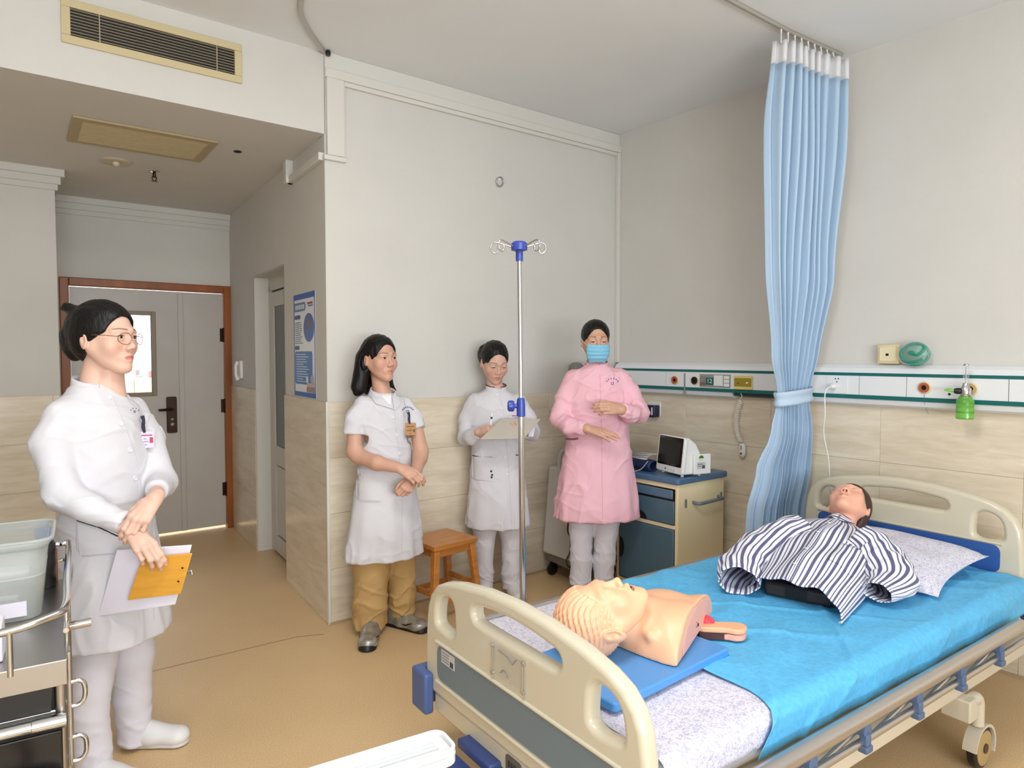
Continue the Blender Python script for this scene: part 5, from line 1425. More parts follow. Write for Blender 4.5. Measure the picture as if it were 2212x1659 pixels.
# ------------------------------------------------------------------ people
class Person:
    """local frame: x = to the right as seen from the room's near side, y = away, z = up; origin on the floor"""
    def __init__(s, name, label, px, depth):
        p = at_depth(px, 829.5, depth); s.depth = depth
        s.o = np.array([p[0], p[1], 0.0])
        s.e = empty(name, s.o, R(YAW)); tag(s.e, label, 'person')
        s.parts = []
    def P(s, px, py, w=0.0):
        q = at_depth(px, py, s.depth+w)-s.o
        return np.array([q @ RT, q @ FWH, q[2]])
    def m(s, w=0.0): return (s.depth+w)/FPX          # metres per pixel at that depth
    def ring(s, py, xl, xr, w, ry):
        a, b = s.P(xl, py, w), s.P(xr, py, w)
        return ((a[2]+b[2])/2, (a[0]+b[0])/2, w, abs(b[0]-a[0])/2, ry)
    def build(s, name, V, F, m_, tint=None, smooth=180, parent=None):
        me = mesh_np(name, V, F)
        if tint is not None: set_tint(me, tint)
        return obj(name, me, m_, parent or s.e, smooth=smooth)

def cloth_disp(V, N, seed, amp, fz=26, fxy=9, mask=None, zf=None):
    """creases along the surface normal: long vertical folds below zf, short crosswise ones above"""
    wp = np.stack([vnoise(V*5+3.1*k, seed+20+k) for k in range(3)], 1)
    def ridge(Q, s_, t0): return np.clip((1-np.abs(vnoise(Q, s_))-t0)/(1-t0), 0, 1)**1.3
    up = 0.7*ridge((V @ rotm(0, 20, -25).T)*np.array([fxy*0.9, fxy*0.9, fz*0.5])+wp*1.2, seed, 0.70)+0.55*ridge((V @ rotm(0, 25, 35).T)*np.array([fxy*1.3, fxy*1.3, fz*0.75])+wp*1.3, seed+1, 0.72)-0.3
    if zf is None: g = np.zeros(len(V))
    else: g = np.clip((zf-V[:, 2])/0.2, 0, 1)
    dn = 1.1*ridge(V*np.array([13, 13, 2.6])+wp*0.8, seed+2, 0.62)+0.5*ridge(V*np.array([7, 7, 6.0])+wp*1.5, seed+3, 0.75)-0.4
    d = amp*(up*(1-g)+dn*g)
    if mask is not None: d = d*mask
    return V+N*d[:, None]

def surf_bvh(V, F):
    return BVHTree.FromPolygons([tuple(v) for v in V], [tuple(f) for f in F.tolist()])

def hit(bvh, pr, px, py):
    """where the sight line through a pixel of the photo meets the garment (person frame)"""
    c = EYE-pr.o; c = Vector((c @ RT, c @ FWH, c[2])); d = ray(px, py); d = Vector((d @ RT, d @ FWH, d[2])).normalized()
    h_ = bvh.ray_cast(c, d)
    return h_[0], h_[1], d, c
def patch(pr, bvh, corners, name, m_, off=0.002, thick=0.003, nu=8, nv=8, parent=None, rnd=0.0):
    """thin cloth or card piece laid on the coat's front; corners TL,TR,BR,BL in photo pixels"""
    TL, TR, BR, BL_ = [np.array(c, float) for c in corners]
    V = []; ok = True; last = None
    for lay in (0, 1):
        for j in range(nv+1):
            for i in range(nu+1):
                u, v = i/nu, j/nv
                p = (TL*(1-u)+TR*u)*(1-v)+(BL_*(1-u)+BR*u)*v
                co, no, d_, c_ = hit(bvh, pr, p[0], p[1])
                if co is None or (last is not None and abs((co-c_).length-last) > 0.12):
                    co = c_+d_*(last if last is not None else pr.depth)
                last = (co-c_).length
                edge = (i in (0, nu) or j in (0, nv))
                o_ = (off+thick if lay == 0 else -0.004)
                V.append(tuple(co - d_*o_))
    n1 = (nu+1)*(nv+1); F = []
    for j in range(nv):
        for i in range(nu):
            a = j*(nu+1)+i
            F.append((a, a+nu+1, a+nu+2, a+1)); F.append((n1+a, n1+a+1, n1+a+nu+2, n1+a+nu+1))
    for i in range(nu):
        F.append((i, i+1, n1+i+1, n1+i)); a = nv*(nu+1)+i; F.append((a+1, a, n1+a, n1+a+1))
    for j in range(nv):
        a = j*(nu+1); F.append((a+nu+1, a, n1+a, n1+a+nu+1)); a += nu; F.append((a, a+nu+1, n1+a+nu+1, n1+a))
    me = mesh_np(name, V, F)
    return obj(name, me, m_, parent or pr.e, smooth=50)
def button(pr, bvh, px, py, r, m_, parent):
    co, no, d_, c_ = hit(bvh, pr, px, py)
    if co is None: return
    q = no.to_track_quat('Z', 'Y').to_matrix().to_4x4()
    MB().lathe([(r*0.9, -0.002), (r, 0.001), (r*0.95, 0.003), (r*0.7, 0.0032), (r*0.6, 0.002)], 14, Matrix.Translation(co) @ q).build('button', m_, parent, smooth=40)

def place_head(pr, Rm, feat, px, py, w0):
    """head origin such that the given feature (head frame) stands at the photo pixel, origin at depth offset w0"""
    v = Rm @ np.array(feat, float)
    return pr.P(px, py, w0+v[1])-v
def make_head(pr, c, size, yaw, pitch, roll, eyes='open', h=0.0024, skin=SKIN, base=None):
    """returns head verts in person frame, transform, and builds eyeballs"""
    Rm = rotm(yaw, pitch, roll)*size
    ne = (0, 0.034, -0.21) if base is None else np.linalg.inv(Rm) @ (np.array(base, float)-c)      # neck runs to the collar
    f = head_field(h, eyes=eyes, neck_end=ne)
    V, F = f.mesh(2)
    T = face_tint(V, skin)
    W = V @ Rm.T + c
    # eyes
    for s_ in (-1, 1):
        mb = MB().lathe([(0.0001, -0.0134)]+[(0.0134*math.sin(R(a)), -0.0134*math.cos(R(a))) for a in range(6, 180, 6)]+[(0.0001, 0.0134)], 24, Matrix.Rotation(R(90), 4, 'X'))
        Ve = np.array(mb.V); d = Ve[:, 1]
        Ve2 = Ve + np.array([s_*0.031, -0.0745, 0.002])
        col = np.tile(np.array(srgb(226, 220, 214)[:3]), (len(Ve), 1))
        rr = np.hypot(Ve[:, 0]-0.0015, Ve[:, 2])
        col[(d < 0) & (rr < 0.0070)] = np.array(srgb(34, 22, 18)[:3])
        me = mesh_np('eye', Ve2 @ Rm.T + c, mb.F); set_tint(me, col)
        ey = obj('eye', me, M['eye'], pr.e, smooth=180)
        # upper lash line
        L_ = []
        for k in range(13):
            t = -1+2*k/12
            if eyes == 'open': dx, dz = 0.0158*t, 0.0062*math.sqrt(max(0, 1-t*t*0.96))-0.0002
            else: dx, dz = 0.0150*t, 0.0030*math.sqrt(max(0, 1-t*t*0.96))-0.0032
            yy = -0.0755-0.0146*math.sqrt(max(0.02, 1-(dx/0.0170)**2-(dz/0.0150)**2))
            L_.append(tuple(Rm @ np.array([s_*0.031+dx, yy, 0.002+dz])+c))
        MB().tube(L_, [0.0006]+[0.0011]*11+[0.0006], 6).build('eyelash', M['hair'], ey, smooth=60)
    return W, F, T, Rm

def make_hair(pr, c, Rm, extra, cuts, name='hair', h=0.003, base=True, amp=0.0022, seed=1, k=0.012, thick=0.007, streak=(90, 40, 30)):
    f = Field((-0.15, -0.16, -0.26), (0.15, 0.20, 0.17), h)
    if base:
        t = thick
        f.add(ell((0, 0.014, 0.034), (0.074+t, 0.091+t, 0.081+t)))
        f.add(ell((0, 0.045, -0.02), (0.064+t*0.6, 0.055+t*0.6, 0.07)), 0.03)
    for pr_, kk in extra: f.add(pr_, kk)
    for pr_, kk in cuts: f.sub(pr_, kk)
    V, F = f.mesh(1)
    N = normals(V, F)
    st = vnoise(V*np.array(streak), seed)*0.7+vnoise(V*np.array(streak)*2.3, seed+3)*0.3
    V = V+N*(amp*st)[:, None]
    W = V @ Rm.T + c
    return pr.build(name, W, F, M['hair'])

def shoe_mesh(pr, heel, toe, width, height, h=0.004, sole=True):
    """simple slip-on shape between heel and toe points on the floor (person frame)"""
    a, b = np.array(heel, float), np.array(toe, float); d = (b-a); L_ = np.linalg.norm(d[:2]); u = d/L_; v = np.array([-u[1], u[0], 0])
    lo = np.minimum(a, b)-0.07; hi = np.maximum(a, b)+0.07; lo[2] = -0.01; hi[2] = height+0.07
    f = Field(lo, hi, h)
    w = width/2
    f.add(cap(a+u*0.035+(0, 0, 0.035), a+u*L_*0.45+(0, 0, 0.033), 0.034, 0.036), 0.02)
    f.add(cap(a+u*L_*0.45+(0, 0, 0.033), b-u*0.045+(0, 0, 0.028), w, w*0.92, ((0, 0, 1), 0.72)), 0.03)
    f.add(ell(b-u*0.045+(0, 0, 0.028), (w*0.98, w*0.98, 0.03)), 0.02)
    f.add(cap(a+u*0.04+(0, 0, 0.04), a+u*0.05+(0, 0, height), 0.036, 0.037), 0.03)
    f.add(cap(a+u*0.06+(0, 0, height*0.85), b-u*0.09+(0, 0, 0.038), 0.033, 0.026), 0.03)
    # flat sole
    f.sub(((lo[0], lo[1], -1), (hi[0], hi[1], 0.0), lambda X, Y, Z: Z-0.001+0*X+0*Y), 0.004)
    return f.mesh(1)

def white_shoe(pr, heel, toe, height):
    """white slip-on shoe with a separate flat sole"""
    V, F = shoe_mesh(pr, heel, toe, 0.084, height)
    V = V+np.array([0, 0, 0.006])
    o = pr.build('shoe', V, F, M['shoe_white'])
    a, b = np.array(heel, float), np.array(toe, float); L_ = np.linalg.norm(b-a); u = (b-a)/L_
    f = Field(np.minimum(a, b)-0.07, np.maximum(a, b)+np.array([0.07, 0.07, 0.05]), 0.004)
    f.add(cap(a+u*0.036+(0, 0, 0.010), a+u*L_*0.5+(0, 0, 0.010), 0.037, 0.036, ((0, 0, 1), 0.33)), 0.004)
    f.add(cap(a+u*L_*0.5+(0, 0, 0.010), b-u*0.044+(0, 0, 0.010), 0.037, 0.043, ((0, 0, 1), 0.30)), 0.01)
    f.sub(((-9, -9, -1), (9, 9, 0.0), lambda X, Y, Z: Z-0.0005+0*X+0*Y), 0.002)
    Vs, Fs = f.mesh(1)
    pr.build('sole', Vs, Fs, M['sole_white'], parent=o)
    return o

M['coat_white'] = mat('white_coat_cotton', srgb(213, 211, 216), 0.85, bump=0.12, bscale=220, noise=0.01, nscale=8)
M['coat_pink'] = mat('pink_coat_cotton', srgb(238, 186, 198), 0.8, bump=0.12, bscale=220)
M['trouser_white'] = mat('white_trouser_cotton', srgb(220, 217, 226), 0.85, bump=0.12, bscale=200)
M['khaki'] = mat('khaki_cotton', srgb(194, 160, 106), 0.85, bump=0.15, bscale=200)
M['shoe_white'] = mat('white_shoe', srgb(226, 224, 224), 0.5, bump=0.1, bscale=150)
M['sole_white'] = mat('sole_rubber', srgb(206, 202, 198), 0.6)
M['navy_trim'] = mat('navy_trim', srgb(40, 36, 60), 0.7)
M['pocket_line'] = mat('button_white', srgb(224, 222, 226), 0.4)
M['emblem'] = mat('emblem_blue', srgb(70, 92, 140), 0.7)

def coat_rings(pr, rows, th):
    """rows (py, pxc, rx, ry[, w]) -> rings turned by th degrees"""
    out = []
    for r_ in rows:
        w = r_[4] if len(r_) > 4 else 0.0
        c = pr.P(r_[1], r_[0], w)
        out.append((c[2], c[0], c[1], r_[2], r_[3], R(th)))
    return out
def make_coat(pr, name, rows, th, sleeves, m_, h, seed, fold_amp=0.035, fold_z=None, nf=7, amp=0.006, cut=None, extra=None):
    rg = coat_rings(pr, rows, th)
    zs = [r_[0] for r_ in rg]; zb, zt = min(zs), max(zs)
    zf = fold_z if fold_z is not None else zb+0.45*(zt-zb)
    rs = np.random.RandomState(seed); ph = rs.rand(6)*6.28
    def fold(t, z):
        g = np.clip((zf-z)/(zf-zb), 0, 1)
        return g*fold_amp*(np.sin(nf*t+ph[0]+2*z)*0.6+0.5*np.sin((nf+4)*t+ph[1])+0.4*np.sin(3*t+ph[2]))
    lo = np.array([min(r_[1]-r_[3]*1.2 for r_ in rg), min(r_[2]-r_[3]*1.2 for r_ in rg), zb-0.02]); hi = np.array([max(r_[1]+r_[3]*1.2 for r_ in rg), max(r_[2]+r_[3]*1.2 for r_ in rg), zt+0.03])
    for ch in sleeves:
        for p, r_ in ch: lo = np.minimum(lo, p-r_-0.03); hi = np.maximum(hi, p+r_+0.03)
    f = Field(lo, hi, h)
    f.add(rings(rg, fold))
    for ch in sleeves:
        for (a, ra), (b, rb) in zip(ch[:-1], ch[1:]): f.add(cap(a, b, ra, rb), 0.035 if a is ch[0][0] else 0.02)
    for ch in sleeves:            # flat cuff: trim beyond the sleeve's end
        (a, ra), (b, rb) = ch[-2], ch[-1]
        d = (b-a)/np.linalg.norm(b-a)
        c0 = b+d*0.0
        f.sub((c0-0.09, c0+0.09, lambda X, Y, Z, c0=c0, d=d: np.maximum(-((X-c0[0])*d[0]+(Y-c0[1])*d[1]+(Z-c0[2])*d[2]), np.sqrt((X-c0[0])**2+(Y-c0[1])**2+(Z-c0[2])**2)-0.085)), 0.004)
    if extra: extra(f)
    V, F = f.mesh(2)
    N = normals(V, F)
    V = cloth_disp(V, N, seed, amp, zf=zf)
    o = pr.build(name, V, F, m_)
    return o, V, F, rg
def legs(pr, name, chains, m_, h, seed, top=None, amp=0.005):
    allp = np.array([p for c in chains for p, r_ in c]); rr = max(r_ for c in chains for p, r_ in c)
    f = Field(allp.min(0)-rr-0.02, allp.max(0)+rr+0.02, h)
    for c in chains:
        for (a, ra), (b, rb) in zip(c[:-1], c[1:]): f.add(cap(a, b, ra, rb), 0.02)
    if top is not None: f.add(top, 0.05)
    for c in chains:
        zc = c[-1][0][2]; p = c[-1][0]
        f.sub(((p[0]-0.12, p[1]-0.12, zc-0.2), (p[0]+0.12, p[1]+0.12, zc), lambda X, Y, Z, zc=zc, p=p: np.maximum(Z-zc, np.maximum(np.abs(X-p[0])-0.11, np.abs(Y-p[1])-0.11))), 0.004)
    V, F = f.mesh(2); N = normals(V, F)
    zc = min(c[-1][0][2] for c in chains)
    msk = 0.5+1.3*np.clip((zc+0.32-V[:, 2])/0.3, 0, 1)
    V = cloth_disp(V, N, seed, amp, fz=30, fxy=8, mask=msk)
    return pr.build(name, V, F, m_)
def arm_skin(chain, prims, n, h=0.003, extra=()):
    pts = [np.array(p) for p, r_ in chain]+[np.array(q) for a, b, ra, rb in prims for q in (a, b)]
    pts = np.array(pts); f = Field(pts.min(0)-0.06, pts.max(0)+0.06, h)
    for (a, ra), (b, rb) in zip(chain[:-1], chain[1:]): f.add(cap(a, b, ra, rb), 0.02)
    add_hand(f, prims, n)
    return f.mesh(2)
def flat_tint(V, col=None):
    return np.tile(SKIN if col is None else col, (len(V), 1))
def torso_core(pr, rg, neck, legs_):
    """plain body under the clothes so that head, arms and legs belong to one figure"""
    lo = np.array([min(r_[1]-r_[3] for r_ in rg), min(r_[2]-r_[3] for r_ in rg), 0.05]); hi = np.array([max(r_[1]+r_[3] for r_ in rg), max(r_[2]+r_[3] for r_ in rg), max(r_[0] for r_ in rg)+0.1])
    f = Field(lo-0.05, hi+0.05, 0.014)
    up = [(r_[0], r_[1], r_[2], r_[3]*0.72, r_[4]*0.72, r_[5]) for r_ in rg if r_[0] > 0.72]
    f.add(rings(up)); f.add(cap(neck[0], neck[1], 0.045, 0.05), 0.04)
    for c in legs_:
        for (a, ra), (b, rb) in zip(c[:-1], c[1:]): f.add(cap(a, b, ra*0.62, rb*0.62), 0.03)
    return f.mesh(1)
def collar_band(pr, c, Rm_yaw, rx, ry, z0, z1, gap, m_, tilt=0.15, name='collar', n=40, thick=0.004, lean=0.006):
    """standing collar: open ring round the neck; gap in degrees at the front"""
    mb = MB()
    def fn(u, v):
        a = R(-90+gap/2+(360-gap)*u)
        x, y = (rx+lean*(1-v))*math.cos(a), (ry+lean*(1-v))*math.sin(a)
        z = z0+(z1-z0)*v + tilt*y
        ca, sa = math.cos(R(Rm_yaw)), math.sin(R(Rm_yaw))
        return (c[0]+ca*x-sa*y, c[1]+sa*x+ca*y, z)
    mb.grid(fn, n, 4)
    return mb.build(name, m_, pr.e, smooth=180, solid=thick)

def badge(pr, bvh, px, py, w, hgt, face, label, lines, clip=True, off=0.012, parent=None, turn=0.0):
    """name badge hanging from a dark strap clip"""
    co, no, d_, c_ = hit(bvh, pr, px, py)
    if co is None: co = c_+d_*((pr.depth-0.08)/d_.y)
    co = co-d_*off
    Mx = Matrix.Translation(co) @ Matrix.Rotation(R(turn)-math.atan2(d_.x, d_.y), 4, 'Z')
    b_ = MB().prism(rounded(w, hgt, 0.004, 3), -0.0015, 0.0015, 'y', Mx).build('name_badge', face, parent or pr.e, bevel=0.001)
    for (u0, v0, u1, v1, m_) in lines:
        MB().box((w*(u0-0.5), -0.0023, hgt*(0.5-v1)), (w*(u1-0.5), -0.0016, hgt*(0.5-v0)), Mx).build('badge_print', m_, b_)
    if clip:
        MB().tube([(-0.002, -0.003, hgt*0.5-0.004), (-0.006, -0.003, hgt*0.5+0.02), (-0.004, -0.001, hgt*0.5+0.04), (-0.008, 0.004, hgt*0.5+0.055)], [0.004, 0.006, 0.005, 0.007], 8, M=Mx).build('badge_strap', M['navy_trim'], b_, smooth=60)
    b_['label'] = label
    return b_
def emblem(pr, bvh, x, y, s, parent, m_=None, n=6):
    """arc of small embroidered characters over a little square mark; pixels"""
    m_ = m_ or M['emblem']
    for k in range(n):
        a = R(155-130*k/max(1, n-1)); px, py = x+s*math.cos(a), y-s*0.8*math.sin(a)
        d = s*0.11
        patch(pr, bvh, [(px-d, py-d), (px+d, py-d*1.1), (px+d*0.9, py+d), (px-d, py+d*0.8)], 'emblem_character', m_, 0.001, 0.0015, 1, 1, parent)
    d = s*0.24
    for q in ([(x-d, y-d), (x+d, y-d), (x+d, y-d*0.55), (x-d, y-d*0.55)], [(x-d, y+d*0.55), (x+d, y+d*0.55), (x+d, y+d), (x-d, y+d)], [(x-d, y-d), (x-d*0.55, y-d), (x-d*0.55, y+d), (x-d, y+d)], [(x+d*0.55, y-d), (x+d, y-d), (x+d, y+d), (x+d*0.55, y+d)]):
        patch(pr, bvh, q, 'emblem_mark', m_, 0.001, 0.0015, 1, 1, parent)
def placket(pr, bvh, pts, m_, parent, w=0.004, name='placket'):
    """thin raised seam line down the front through photo pixels"""
    P = []
    last = None
    for (x0, z0), (x1, z1) in zip(pts[:-1], pts[1:]):
        for k in range(12):
            t = k/12; x, z = x0+(x1-x0)*t, z0+(z1-z0)*t
            co, no, d_, c_ = hit(bvh, pr, x, z)
            if co is not None and (not P or (Vector(P[-1])-co).length < 0.12): P.append(tuple(co-d_*0.0005))
    if len(P) > 3: MB().tube(P, w*0.5, 6, flat=((0, 1, 0), 0.5)).build(name, m_, parent, smooth=60)

SKIN_N1 = np.array(srgb(222, 182, 162)[:3]); SKIN_N2 = np.array(srgb(206, 160, 138)[:3]); SKIN_N3 = np.array(srgb(208, 166, 148)[:3]); SKIN_N4 = np.array(srgb(206, 160, 134)[:3])

# ================================================================== nurse with glasses, at the left
p1 = Person('person', 'person in long white coat and glasses holding a wooden clipboard', 215, 2.4)
TH1 = 72
rows = [(828, 198, 0.060, 0.056), (848, 202, 0.098, 0.076), (876, 206, 0.140, 0.100), (930, 212, 0.160, 0.124), (1000, 222, 0.158, 0.124), (1075, 229, 0.155, 0.122), (1150, 233, 0.170, 0.136), (1250, 240, 0.185, 0.148), (1320, 246, 0.193, 0.156), (1368, 250, 0.198, 0.160)]
a1 = [(p1.P(132, 893, -0.13), 0.046), (p1.P(108, 955, -0.165), 0.055), (p1.P(134, 1068, -0.19), 0.052), (p1.P(190, 1097, -0.20), 0.046), (p1.P(268, 1131, -0.19), 0.036)]
a2 = [(p1.P(286, 890, 0.15), 0.055), (p1.P(318, 950, 0.15), 0.056), (p1.P(348, 1040, 0.08), 0.052), (p1.P(338, 1062, -0.06), 0.038)]
coat1, V1, F1, rg1 = make_coat(p1, 'coat', rows, TH1, [a1, a2], M['coat_white'], 0.0055, 3, fold_amp=0.025, amp=0.006)
bv1 = surf_bvh(V1, F1)
# head
HS1 = 1.05
Rm = rotm(80, 2, 0)*HS1
c1 = place_head(p1, Rm, (-0.082, 0.014, -0.020), 177, 740, 0.005)
Hv, Hf, Ht, Rm = make_head(p1, c1, HS1, 80, 2, 0, 'open', 0.0022, SKIN_N1, base=(rg1[0][1], rg1[0][2], rg1[0][0]-0.05))
# arms and hands
h1, n1 = hand_prims(p1.P(284, 1146, -0.20), p1.P(322, 1192, -0.235)-p1.P(284, 1146, -0.20), (0.55, -0.72, 0.42), (0.34, 0.40, 0.46, 0.52), -1, 0.98, 0.15, (-0.4, 1.0))
A1 = arm_skin([(p1.P(215, 1110, -0.20), 0.027), (p1.P(283, 1147, -0.19), 0.027)], h1, n1, 0.0026)
h2, n2 = hand_prims(p1.P(334, 1078, -0.15), p1.P(296, 1128, -0.215)-p1.P(334, 1078, -0.15), (0.25, -0.85, 0.45), (0.35, 0.38, 0.42, 0.5), 1, 0.98, 0.25, (0.2, 0.5))
A2 = arm_skin([(p1.P(339, 1064, -0.075), 0.024), (p1.P(334, 1078, -0.15), 0.026)], h2, n2, 0.0026)
lg1 = [[(p1.P(205, 1360, -0.07), 0.085), (p1.P(203, 1420, -0.09), 0.072), (p1.P(192, 1540, -0.12), 0.058), (p1.P(206, 1695, -0.14), 0.060)], [(p1.P(278, 1350, 0.09), 0.085), (p1.P(284, 1410, 0.09), 0.075), (p1.P(285, 1500, 0.09), 0.062), (p1.P(291, 1600, 0.09), 0.057)]]
core = torso_core(p1, rg1, (c1+np.array([0, 0.02, -0.1]), c1+np.array([0, 0.03, -0.26])), lg1)
Vb, Fb = join_meshes([(Hv, Hf), A1, A2, core])
p1.build('body', Vb, Fb, M['skin'], np.concatenate([Ht, flat_tint(A1[0], SKIN_N1), flat_tint(A2[0], SKIN_N1), flat_tint(core[0], SKIN_N1)]))
legs(p1, 'trousers', lg1, M['trouser_white'], 0.0055, 4, amp=0.004)
# shoes
def floor_pt(pr, px, py):
    q = on_z(px, py, 0.0)-pr.o; return np.array([q @ RT, q @ FWH, 0.0])
white_shoe(p1, floor_pt(p1, 262, 1612), floor_pt(p1, 409, 1606), 0.075)
s0 = p1.P(206, 1695, -0.15); white_shoe(p1, (s0[0]-0.04, s0[1]+0.01, 0), (s0[0]+0.19, s0[1]-0.03, 0), 0.05)
# hair: swept back into a clipped bun with an upturned tail
hair = [(cap((0.0, 0.095, 0.03), (0.0, 0.115, -0.03), 0.046, 0.040), 0.03), (ell((0, 0.135, 0.0), (0.032, 0.030, 0.034)), 0.02), (cap((0.0, 0.10, 0.075), (0.0, 0.150, 0.098), 0.028, 0.012), 0.02), (cap((0.0, 0.14, 0.094), (0.0, 0.172, 0.090), 0.012, 0.003), 0.012), (ell((0, 0.115, -0.055), (0.026, 0.024, 0.03)), 0.015)]
cuts = [(ell((0, -0.115, -0.022), (0.090, 0.097, 0.104)), 0.006), (ell((0, -0.03, -0.11), (0.13, 0.085, 0.085)), 0.008), (ell((0, -0.052, -0.040), (0.11, 0.058, 0.062)), 0.008)]
make_hair(p1, c1, Rm, hair, cuts, seed=4, thick=0.011)
# glasses
gl = MB()
for s_ in (-1, 1):
    gl.tube([tuple((Rm @ np.array([s_*0.033+0.0235*math.cos(R(a)), -0.107+0.012*abs(math.cos(R(a)))*(1 if s_*math.cos(R(a)) > 0 else -0.1), -0.003+0.019*math.sin(R(a))]))+c1) for a in range(0, 360, 15)], 0.0011, 6, closed=True)
    gl.tube([tuple(Rm @ np.array(q)+c1) for q in ((s_*0.056, -0.094, 0.004), (s_*0.072, -0.06, 0.006), (s_*0.077, 0.0, 0.006), (s_*0.077, 0.02, 0.0))], 0.0011, 6)
gl.tube([tuple(Rm @ np.array(q)+c1) for q in ((-0.0095, -0.107, 0.0), (0.0, -0.11, 0.003), (0.0095, -0.107, 0.0))], 0.0011, 6)
gl_o = gl.build('glasses', mat('rose_metal', srgb(150, 112, 100), 0.3, 0.8), p1.e, smooth=60)
for s_ in (-1, 1):
    MB().add([tuple((Rm @ np.array([s_*0.033+0.0228*math.cos(R(a)), -0.107+0.012*abs(math.cos(R(a)))*(1 if s_*math.cos(R(a)) > 0 else -0.1), -0.003+0.0185*math.sin(R(a))]))+c1) for a in range(0, 360, 15)], [tuple(range(24))]).build('lens', mat('lens_glass', (1, 1, 1, 1), 0.03, trans=1.0, alpha=0.12), gl_o)
# coat details
M['coat_line'] = mat('coat_seam', srgb(196, 194, 204), 0.8)
nk = np.array([rg1[0][1], rg1[0][2], rg1[0][0]])
collar_band(p1, (nk[0]+0.004, nk[1], 0), TH1, 0.062, 0.060, nk[2]-0.035, nk[2]+0.012, 42, M['coat_white'], tilt=0.28, thick=0.005)
def XZ(pr, px, py, w=-0.12):
    return (px, py)
for (bx_, by_) in ((236, 858), (261, 915), (281, 972), (292, 1033)):
    x, z = XZ(p1, bx_, by_); button(p1, bv1, x, z, 0.0095, M['pocket_line'], coat1)
placket(p1, bv1, [XZ(p1, 245, 862), XZ(p1, 272, 925), XZ(p1, 293, 985), XZ(p1, 303, 1040), XZ(p1, 318, 1150), XZ(p1, 328, 1260), XZ(p1, 334, 1350)], M['coat_line'], coat1, 0.004)
pk = patch(p1, bv1, [XZ(p1, 166, 1128), XZ(p1, 262, 1165), XZ(p1, 258, 1193), XZ(p1, 172, 1200)], 'pocket', M['coat_white'], 0.002, 0.003, 10, 10, coat1)
placket(p1, bv1, [XZ(p1, 166, 1124), XZ(p1, 215, 1140), XZ(p1, 258, 1160)], M['navy_trim'], coat1, 0.005, 'pocket_piping')
placket(p1, bv1, [XZ(p1, 165, 1135), XZ(p1, 166, 1185), XZ(p1, 180, 1202), XZ(p1, 250, 1196)], M['coat_line'], coat1, 0.005, 'pocket_seam')
x, z = XZ(p1, 291, 889); emblem(p1, bv1, x, z, 9, coat1, None, 4)
x, z = XZ(p1, 314, 950)
redm = mat('badge_red', srgb(176, 60, 84), 0.5); lil = mat('badge_lilac', srgb(206, 196, 226), 0.35)
badge(p1, bv1, x, z, 0.056, 0.060, lil, 'lilac name badge on dark clip', [(0.12, 0.20, 0.9, 0.27, redm), (0.74, 0.36, 0.94, 0.7, redm), (0.1, 0.42, 0.25, 0.46, grey), (0.4, 0.42, 0.58, 0.46, grey), (0.1, 0.6, 0.68, 0.64, grey), (0.12, 0.78, 0.3, 0.82, grey), (0.45, 0.78, 0.6, 0.82, grey)], off=0.012, parent=coat1)

# things she holds
def held_sheet(pr, name, label, cat, corners, w, thick, m_):
    """flat board given by its four corners (px,py,dw): TL,TR,BR,BL, in the person's own place"""
    P = [pr.P(*c) for c in corners]
    n = np.cross(P[1]-P[0], P[3]-P[0]); n /= np.linalg.norm(n)
    V = [tuple(p) for p in P]+[tuple(p+n*thick) for p in P]
    W = [pr.o + RT*v[0] + FWH*v[1] + np.array([0, 0, v[2]]) for v in V]
    e_ = np.mean(W, axis=0)
    mb = MB().add([tuple(v-e_) for v in W], [(3, 2, 1, 0), (4, 5, 6, 7), (0, 1, 5, 4), (1, 2, 6, 5), (2, 3, 7, 6), (3, 0, 4, 7)])
    o = mb.build(name, m_, None, bevel=min(0.004, thick*0.4)); o.location = e_
    return tag(o, label, cat), W
woodb = mat('honey_clipboard_wood', srgb(226, 164, 62), 0.45, noise=0.08, nscale=12, stretch=(1, 1, 6))
cbd, W = held_sheet(p1, 'clipboard', 'honey coloured wooden clipboard held by the person in glasses', 'clipboard', [(306, 1206, -0.178), (415, 1195, -0.168), (390, 1283, -0.170), (275, 1297, -0.180)], 0, 0.004, woodb)
for (px_, py_) in ((396, 1226), (387, 1255)):
    q = p1.P(px_, py_, -0.170); q = p1.o+RT*q[0]+FWH*q[1]+np.array([0, 0, q[2]])-np.array(cbd.location)
    MB().disc(q-0.004*FWH, 0.0028, tuple(-FWH), 0.003, 10).build('rivet', M['bronze'], cbd)
q = p1.P(411, 1236, -0.164); q = p1.o+RT*q[0]+FWH*q[1]+np.array([0, 0, q[2]])-np.array(cbd.location)
MB().tube([tuple(q-RT*0.01), tuple(q+RT*0.004+np.array([0, 0, 0.004])), tuple(q+RT*0.006-np.array([0, 0, 0.006]))], 0.004, 8).build('clip', M['chrome'], cbd, smooth=60)
paper = mat('white_paper', srgb(232, 228, 240), 0.7)
fol, W = held_sheet(p1, 'paper_folder', 'white paper folder held behind the honey coloured clipboard', 'folder', [(252, 1188, -0.158), (414, 1177, -0.150), (378, 1306, -0.158), (211, 1332, -0.166)], 0, 0.005, paper)
pa, pb = p1.P(334, 1185, -0.205), p1.P(346, 1230, -0.190)
pw = [p1.o+RT*q[0]+FWH*q[1]+np.array([0, 0, q[2]]) for q in (pa, pb)]
pen = MB().tube([(0, 0, 0), tuple((pw[1]-pw[0])*0.7), tuple((pw[1]-pw[0]))], [0.006, 0.006, 0.0015], 10).build('pen', mat('dark_pen', srgb(60, 58, 62), 0.4), None, smooth=50)
pen.location = pw[0]; tag(pen, 'dark pen in the hand on the honey coloured clipboard', 'pen')

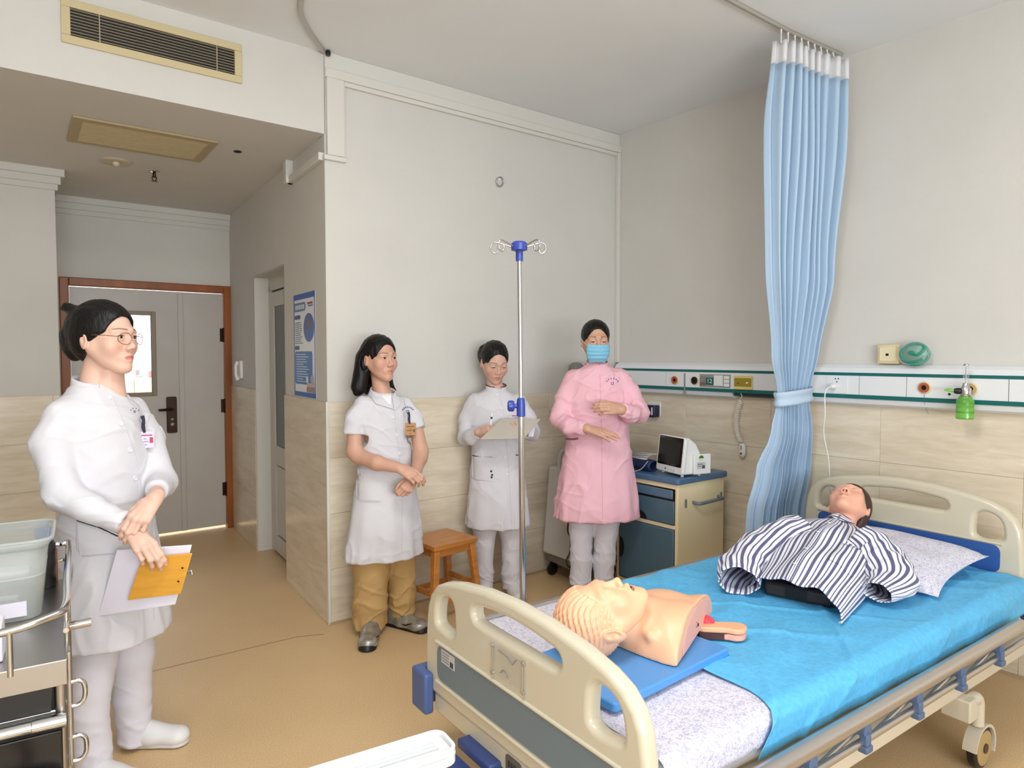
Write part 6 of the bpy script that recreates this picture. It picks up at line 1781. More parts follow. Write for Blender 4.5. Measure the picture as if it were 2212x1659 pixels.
# ================================================================== nurse with loose black hair and short sleeves
p2 = Person('person', 'person in short sleeved white coat and khaki trousers with folded hands', 828, 3.55)
TH2 = 38
rows = [(848, 828, 0.050, 0.048), (860, 828, 0.095, 0.072), (874, 826, 0.128, 0.092), (905, 825, 0.150, 0.110), (940, 828, 0.145, 0.112), (985, 834, 0.140, 0.108), (1040, 834, 0.160, 0.125), (1120, 832, 0.190, 0.145), (1198, 830, 0.215, 0.165)]
s1 = [(p2.P(784, 872, -0.07), 0.040), (p2.P(767, 902, -0.09), 0.046), (p2.P(763, 938, -0.10), 0.050)]
s2 = [(p2.P(876, 873, 0.07), 0.040), (p2.P(892, 902, 0.06), 0.045), (p2.P(901, 928, 0.04), 0.048)]
coat2, V2, F2, rg2 = make_coat(p2, 'coat', rows, TH2, [s1, s2], M['coat_white'], 0.006, 13, fold_amp=0.05, nf=6, amp=0.006)
bv2 = surf_bvh(V2, F2)
HS2 = 0.99
Rm2 = rotm(47, 2, 0)*HS2
c2 = place_head(p2, Rm2, (0, -0.092, 0.002), 843, 774, 0.0)
Hv, Hf, Ht, _ = make_head(p2, c2, HS2, 47, 2, 0, 'open', 0.0024, SKIN_N2, base=(rg2[0][1], rg2[0][2], rg2[0][0]-0.05))
wr1, wr2 = p2.P(862, 1011, -0.215), p2.P(896, 1030, -0.17)
h1, n1 = hand_prims(wr1, p2.P(893, 1027, -0.235)-wr1, (0.1, -0.75, 0.65), (0.40, 0.45, 0.5, 0.55), -1, 0.95, 0.2, (0.1, 0.6))
A1 = arm_skin([(p2.P(766, 915, -0.095), 0.036), (p2.P(766, 975, -0.11), 0.039), (p2.P(775, 985, -0.12), 0.038), (p2.P(815, 1000, -0.18), 0.036), (wr1, 0.026)], h1, n1, 0.003)
h2, n2 = hand_prims(wr2, p2.P(880, 1054, -0.21)-wr2, (0.2, -0.9, -0.1), (0.6, 0.65, 0.7, 0.75), 1, 0.92, 0.1, (0.1, 0.7))
A2 = arm_skin([(p2.P(897, 912, 0.05), 0.034), (p2.P(909, 975, 0.03), 0.038), (p2.P(907, 990, 0.0), 0.036), (wr2, 0.025)], h2, n2, 0.003)
lg2 = [[(p2.P(805, 1180, -0.04), 0.10), (p2.P(803, 1230, -0.03), 0.090), (p2.P(800, 1300, -0.02), 0.086), (p2.P(800, 1354, -0.01), 0.085)], [(p2.P(862, 1175, 0.07), 0.09), (p2.P(866, 1230, 0.08), 0.075), (p2.P(868, 1290, 0.09), 0.072), (p2.P(868, 1334, 0.10), 0.070)]]
core = torso_core(p2, rg2, (c2+np.array([0, 0.02, -0.1]), c2+np.array([0, 0.03, -0.25])), lg2)
Vb, Fb = join_meshes([(Hv, Hf), A1, A2, core])
p2.build('body', Vb, Fb, M['skin'], np.concatenate([Ht, flat_tint(A1[0], SKIN_N2), flat_tint(A2[0], SKIN_N2), flat_tint(core[0], SKIN_N2)]))
legs(p2, 'trousers', lg2, M['khaki'], 0.006, 14, amp=0.009)
# silver trainers with black toes
M['trainer'] = mat('silver_trainer', srgb(168, 166, 160), 0.32, 0.55, noise=0.3, nscale=30)
def trainer(pr, heel, toe):
    V, F = shoe_mesh(pr, heel, toe, 0.095, 0.085)
    o = pr.build('shoe', V, F, M['trainer'])
    a, b = np.array(heel), np.array(toe); L_ = np.linalg.norm(b-a); u = (b-a)/L_; v = np.array([-u[1], u[0], 0])
    f = Field(np.minimum(a, b)-0.07, np.maximum(a, b)+np.array([0.07, 0.07, 0.06]), 0.004)
    f.add(cap(a+u*0.03+(0, 0, 0.008), b-u*0.03+(0, 0, 0.008), 0.042, 0.046, ((0, 0, 1), 0.35)), 0.01)
    f.add(ell(b-u*0.030+(0, 0, 0.020), (0.041, 0.041, 0.022)), 0.01)
    f.sub(((-9, -9, -1), (9, 9, 0.0), lambda X, Y, Z: Z-0.0005+0*X+0*Y), 0.002)
    Vs, Fs = f.mesh(1); pr.build('sole', Vs, Fs, M['black_plastic'], parent=o)
    for sg in (-1, 1):
        P = [a+u*L_*t+v*sg*w+np.array([0, 0, z]) for t, w, z in ((0.35, 0.037, 0.055), (0.5, 0.043, 0.04), (0.62, 0.046, 0.034), (0.7, 0.044, 0.042), (0.8, 0.036, 0.047))]
        MB().tube(spline([tuple(p) for p in P], 4), 0.004, 6).build('stripe', M['black_plastic'], o, smooth=60)
    return o
trainer(p2, floor_pt(p2, 806, 1362)+np.array([0.0, 0.0, 0]), floor_pt(p2, 792, 1408))
trainer(p2, floor_pt(p2, 834, 1345), floor_pt(p2, 920, 1366))
hair = [(cap((-0.060, 0.045, 0.0), (-0.088, 0.055, -0.150), 0.045, 0.042), 0.03), (cap((0.060, 0.045, 0.0), (0.080, 0.05, -0.150), 0.045, 0.036), 0.03), (cap((0, 0.07, 0.0), (0.0, 0.09, -0.150), 0.055, 0.05), 0.03), (cap((0.080, 0.035, -0.140), (0.115, 0.020, -0.175), 0.028, 0.010), 0.02), (cap((-0.085, 0.05, -0.14), (-0.108, 0.045, -0.185), 0.03, 0.014), 0.02)]
cuts = [(ell((0.004, -0.115, -0.022), (0.080, 0.097, 0.106)), 0.006), (ell((0, -0.035, -0.12), (0.062, 0.085, 0.10)), 0.010), (ell((-0.088, -0.008, -0.022), (0.024, 0.040, 0.048)), 0.006)]
make_hair(p2, c2, Rm2, hair, cuts, seed=14, thick=0.010, streak=(70, 70, 14), amp=0.003)
# lapels and collar
lapm = M['coat_white']
def lap(pts_px, name, off, pr=p2, bv=bv2, co=coat2):
    return patch(pr, bv, pts_px, name, lapm, off, 0.005, 7, 7, co)
patch(p2, bv2, [(818, 850), (846, 850), (844, 874), (838, 876)], 'undershirt', mat('under_white', srgb(236, 236, 240), 0.8), 0.001, 0.002, 5, 5, coat2)
lap([(800, 856), (817, 848), (852, 884), (812, 872)], 'lapel', 0.005)
lap([(846, 851), (862, 856), (869, 868), (852, 888)], 'lapel', 0.005)
nk = np.array([rg2[0][1], rg2[0][2], rg2[0][0]])
collar_band(p2, (nk[0], nk[1]-0.004, 0), TH2, 0.062, 0.060, nk[2]-0.035, nk[2]+0.014, 70, M['coat_white'], tilt=0.32, thick=0.006, lean=0.02)
placket(p2, bv2, [(851, 886), (858, 950), (864, 1005), (868, 1080), (868, 1205)], M['coat_line'], coat2, 0.004)
for q in ((849, 901), (857, 939), (862, 979)): button(p2, bv2, q[0], q[1], 0.009, M['pocket_line'], coat2)
patch(p2, bv2, [(772, 1012), (825, 1014), (826, 1082), (773, 1080)], 'pocket', M['coat_white'], 0.002, 0.003, 8, 8, coat2)
placket(p2, bv2, [(771, 1014), (770, 1070), (778, 1084), (824, 1085)], M['coat_line'], coat2, 0.006, 'pocket_seam')
patch(p2, bv2, [(871, 905), (893, 900), (893, 945), (872, 948)], 'chest_pocket', M['coat_white'], 0.001, 0.002, 5, 5, coat2)
emblem(p2, bv2, 881, 889, 12, coat2, None, 7)
tan = mat('badge_tan', srgb(178, 128, 72), 0.45); dbr = mat('badge_brown', srgb(112, 70, 40), 0.5)
badge(p2, bv2, 886, 927, 0.060, 0.064, tan, 'tan name badge on dark strap', [(0.2, 0.25, 0.85, 0.32, dbr), (0.45, 0.45, 0.62, 0.51, dbr), (0.2, 0.58, 0.66, 0.65, dbr), (0.74, 0.5, 0.92, 0.75, dbr), (0.42, 0.8, 0.56, 0.86, dbr)], off=0.022, parent=coat2, turn=8)

# ================================================================== nurse reading a clipboard
p3 = Person('person', 'person in long sleeved white coat reading a grey clipboard', 1075, 4.08)
TH3 = 14
rows = [(838, 1072, 0.055, 0.052), (848, 1071, 0.095, 0.075), (862, 1070, 0.140, 0.092), (900, 1070, 0.165, 0.110), (950, 1074, 0.155, 0.112), (985, 1074, 0.155, 0.112), (1030, 1075, 0.168, 0.125), (1090, 1076, 0.185, 0.145), (1134, 1076, 0.198, 0.155)]
s1 = [(p3.P(1024, 866, -0.02), 0.042), (p3.P(1009, 905, -0.02), 0.047), (p3.P(1006, 945, -0.04), 0.045), (p3.P(1020, 944, -0.13), 0.042), (p3.P(1035, 934, -0.18), 0.036)]
s2 = [(p3.P(1120, 866, 0.04), 0.042), (p3.P(1140, 900, 0.03), 0.047), (p3.P(1149, 935, 0.0), 0.046), (p3.P(1138, 934, -0.13), 0.036)]
coat3, V3, F3, rg3 = make_coat(p3, 'coat', rows, TH3, [s1, s2], M['coat_white'], 0.0065, 23, fold_amp=0.04, nf=6, amp=0.006)
bv3 = surf_bvh(V3, F3)
HS3 = 0.98
Rm3 = rotm(20, 24, 0)*HS3
c3 = place_head(p3, Rm3, (0, -0.090, 0.002), 1078, 794, -0.02)
Hv, Hf, Ht, _ = make_head(p3, c3, HS3, 20, 24, 0, 'half', 0.0026, SKIN_N3, base=(rg3[0][1], rg3[0][2], rg3[0][0]-0.05))
wr1, wr2 = p3.P(1033, 934, -0.19), p3.P(1140, 934, -0.15)
h1, n1 = hand_prims(wr1, p3.P(1062, 926, -0.25)-wr1, (-0.3, -0.75, 0.3), (0.7, 0.75, 0.8, 0.8), 1, 0.9, 0.1, (0.1, 0.5))
A1 = arm_skin([(p3.P(1010, 945, -0.07), 0.027), (wr1, 0.026)], h1, n1, 0.0034)
h2, n2 = hand_prims(wr2, p3.P(1116, 930, -0.22)-wr2, (0.4, -0.7, -0.4), (0.5, 0.5, 0.55, 0.6), -1, 0.9, 0.1, (0.2, 0.4))
A2 = arm_skin([(p3.P(1148, 935, -0.05), 0.027), (wr2, 0.026)], h2, n2, 0.0034)
lg3 = [[(p3.P(1048, 1120, -0.01), 0.09), (p3.P(1046, 1170, -0.01), 0.058), (p3.P(1046, 1230, -0.01), 0.053), (p3.P(1047, 1276, -0.01), 0.056)], [(p3.P(1103, 1120, 0.02), 0.09), (p3.P(1105, 1170, 0.02), 0.060), (p3.P(1105, 1230, 0.02), 0.056), (p3.P(1106, 1270, 0.02), 0.060)]]
core = torso_core(p3, rg3, (c3+np.array([0, 0.02, -0.1]), c3+np.array([0, 0.04, -0.25])), lg3)
Vb, Fb = join_meshes([(Hv, Hf), A1, A2, core])
p3.build('body', Vb, Fb, M['skin'], np.concatenate([Ht, flat_tint(A1[0], SKIN_N3), flat_tint(A2[0], SKIN_N3), flat_tint(core[0], SKIN_N3)]))
legs(p3, 'trousers', lg3, M['trouser_white'], 0.006, 24, amp=0.007)
white_shoe(p3, floor_pt(p3, 1104, 1281), floor_pt(p3, 1126, 1308), 0.07)
white_shoe(p3, floor_pt(p3, 1048, 1284), floor_pt(p3, 1046, 1314), 0.07)
hair = [(ell((0, 0.105, 0.0), (0.050, 0.040, 0.050)), 0.03), (ell((-0.055, 0.07, 0.02), (0.035, 0.04, 0.055)), 0.02), (ell((0.05, 0.06, 0.03), (0.035, 0.045, 0.05)), 0.02)]
cuts = [(ell((0.0, -0.115, -0.018), (0.078, 0.098, 0.108)), 0.006), (ell((0, -0.03, -0.115), (0.13, 0.09, 0.085)), 0.008), (ell((0, -0.055, -0.040), (0.11, 0.058, 0.060)), 0.008)]
make_hair(p3, c3, Rm3, hair, cuts, seed=24, thick=0.010, amp=0.004)
nk = np.array([rg3[0][1], rg3[0][2], rg3[0][0]])
collar_band(p3, (nk[0], nk[1], 0), TH3, 0.058, 0.056, nk[2]-0.03, nk[2]+0.016, 40, M['coat_white'], tilt=0.22, thick=0.005)
collar_band(p3, (nk[0], nk[1], 0), TH3, 0.058, 0.056, nk[2]+0.0155, nk[2]+0.0195, 40, mat('maroon_piping', srgb(96, 44, 56), 0.7), tilt=0.22, thick=0.007, name='collar_piping', lean=0)
for q in ((1075, 853), (1083, 882), (1091, 987), (1095, 1024)): button(p3, bv3, q[0], q[1], 0.009, M['pocket_line'], coat3)
placket(p3, bv3, [(1078, 850), (1088, 890), (1094, 960), (1100, 1030), (1106, 1143)], M['coat_line'], coat3, 0.003)
patch(p3, bv3, [(1022, 986), (1066, 988), (1064, 1040), (1024, 1035)], 'pocket', M['coat_white'], 0.002, 0.003, 8, 8, coat3)
placket(p3, bv3, [(1021, 984), (1040, 988), (1066, 988)], M['navy_trim'], coat3, 0.006, 'pocket_piping')
placket(p3, bv3, [(1021, 990), (1021, 1032), (1030, 1037), (1062, 1038)], M['coat_line'], coat3, 0.006, 'pocket_seam')
placket(p3, bv3, [(1114, 983), (1130, 983), (1142, 981)], M['navy_trim'], coat3, 0.006, 'pocket_piping')
for q in ((1061, 1018), (1063, 1026), (1062, 1031)): patch(p3, bv3, [(q[0]-2, q[1]-2), (q[0]+2, q[1]-2), (q[0]+2, q[1]+2), (q[0]-2, q[1]+2)], 'pocket_print', M['navy_trim'], 0.006, 0.001, 1, 1, coat3)
badge(p3, bv3, 1112, 896, 0.05, 0.028, lil, 'lilac name badge', [(0.2, 0.6, 0.95, 0.8, redm)], clip=False, off=0.008, parent=coat3)
# cuff piping
# her clipboard, paper and pen
greyb = mat('grey_card', srgb(196, 188, 176), 0.5)
cb3, W = held_sheet(p3, 'clipboard', 'greyish clipboard held by the person behind the infusion pole', 'clipboard', [(1084, 904, -0.16), (1168, 905, -0.13), (1132, 946, -0.33), (1037, 948, -0.33)], 0, 0.005, greyb)
pap, W = held_sheet(p3, 'paper_slip', 'loose white paper hanging beside the grey clipboard', 'paper', [(1144, 920, -0.17), (1157, 918, -0.16), (1152, 943, -0.19), (1141, 943, -0.19)], 0, 0.002, paper)
q0, q1 = p3.P(1063, 892, -0.24), p3.P(1060, 918, -0.26)
pw = [p3.o+RT*q[0]+FWH*q[1]+np.array([0, 0, q[2]]) for q in (q0, q1)]
pen = empty('pen', pw[1]); tag(pen, 'white pen with black band held upright over the grey clipboard', 'pen')
d_ = pw[0]-pw[1]
MB().tube([(0, 0, 0), tuple(d_)], 0.005, 10).build('barrel', M['white_plastic'], pen, smooth=50)
MB().tube([tuple(d_*0.48), tuple(d_*0.66)], 0.0057, 10).build('band', M['black_plastic'], pen, smooth=50)

# ================================================================== nurse in pink with a face mask
p4 = Person('person', 'person in pink coat and blue face mask rubbing hands', 1290, 4.0)
TH4 = 2
rows = [(786, 1290, 0.058, 0.055), (796, 1290, 0.100, 0.075), (810, 1290, 0.142, 0.095), (850, 1290, 0.180, 0.115), (905, 1292, 0.185, 0.122), (950, 1292, 0.185, 0.125), (1000, 1290, 0.205, 0.140), (1060, 1288, 0.230, 0.155), (1118, 1287, 0.245, 0.165)]
s1 = [(p4.P(1237, 818, 0.0), 0.046), (p4.P(1219, 860, -0.01), 0.052), (p4.P(1208, 905, -0.04), 0.053), (p4.P(1232, 922, -0.14), 0.048), (p4.P(1266, 926, -0.20), 0.038)]
s2 = [(p4.P(1342, 813, 0.0), 0.046), (p4.P(1364, 850, -0.01), 0.052), (p4.P(1382, 893, -0.06), 0.052), (p4.P(1362, 895, -0.15), 0.048), (p4.P(1344, 886, -0.21), 0.038)]
coat4, V4, F4, rg4 = make_coat(p4, 'coat', rows, TH4, [s1, s2], M['coat_pink'], 0.0065, 33, fold_amp=0.045, nf=6, amp=0.008)
bv4 = surf_bvh(V4, F4)
HS4 = 1.0
Rm4 = rotm(4, 6, 0)*HS4
c4 = place_head(p4, Rm4, (0, -0.090, 0.002), 1293, 738, -0.02)
Hv, Hf, Ht, _ = make_head(p4, c4, HS4, 4, 6, 0, 'half', 0.0026, SKIN_N4, base=(rg4[0][1], rg4[0][2], rg4[0][0]-0.05))
wr1, wr2 = p4.P(1268, 926, -0.21), p4.P(1343, 885, -0.22)
h1, n1 = hand_prims(wr1, p4.P(1305, 936, -0.24)-wr1, (0.1, -0.55, 0.85), (0.10, 0.08, 0.10, 0.15), -1, 1.0, 0.5, (0.25, 0.2))
A1 = arm_skin([(p4.P(1238, 922, -0.16), 0.027), (wr1, 0.027)], h1, n1, 0.0032)
h2, n2 = hand_prims(wr2, p4.P(1312, 882, -0.26)-wr2, (-0.05, -0.9, 0.3), (0.30, 0.32, 0.35, 0.4), 1, 1.0, 0.2, (0.1, 0.3))
A2 = arm_skin([(p4.P(1360, 893, -0.17), 0.027), (wr2, 0.027)], h2, n2, 0.0032)
lg4 = [[(p4.P(1258, 1105, 0.0), 0.09), (p4.P(1255, 1150, 0.0), 0.066), (p4.P(1255, 1210, 0.0), 0.061), (p4.P(1254, 1262, -0.01), 0.062)], [(p4.P(1312, 1105, 0.0), 0.09), (p4.P(1309, 1150, 0.0), 0.066), (p4.P(1306, 1210, 0.0), 0.060), (p4.P(1304, 1256, 0.0), 0.058)]]
core = torso_core(p4, rg4, (c4+np.array([0, 0.02, -0.1]), c4+np.array([0, 0.03, -0.25])), lg4)
Vb, Fb = join_meshes([(Hv, Hf), A1, A2, core])
p4.build('body', Vb, Fb, M['skin'], np.concatenate([Ht, flat_tint(A1[0], SKIN_N4), flat_tint(A2[0], SKIN_N4), flat_tint(core[0], SKIN_N4)]))
legs(p4, 'trousers', lg4, M['trouser_white'], 0.006, 34, amp=0.005)
white_shoe(p4, floor_pt(p4, 1257, 1296), floor_pt(p4, 1262, 1336), 0.07)
white_shoe(p4, floor_pt(p4, 1304, 1294), floor_pt(p4, 1302, 1334), 0.07)
hair = [(ell((0, 0.09, -0.02), (0.045, 0.04, 0.045)), 0.03)]
cuts = [(ell((0.0, -0.116, -0.020), (0.074, 0.096, 0.106)), 0.006), (ell((0, -0.03, -0.115), (0.13, 0.09, 0.085)), 0.008), (ell((0, -0.055, -0.040), (0.11, 0.058, 0.060)), 0.008)]
make_hair(p4, c4, Rm4, hair, cuts, seed=34, thick=0.008, amp=0.002)
# face mask: pleated sheet bowed over nose and chin
def mk(u, v):
    x = (u-0.5)*2
    z = -0.020-0.096*v
    prof = 0.108-0.010*abs(v-0.35)*2-0.016*max(0, v-0.75)*4
    y = -prof*(1-0.30*abs(x)**2.2) - 0.006*max(0, 1-abs(x)*3)*(1-v)
    w = 0.066-0.022*max(0, v-0.55)/0.45
    z2 = z+0.008*(abs(x)**2)*(0.4-v)*2.0 - 0.004*(1-x*x)*0+0.006*(1-abs(x))*(1 if v < 0.05 else 0)
    pl = 0.0022*math.sin(v*math.pi*9)*(1 if 0.15 < v < 0.8 else 0.2)
    q = Rm4 @ np.array([x*w, y-pl-0.004, z2]) + c4
    return tuple(q)
mko = MB().grid(mk, 24, 36).build('face_mask', mat('mask_blue', srgb(132, 196, 226), 0.8, bump=0.1, bscale=300), p4.e, smooth=180, solid=0.002)
for s_ in (-1, 1):
    MB().tube([tuple(Rm4 @ np.array(q)+c4) for q in ((s_*0.065, -0.075, -0.02), (s_*0.076, -0.03, -0.005), (s_*0.083, 0.01, 0.012), (s_*0.084, 0.025, -0.012), (s_*0.078, -0.01, -0.045), (s_*0.058, -0.07, -0.085))], 0.0018, 6).build('ear_loop', M['white_plastic'], mko, smooth=60)
nk = np.array([rg4[0][1], rg4[0][2], rg4[0][0]])
collar_band(p4, (nk[0], nk[1], 0), TH4, 0.061, 0.058, nk[2]-0.03, nk[2]+0.014, 4, M['coat_pink'], tilt=0.2, thick=0.006)
emblem(p4, bv4, 1323, 828, 13, coat4, mat('emblem_violet', srgb(140, 110, 170), 0.7), 6)
pinkl = mat('pink_seam', srgb(222, 160, 178), 0.8)
placket(p4, bv4, [(1296, 808), (1298, 870), (1300, 960), (1301, 1060), (1302, 1128)], pinkl, coat4, 0.004)
placket(p4, bv4, [(1222, 948), (1238, 949), (1250, 947)], mat('pocket_dark', srgb(150, 90, 110), 0.8), coat4, 0.012, 'pocket_slot')

# ------------------------------------------------------------------ CPR training bust on the blue board
BUST = np.array(srgb(240, 186, 148)[:3])
M['bust'] = attr_mat('bust_vinyl', 0.42, sss=0.1)
sx, sy_ = -0.88, 0.475                                   # headward direction in bed coordinates
bo_ = np.array([-0.54, -0.157])                       # middle of the cut edge, on the board
bw = BL(bo_[0], bo_[1], BZ+0.0015)
# bust frame: +y = towards the cut (feet), so head lies at -y ... x across, z up
ang_s = math.atan2(sy_, sx)+BA
bust = empty('cpr_bust', bw, ang_s-math.pi/2); tag(bust, 'flesh coloured CPR training bust lying on the blue board', 'manikin')
# local: +y headward, +x to the head's left side seen from above (nearest the camera is -x or +x), z up
f = Field((-0.27, -0.20, -0.01), (0.27, 0.34, 0.19), 0.0036)
def chest(X, Y, Z):
    t = np.clip(Y/0.24, 0, 1)
    hw = 0.192+0.01*np.sin(np.pi*np.clip(Y/0.2, 0, 1)) - 0.150*np.clip((Y-0.14)/0.13, 0, 1)**1.6
    hh = 0.112+0.012*np.sin(np.pi*np.clip(Y/0.22, 0, 1)) - 0.02*np.clip((Y-0.15)/0.1, 0, 1)
    q = (np.abs(X/hw)**2.3+np.abs((Z+0.0)/hh)**2.0)**(1/2.15)
    cut = -(Y+0.70*X)/1.22
    return np.maximum(np.maximum((q-1)*np.minimum(hw, hh)*0.8, -Z), np.maximum(cut*0.9, Y-0.28))
f.add(((-0.26, -0.19, -0.01), (0.26, 0.29, 0.16), chest), 0.001)
for s_ in (-1, 1):
    f.add(ell((s_*0.075+0.01, 0.09, 0.070), (0.065, 0.06, 0.034)), 0.05)          # pectorals
    f.add(cap((s_*0.03, 0.215, 0.080), (s_*0.13, 0.20, 0.068), 0.010, 0.010), 0.03)   # collar bones
f.add(cap((0, 0.18, 0.062), (-0.05, 0.27, 0.080), 0.060, 0.056), 0.04)
_cutn = lambda X, Y, Z: (Y+0.70*X)/1.22+0*Z
f.sub(((-0.3, -0.3, -0.1), (0.3, 0.15, 0.3), _cutn), 0.006)
f.sub(((-0.3, -0.2, -0.5), (0.3, 0.4, 0.0), lambda X, Y, Z: Z-0.0005+0*X+0*Y), 0.002)
Vt, Ft = f.mesh(2)
Tt = np.tile(BUST, (len(Vt), 1))
# head: lies on its back, tipped back
HSB = 1.13
hf = head_field(0.0026, eyes='shut', mouth='open', neck=False)
# moulded hair waves
def hairs(X, Y, Z):
    a = np.sqrt((X/0.084)**2+((Y-0.016)/0.101)**2+((Z-0.030)/0.094)**2)-1
    th = np.arctan2(X, Z+0.02)
    wv = 0.020*np.sin(52*th+5*np.sin(Y*40)+40*Y)+0.014*np.sin(81*th-30*Y+4*np.sin(Z*50))
    d = (a-wv)*0.082
    face = np.sqrt((X/0.074)**2+((Y+0.105)/0.095)**2+((Z+0.012)/0.100)**2)-1
    low = np.sqrt((X/0.12)**2+((Y+0.02)/0.07)**2+((Z+0.10)/0.085)**2)-1
    return np.maximum(np.maximum(d, -face*0.075), -low*0.08)
hf.add(((-0.105, -0.11, -0.12), (0.105, 0.125, 0.135), hairs), 0.004)
for s_ in (-1, 1):                      # big moulded ears, hair cleared round them
    hf.sub(ell((s_*0.092, 0.012, -0.018), (0.014, 0.030, 0.040)), 0.006)
    hf.add(ell((s_*0.083, 0.016, -0.016), (0.009, 0.021, 0.034), rotm(s_*24, -12)), 0.006)
    hf.sub(ell((s_*0.094, 0.010, -0.012), (0.009, 0.011, 0.021), rotm(s_*24, -12)), 0.004)
    hf.add(ell((s_*0.086, 0.014, -0.020), (0.005, 0.006, 0.010)), 0.004)
Vh, Fh = hf.mesh(1)
Th = np.tile(BUST, (len(Vh), 1))
inm = (np.abs(Vh[:, 0]) < 0.017) & (np.abs(Vh[:, 2]+0.068) < 0.0058) & (Vh[:, 1] > -0.090)
inm &= (Vh[:, 1] < -0.05)
Th[inm] = np.array(srgb(120, 40, 34)[:3])
# head frame (face -y, up z) -> lying: face up, crown headward, tipped back by `tip`, turned a little
def lie(tip, turn, roll):
    B0 = np.array([[1, 0, 0], [0, 0, 1], [0, -1, 0]], float)          # face (-y) -> +z ; crown (+z) -> +y
    return np.array(Matrix.Rotation(R(turn), 3, 'Z') @ Matrix.Rotation(R(roll), 3, 'Y') @ Matrix.Rotation(R(tip), 3, 'X')) @ B0
Rb = lie(10, 0, 0)*HSB
hc = np.array([-0.075, 0.335, 0.106])
Wh = Vh @ Rb.T + hc
Vb, Fb = join_meshes([(Vt, Ft), (Wh, Fh)])
me = mesh_np('body', Vb, Fb); set_tint(me, np.concatenate([Tt, Th]))
obj('body', me, M['bust'], bust, smooth=180)
# pinker vinyl plate closing the oblique cut
cutd = Vector((0.82, -0.573, 0)); cutn = Vector((-0.573, -0.82, 0))
ring_ = []
for k in range(25):
    a = math.pi*k/24; xx = 0.168*math.cos(a)
    ring_.append((xx, 0.010+0.094*math.sin(a)**0.8))
Mc = Matrix(((cutd.x, cutn.x, 0, 0), (cutd.y, cutn.y, 0, 0), (0, 0, 1, 0), (0, 0, 0, 1)))
MB().prism([(x*1.1, z) for x, z in ring_], -0.001, 0.0015, 'y', Mc).build('cut_plate', mat('cut_plate_pink', srgb(236, 176, 160), 0.5), bust, bevel=0.001)
# brass valve on the cut face
MB().disc((-0.0212, 0.0125, 0.048), 0.009, (-0.57, -0.82, 0), 0.005, 16).build('valve', M['chrome'], bust, smooth=40)
MB().disc((-0.0241, 0.0084, 0.048), 0.005, (-0.57, -0.82, 0), 0.002, 12).build('valve_hole', M['dark'], bust)
# red bulb and moulded flesh-coloured paddle beside the bust
rb = MB().lathe([(0.0001, -0.030)]+[(0.030*math.sin(R(a)), -0.030*math.cos(R(a))) for a in range(12, 180, 12)]+[(0.0001, 0.030)], 22).build('red_bulb', mat('red_rubber', srgb(226, 66, 84), 0.4), None, smooth=180)
rb.location = BL(-0.445, -0.115, MZ+0.047); tag(rb, 'small red rubber bulb tucked behind the cut edge of the bust', 'bulb')
pd = empty('chest_plate_piece', BL(-0.43, -0.165, MZ+0.019), BA+R(-40)); tag(pd, 'flat flesh coloured plastic paddle lying beside the red bulb', 'plastic piece')
mpd = mat('piece_vinyl', srgb(238, 178, 138), 0.45); mpd2 = mat('piece_vinyl_pink', srgb(236, 170, 150), 0.45)
out = closed_spline([(-0.075, -0.022), (-0.03, -0.028), (0.01, -0.030), (0.035, -0.040), (0.062, -0.034), (0.078, -0.008), (0.074, 0.018), (0.05, 0.030), (0.0, 0.03), (-0.05, 0.028), (-0.078, 0.012)], 4)
MB().prism(out, 0.022, 0.040, 'z').build('upper_shell', mpd, pd, bevel=0.005)
MB().prism([(x*0.97, y*0.93) for x, y in out if x > 0.0]+[(0.0, 0.026), (0.0, -0.026)][:0], 0.0, 0.020, 'z').build('lower_shell', mpd2, pd, bevel=0.004)
MB().prism([(-0.075, -0.02), (0.012, -0.026), (0.012, 0.026), (-0.075, 0.022)], 0.0, 0.021, 'z').build('dark_insert', mat('dark_maroon', srgb(84, 44, 40), 0.6), pd)

# ------------------------------------------------------------------ half-body manikin in striped pyjamas
MK = np.array(srgb(238, 178, 152)[:3])
hemc, nekc = np.array([0.0, -0.145, 0.0]), np.array([0.72, 0.075, 0.0])     # bed coordinates: hem middle and neck
dv = (nekc-hemc)[:2]; Lm = np.linalg.norm(dv); am_ = math.atan2(dv[1], dv[0])
mk_ = empty('training_manikin', BL(hemc[0], hemc[1], MZ+0.014), BA+am_); tag(mk_, 'half body manikin in blue striped pyjama shirt lying on the pillow', 'manikin')
# local: +x headward, y across (+ far), z up
ZB = 0.0
def stripe_mat():
    m, nt, b = _mat('striped_pyjama_cotton'); N, L = nt.nodes, nt.links
    at = N.new('ShaderNodeAttribute'); at.attribute_name = 'stripe'
    mo_ = N.new('ShaderNodeMath'); mo_.operation = 'FRACT'; L.new(at.outputs['Fac'], mo_.inputs[0])
    cr = N.new('ShaderNodeValToRGB'); cr.color_ramp.interpolation = 'LINEAR'
    e = cr.color_ramp.elements
    e[0].position = 0.0; e[0].color = srgb(236, 236, 244); e[1].position = 1.0; e[1].color = srgb(236, 236, 244)
    bl_, wh_ = srgb(94, 94, 128), srgb(236, 236, 244)
    for pos, c in ((0.10, wh_), (0.13, bl_), (0.40, bl_), (0.43, wh_), (0.66, wh_), (0.69, bl_), (0.79, bl_), (0.82, wh_)):
        q = e.new(pos); q.color = c
    L.new(mo_.outputs[0], cr.inputs['Fac']); L.new(cr.outputs[0], b.inputs['Base Color'])
    b.inputs['Roughness'].default_value = 0.85
    return m
M['stripe'] = stripe_mat()
def striped(name, V, F, S, parent):
    me = mesh_np(name, V, F)
    a = me.attributes.new('stripe', 'FLOAT', 'POINT'); a.data.foreach_set('value', np.asarray(S, np.float32))
    return obj(name, me, M['stripe'], parent, smooth=180)
PER = 0.040
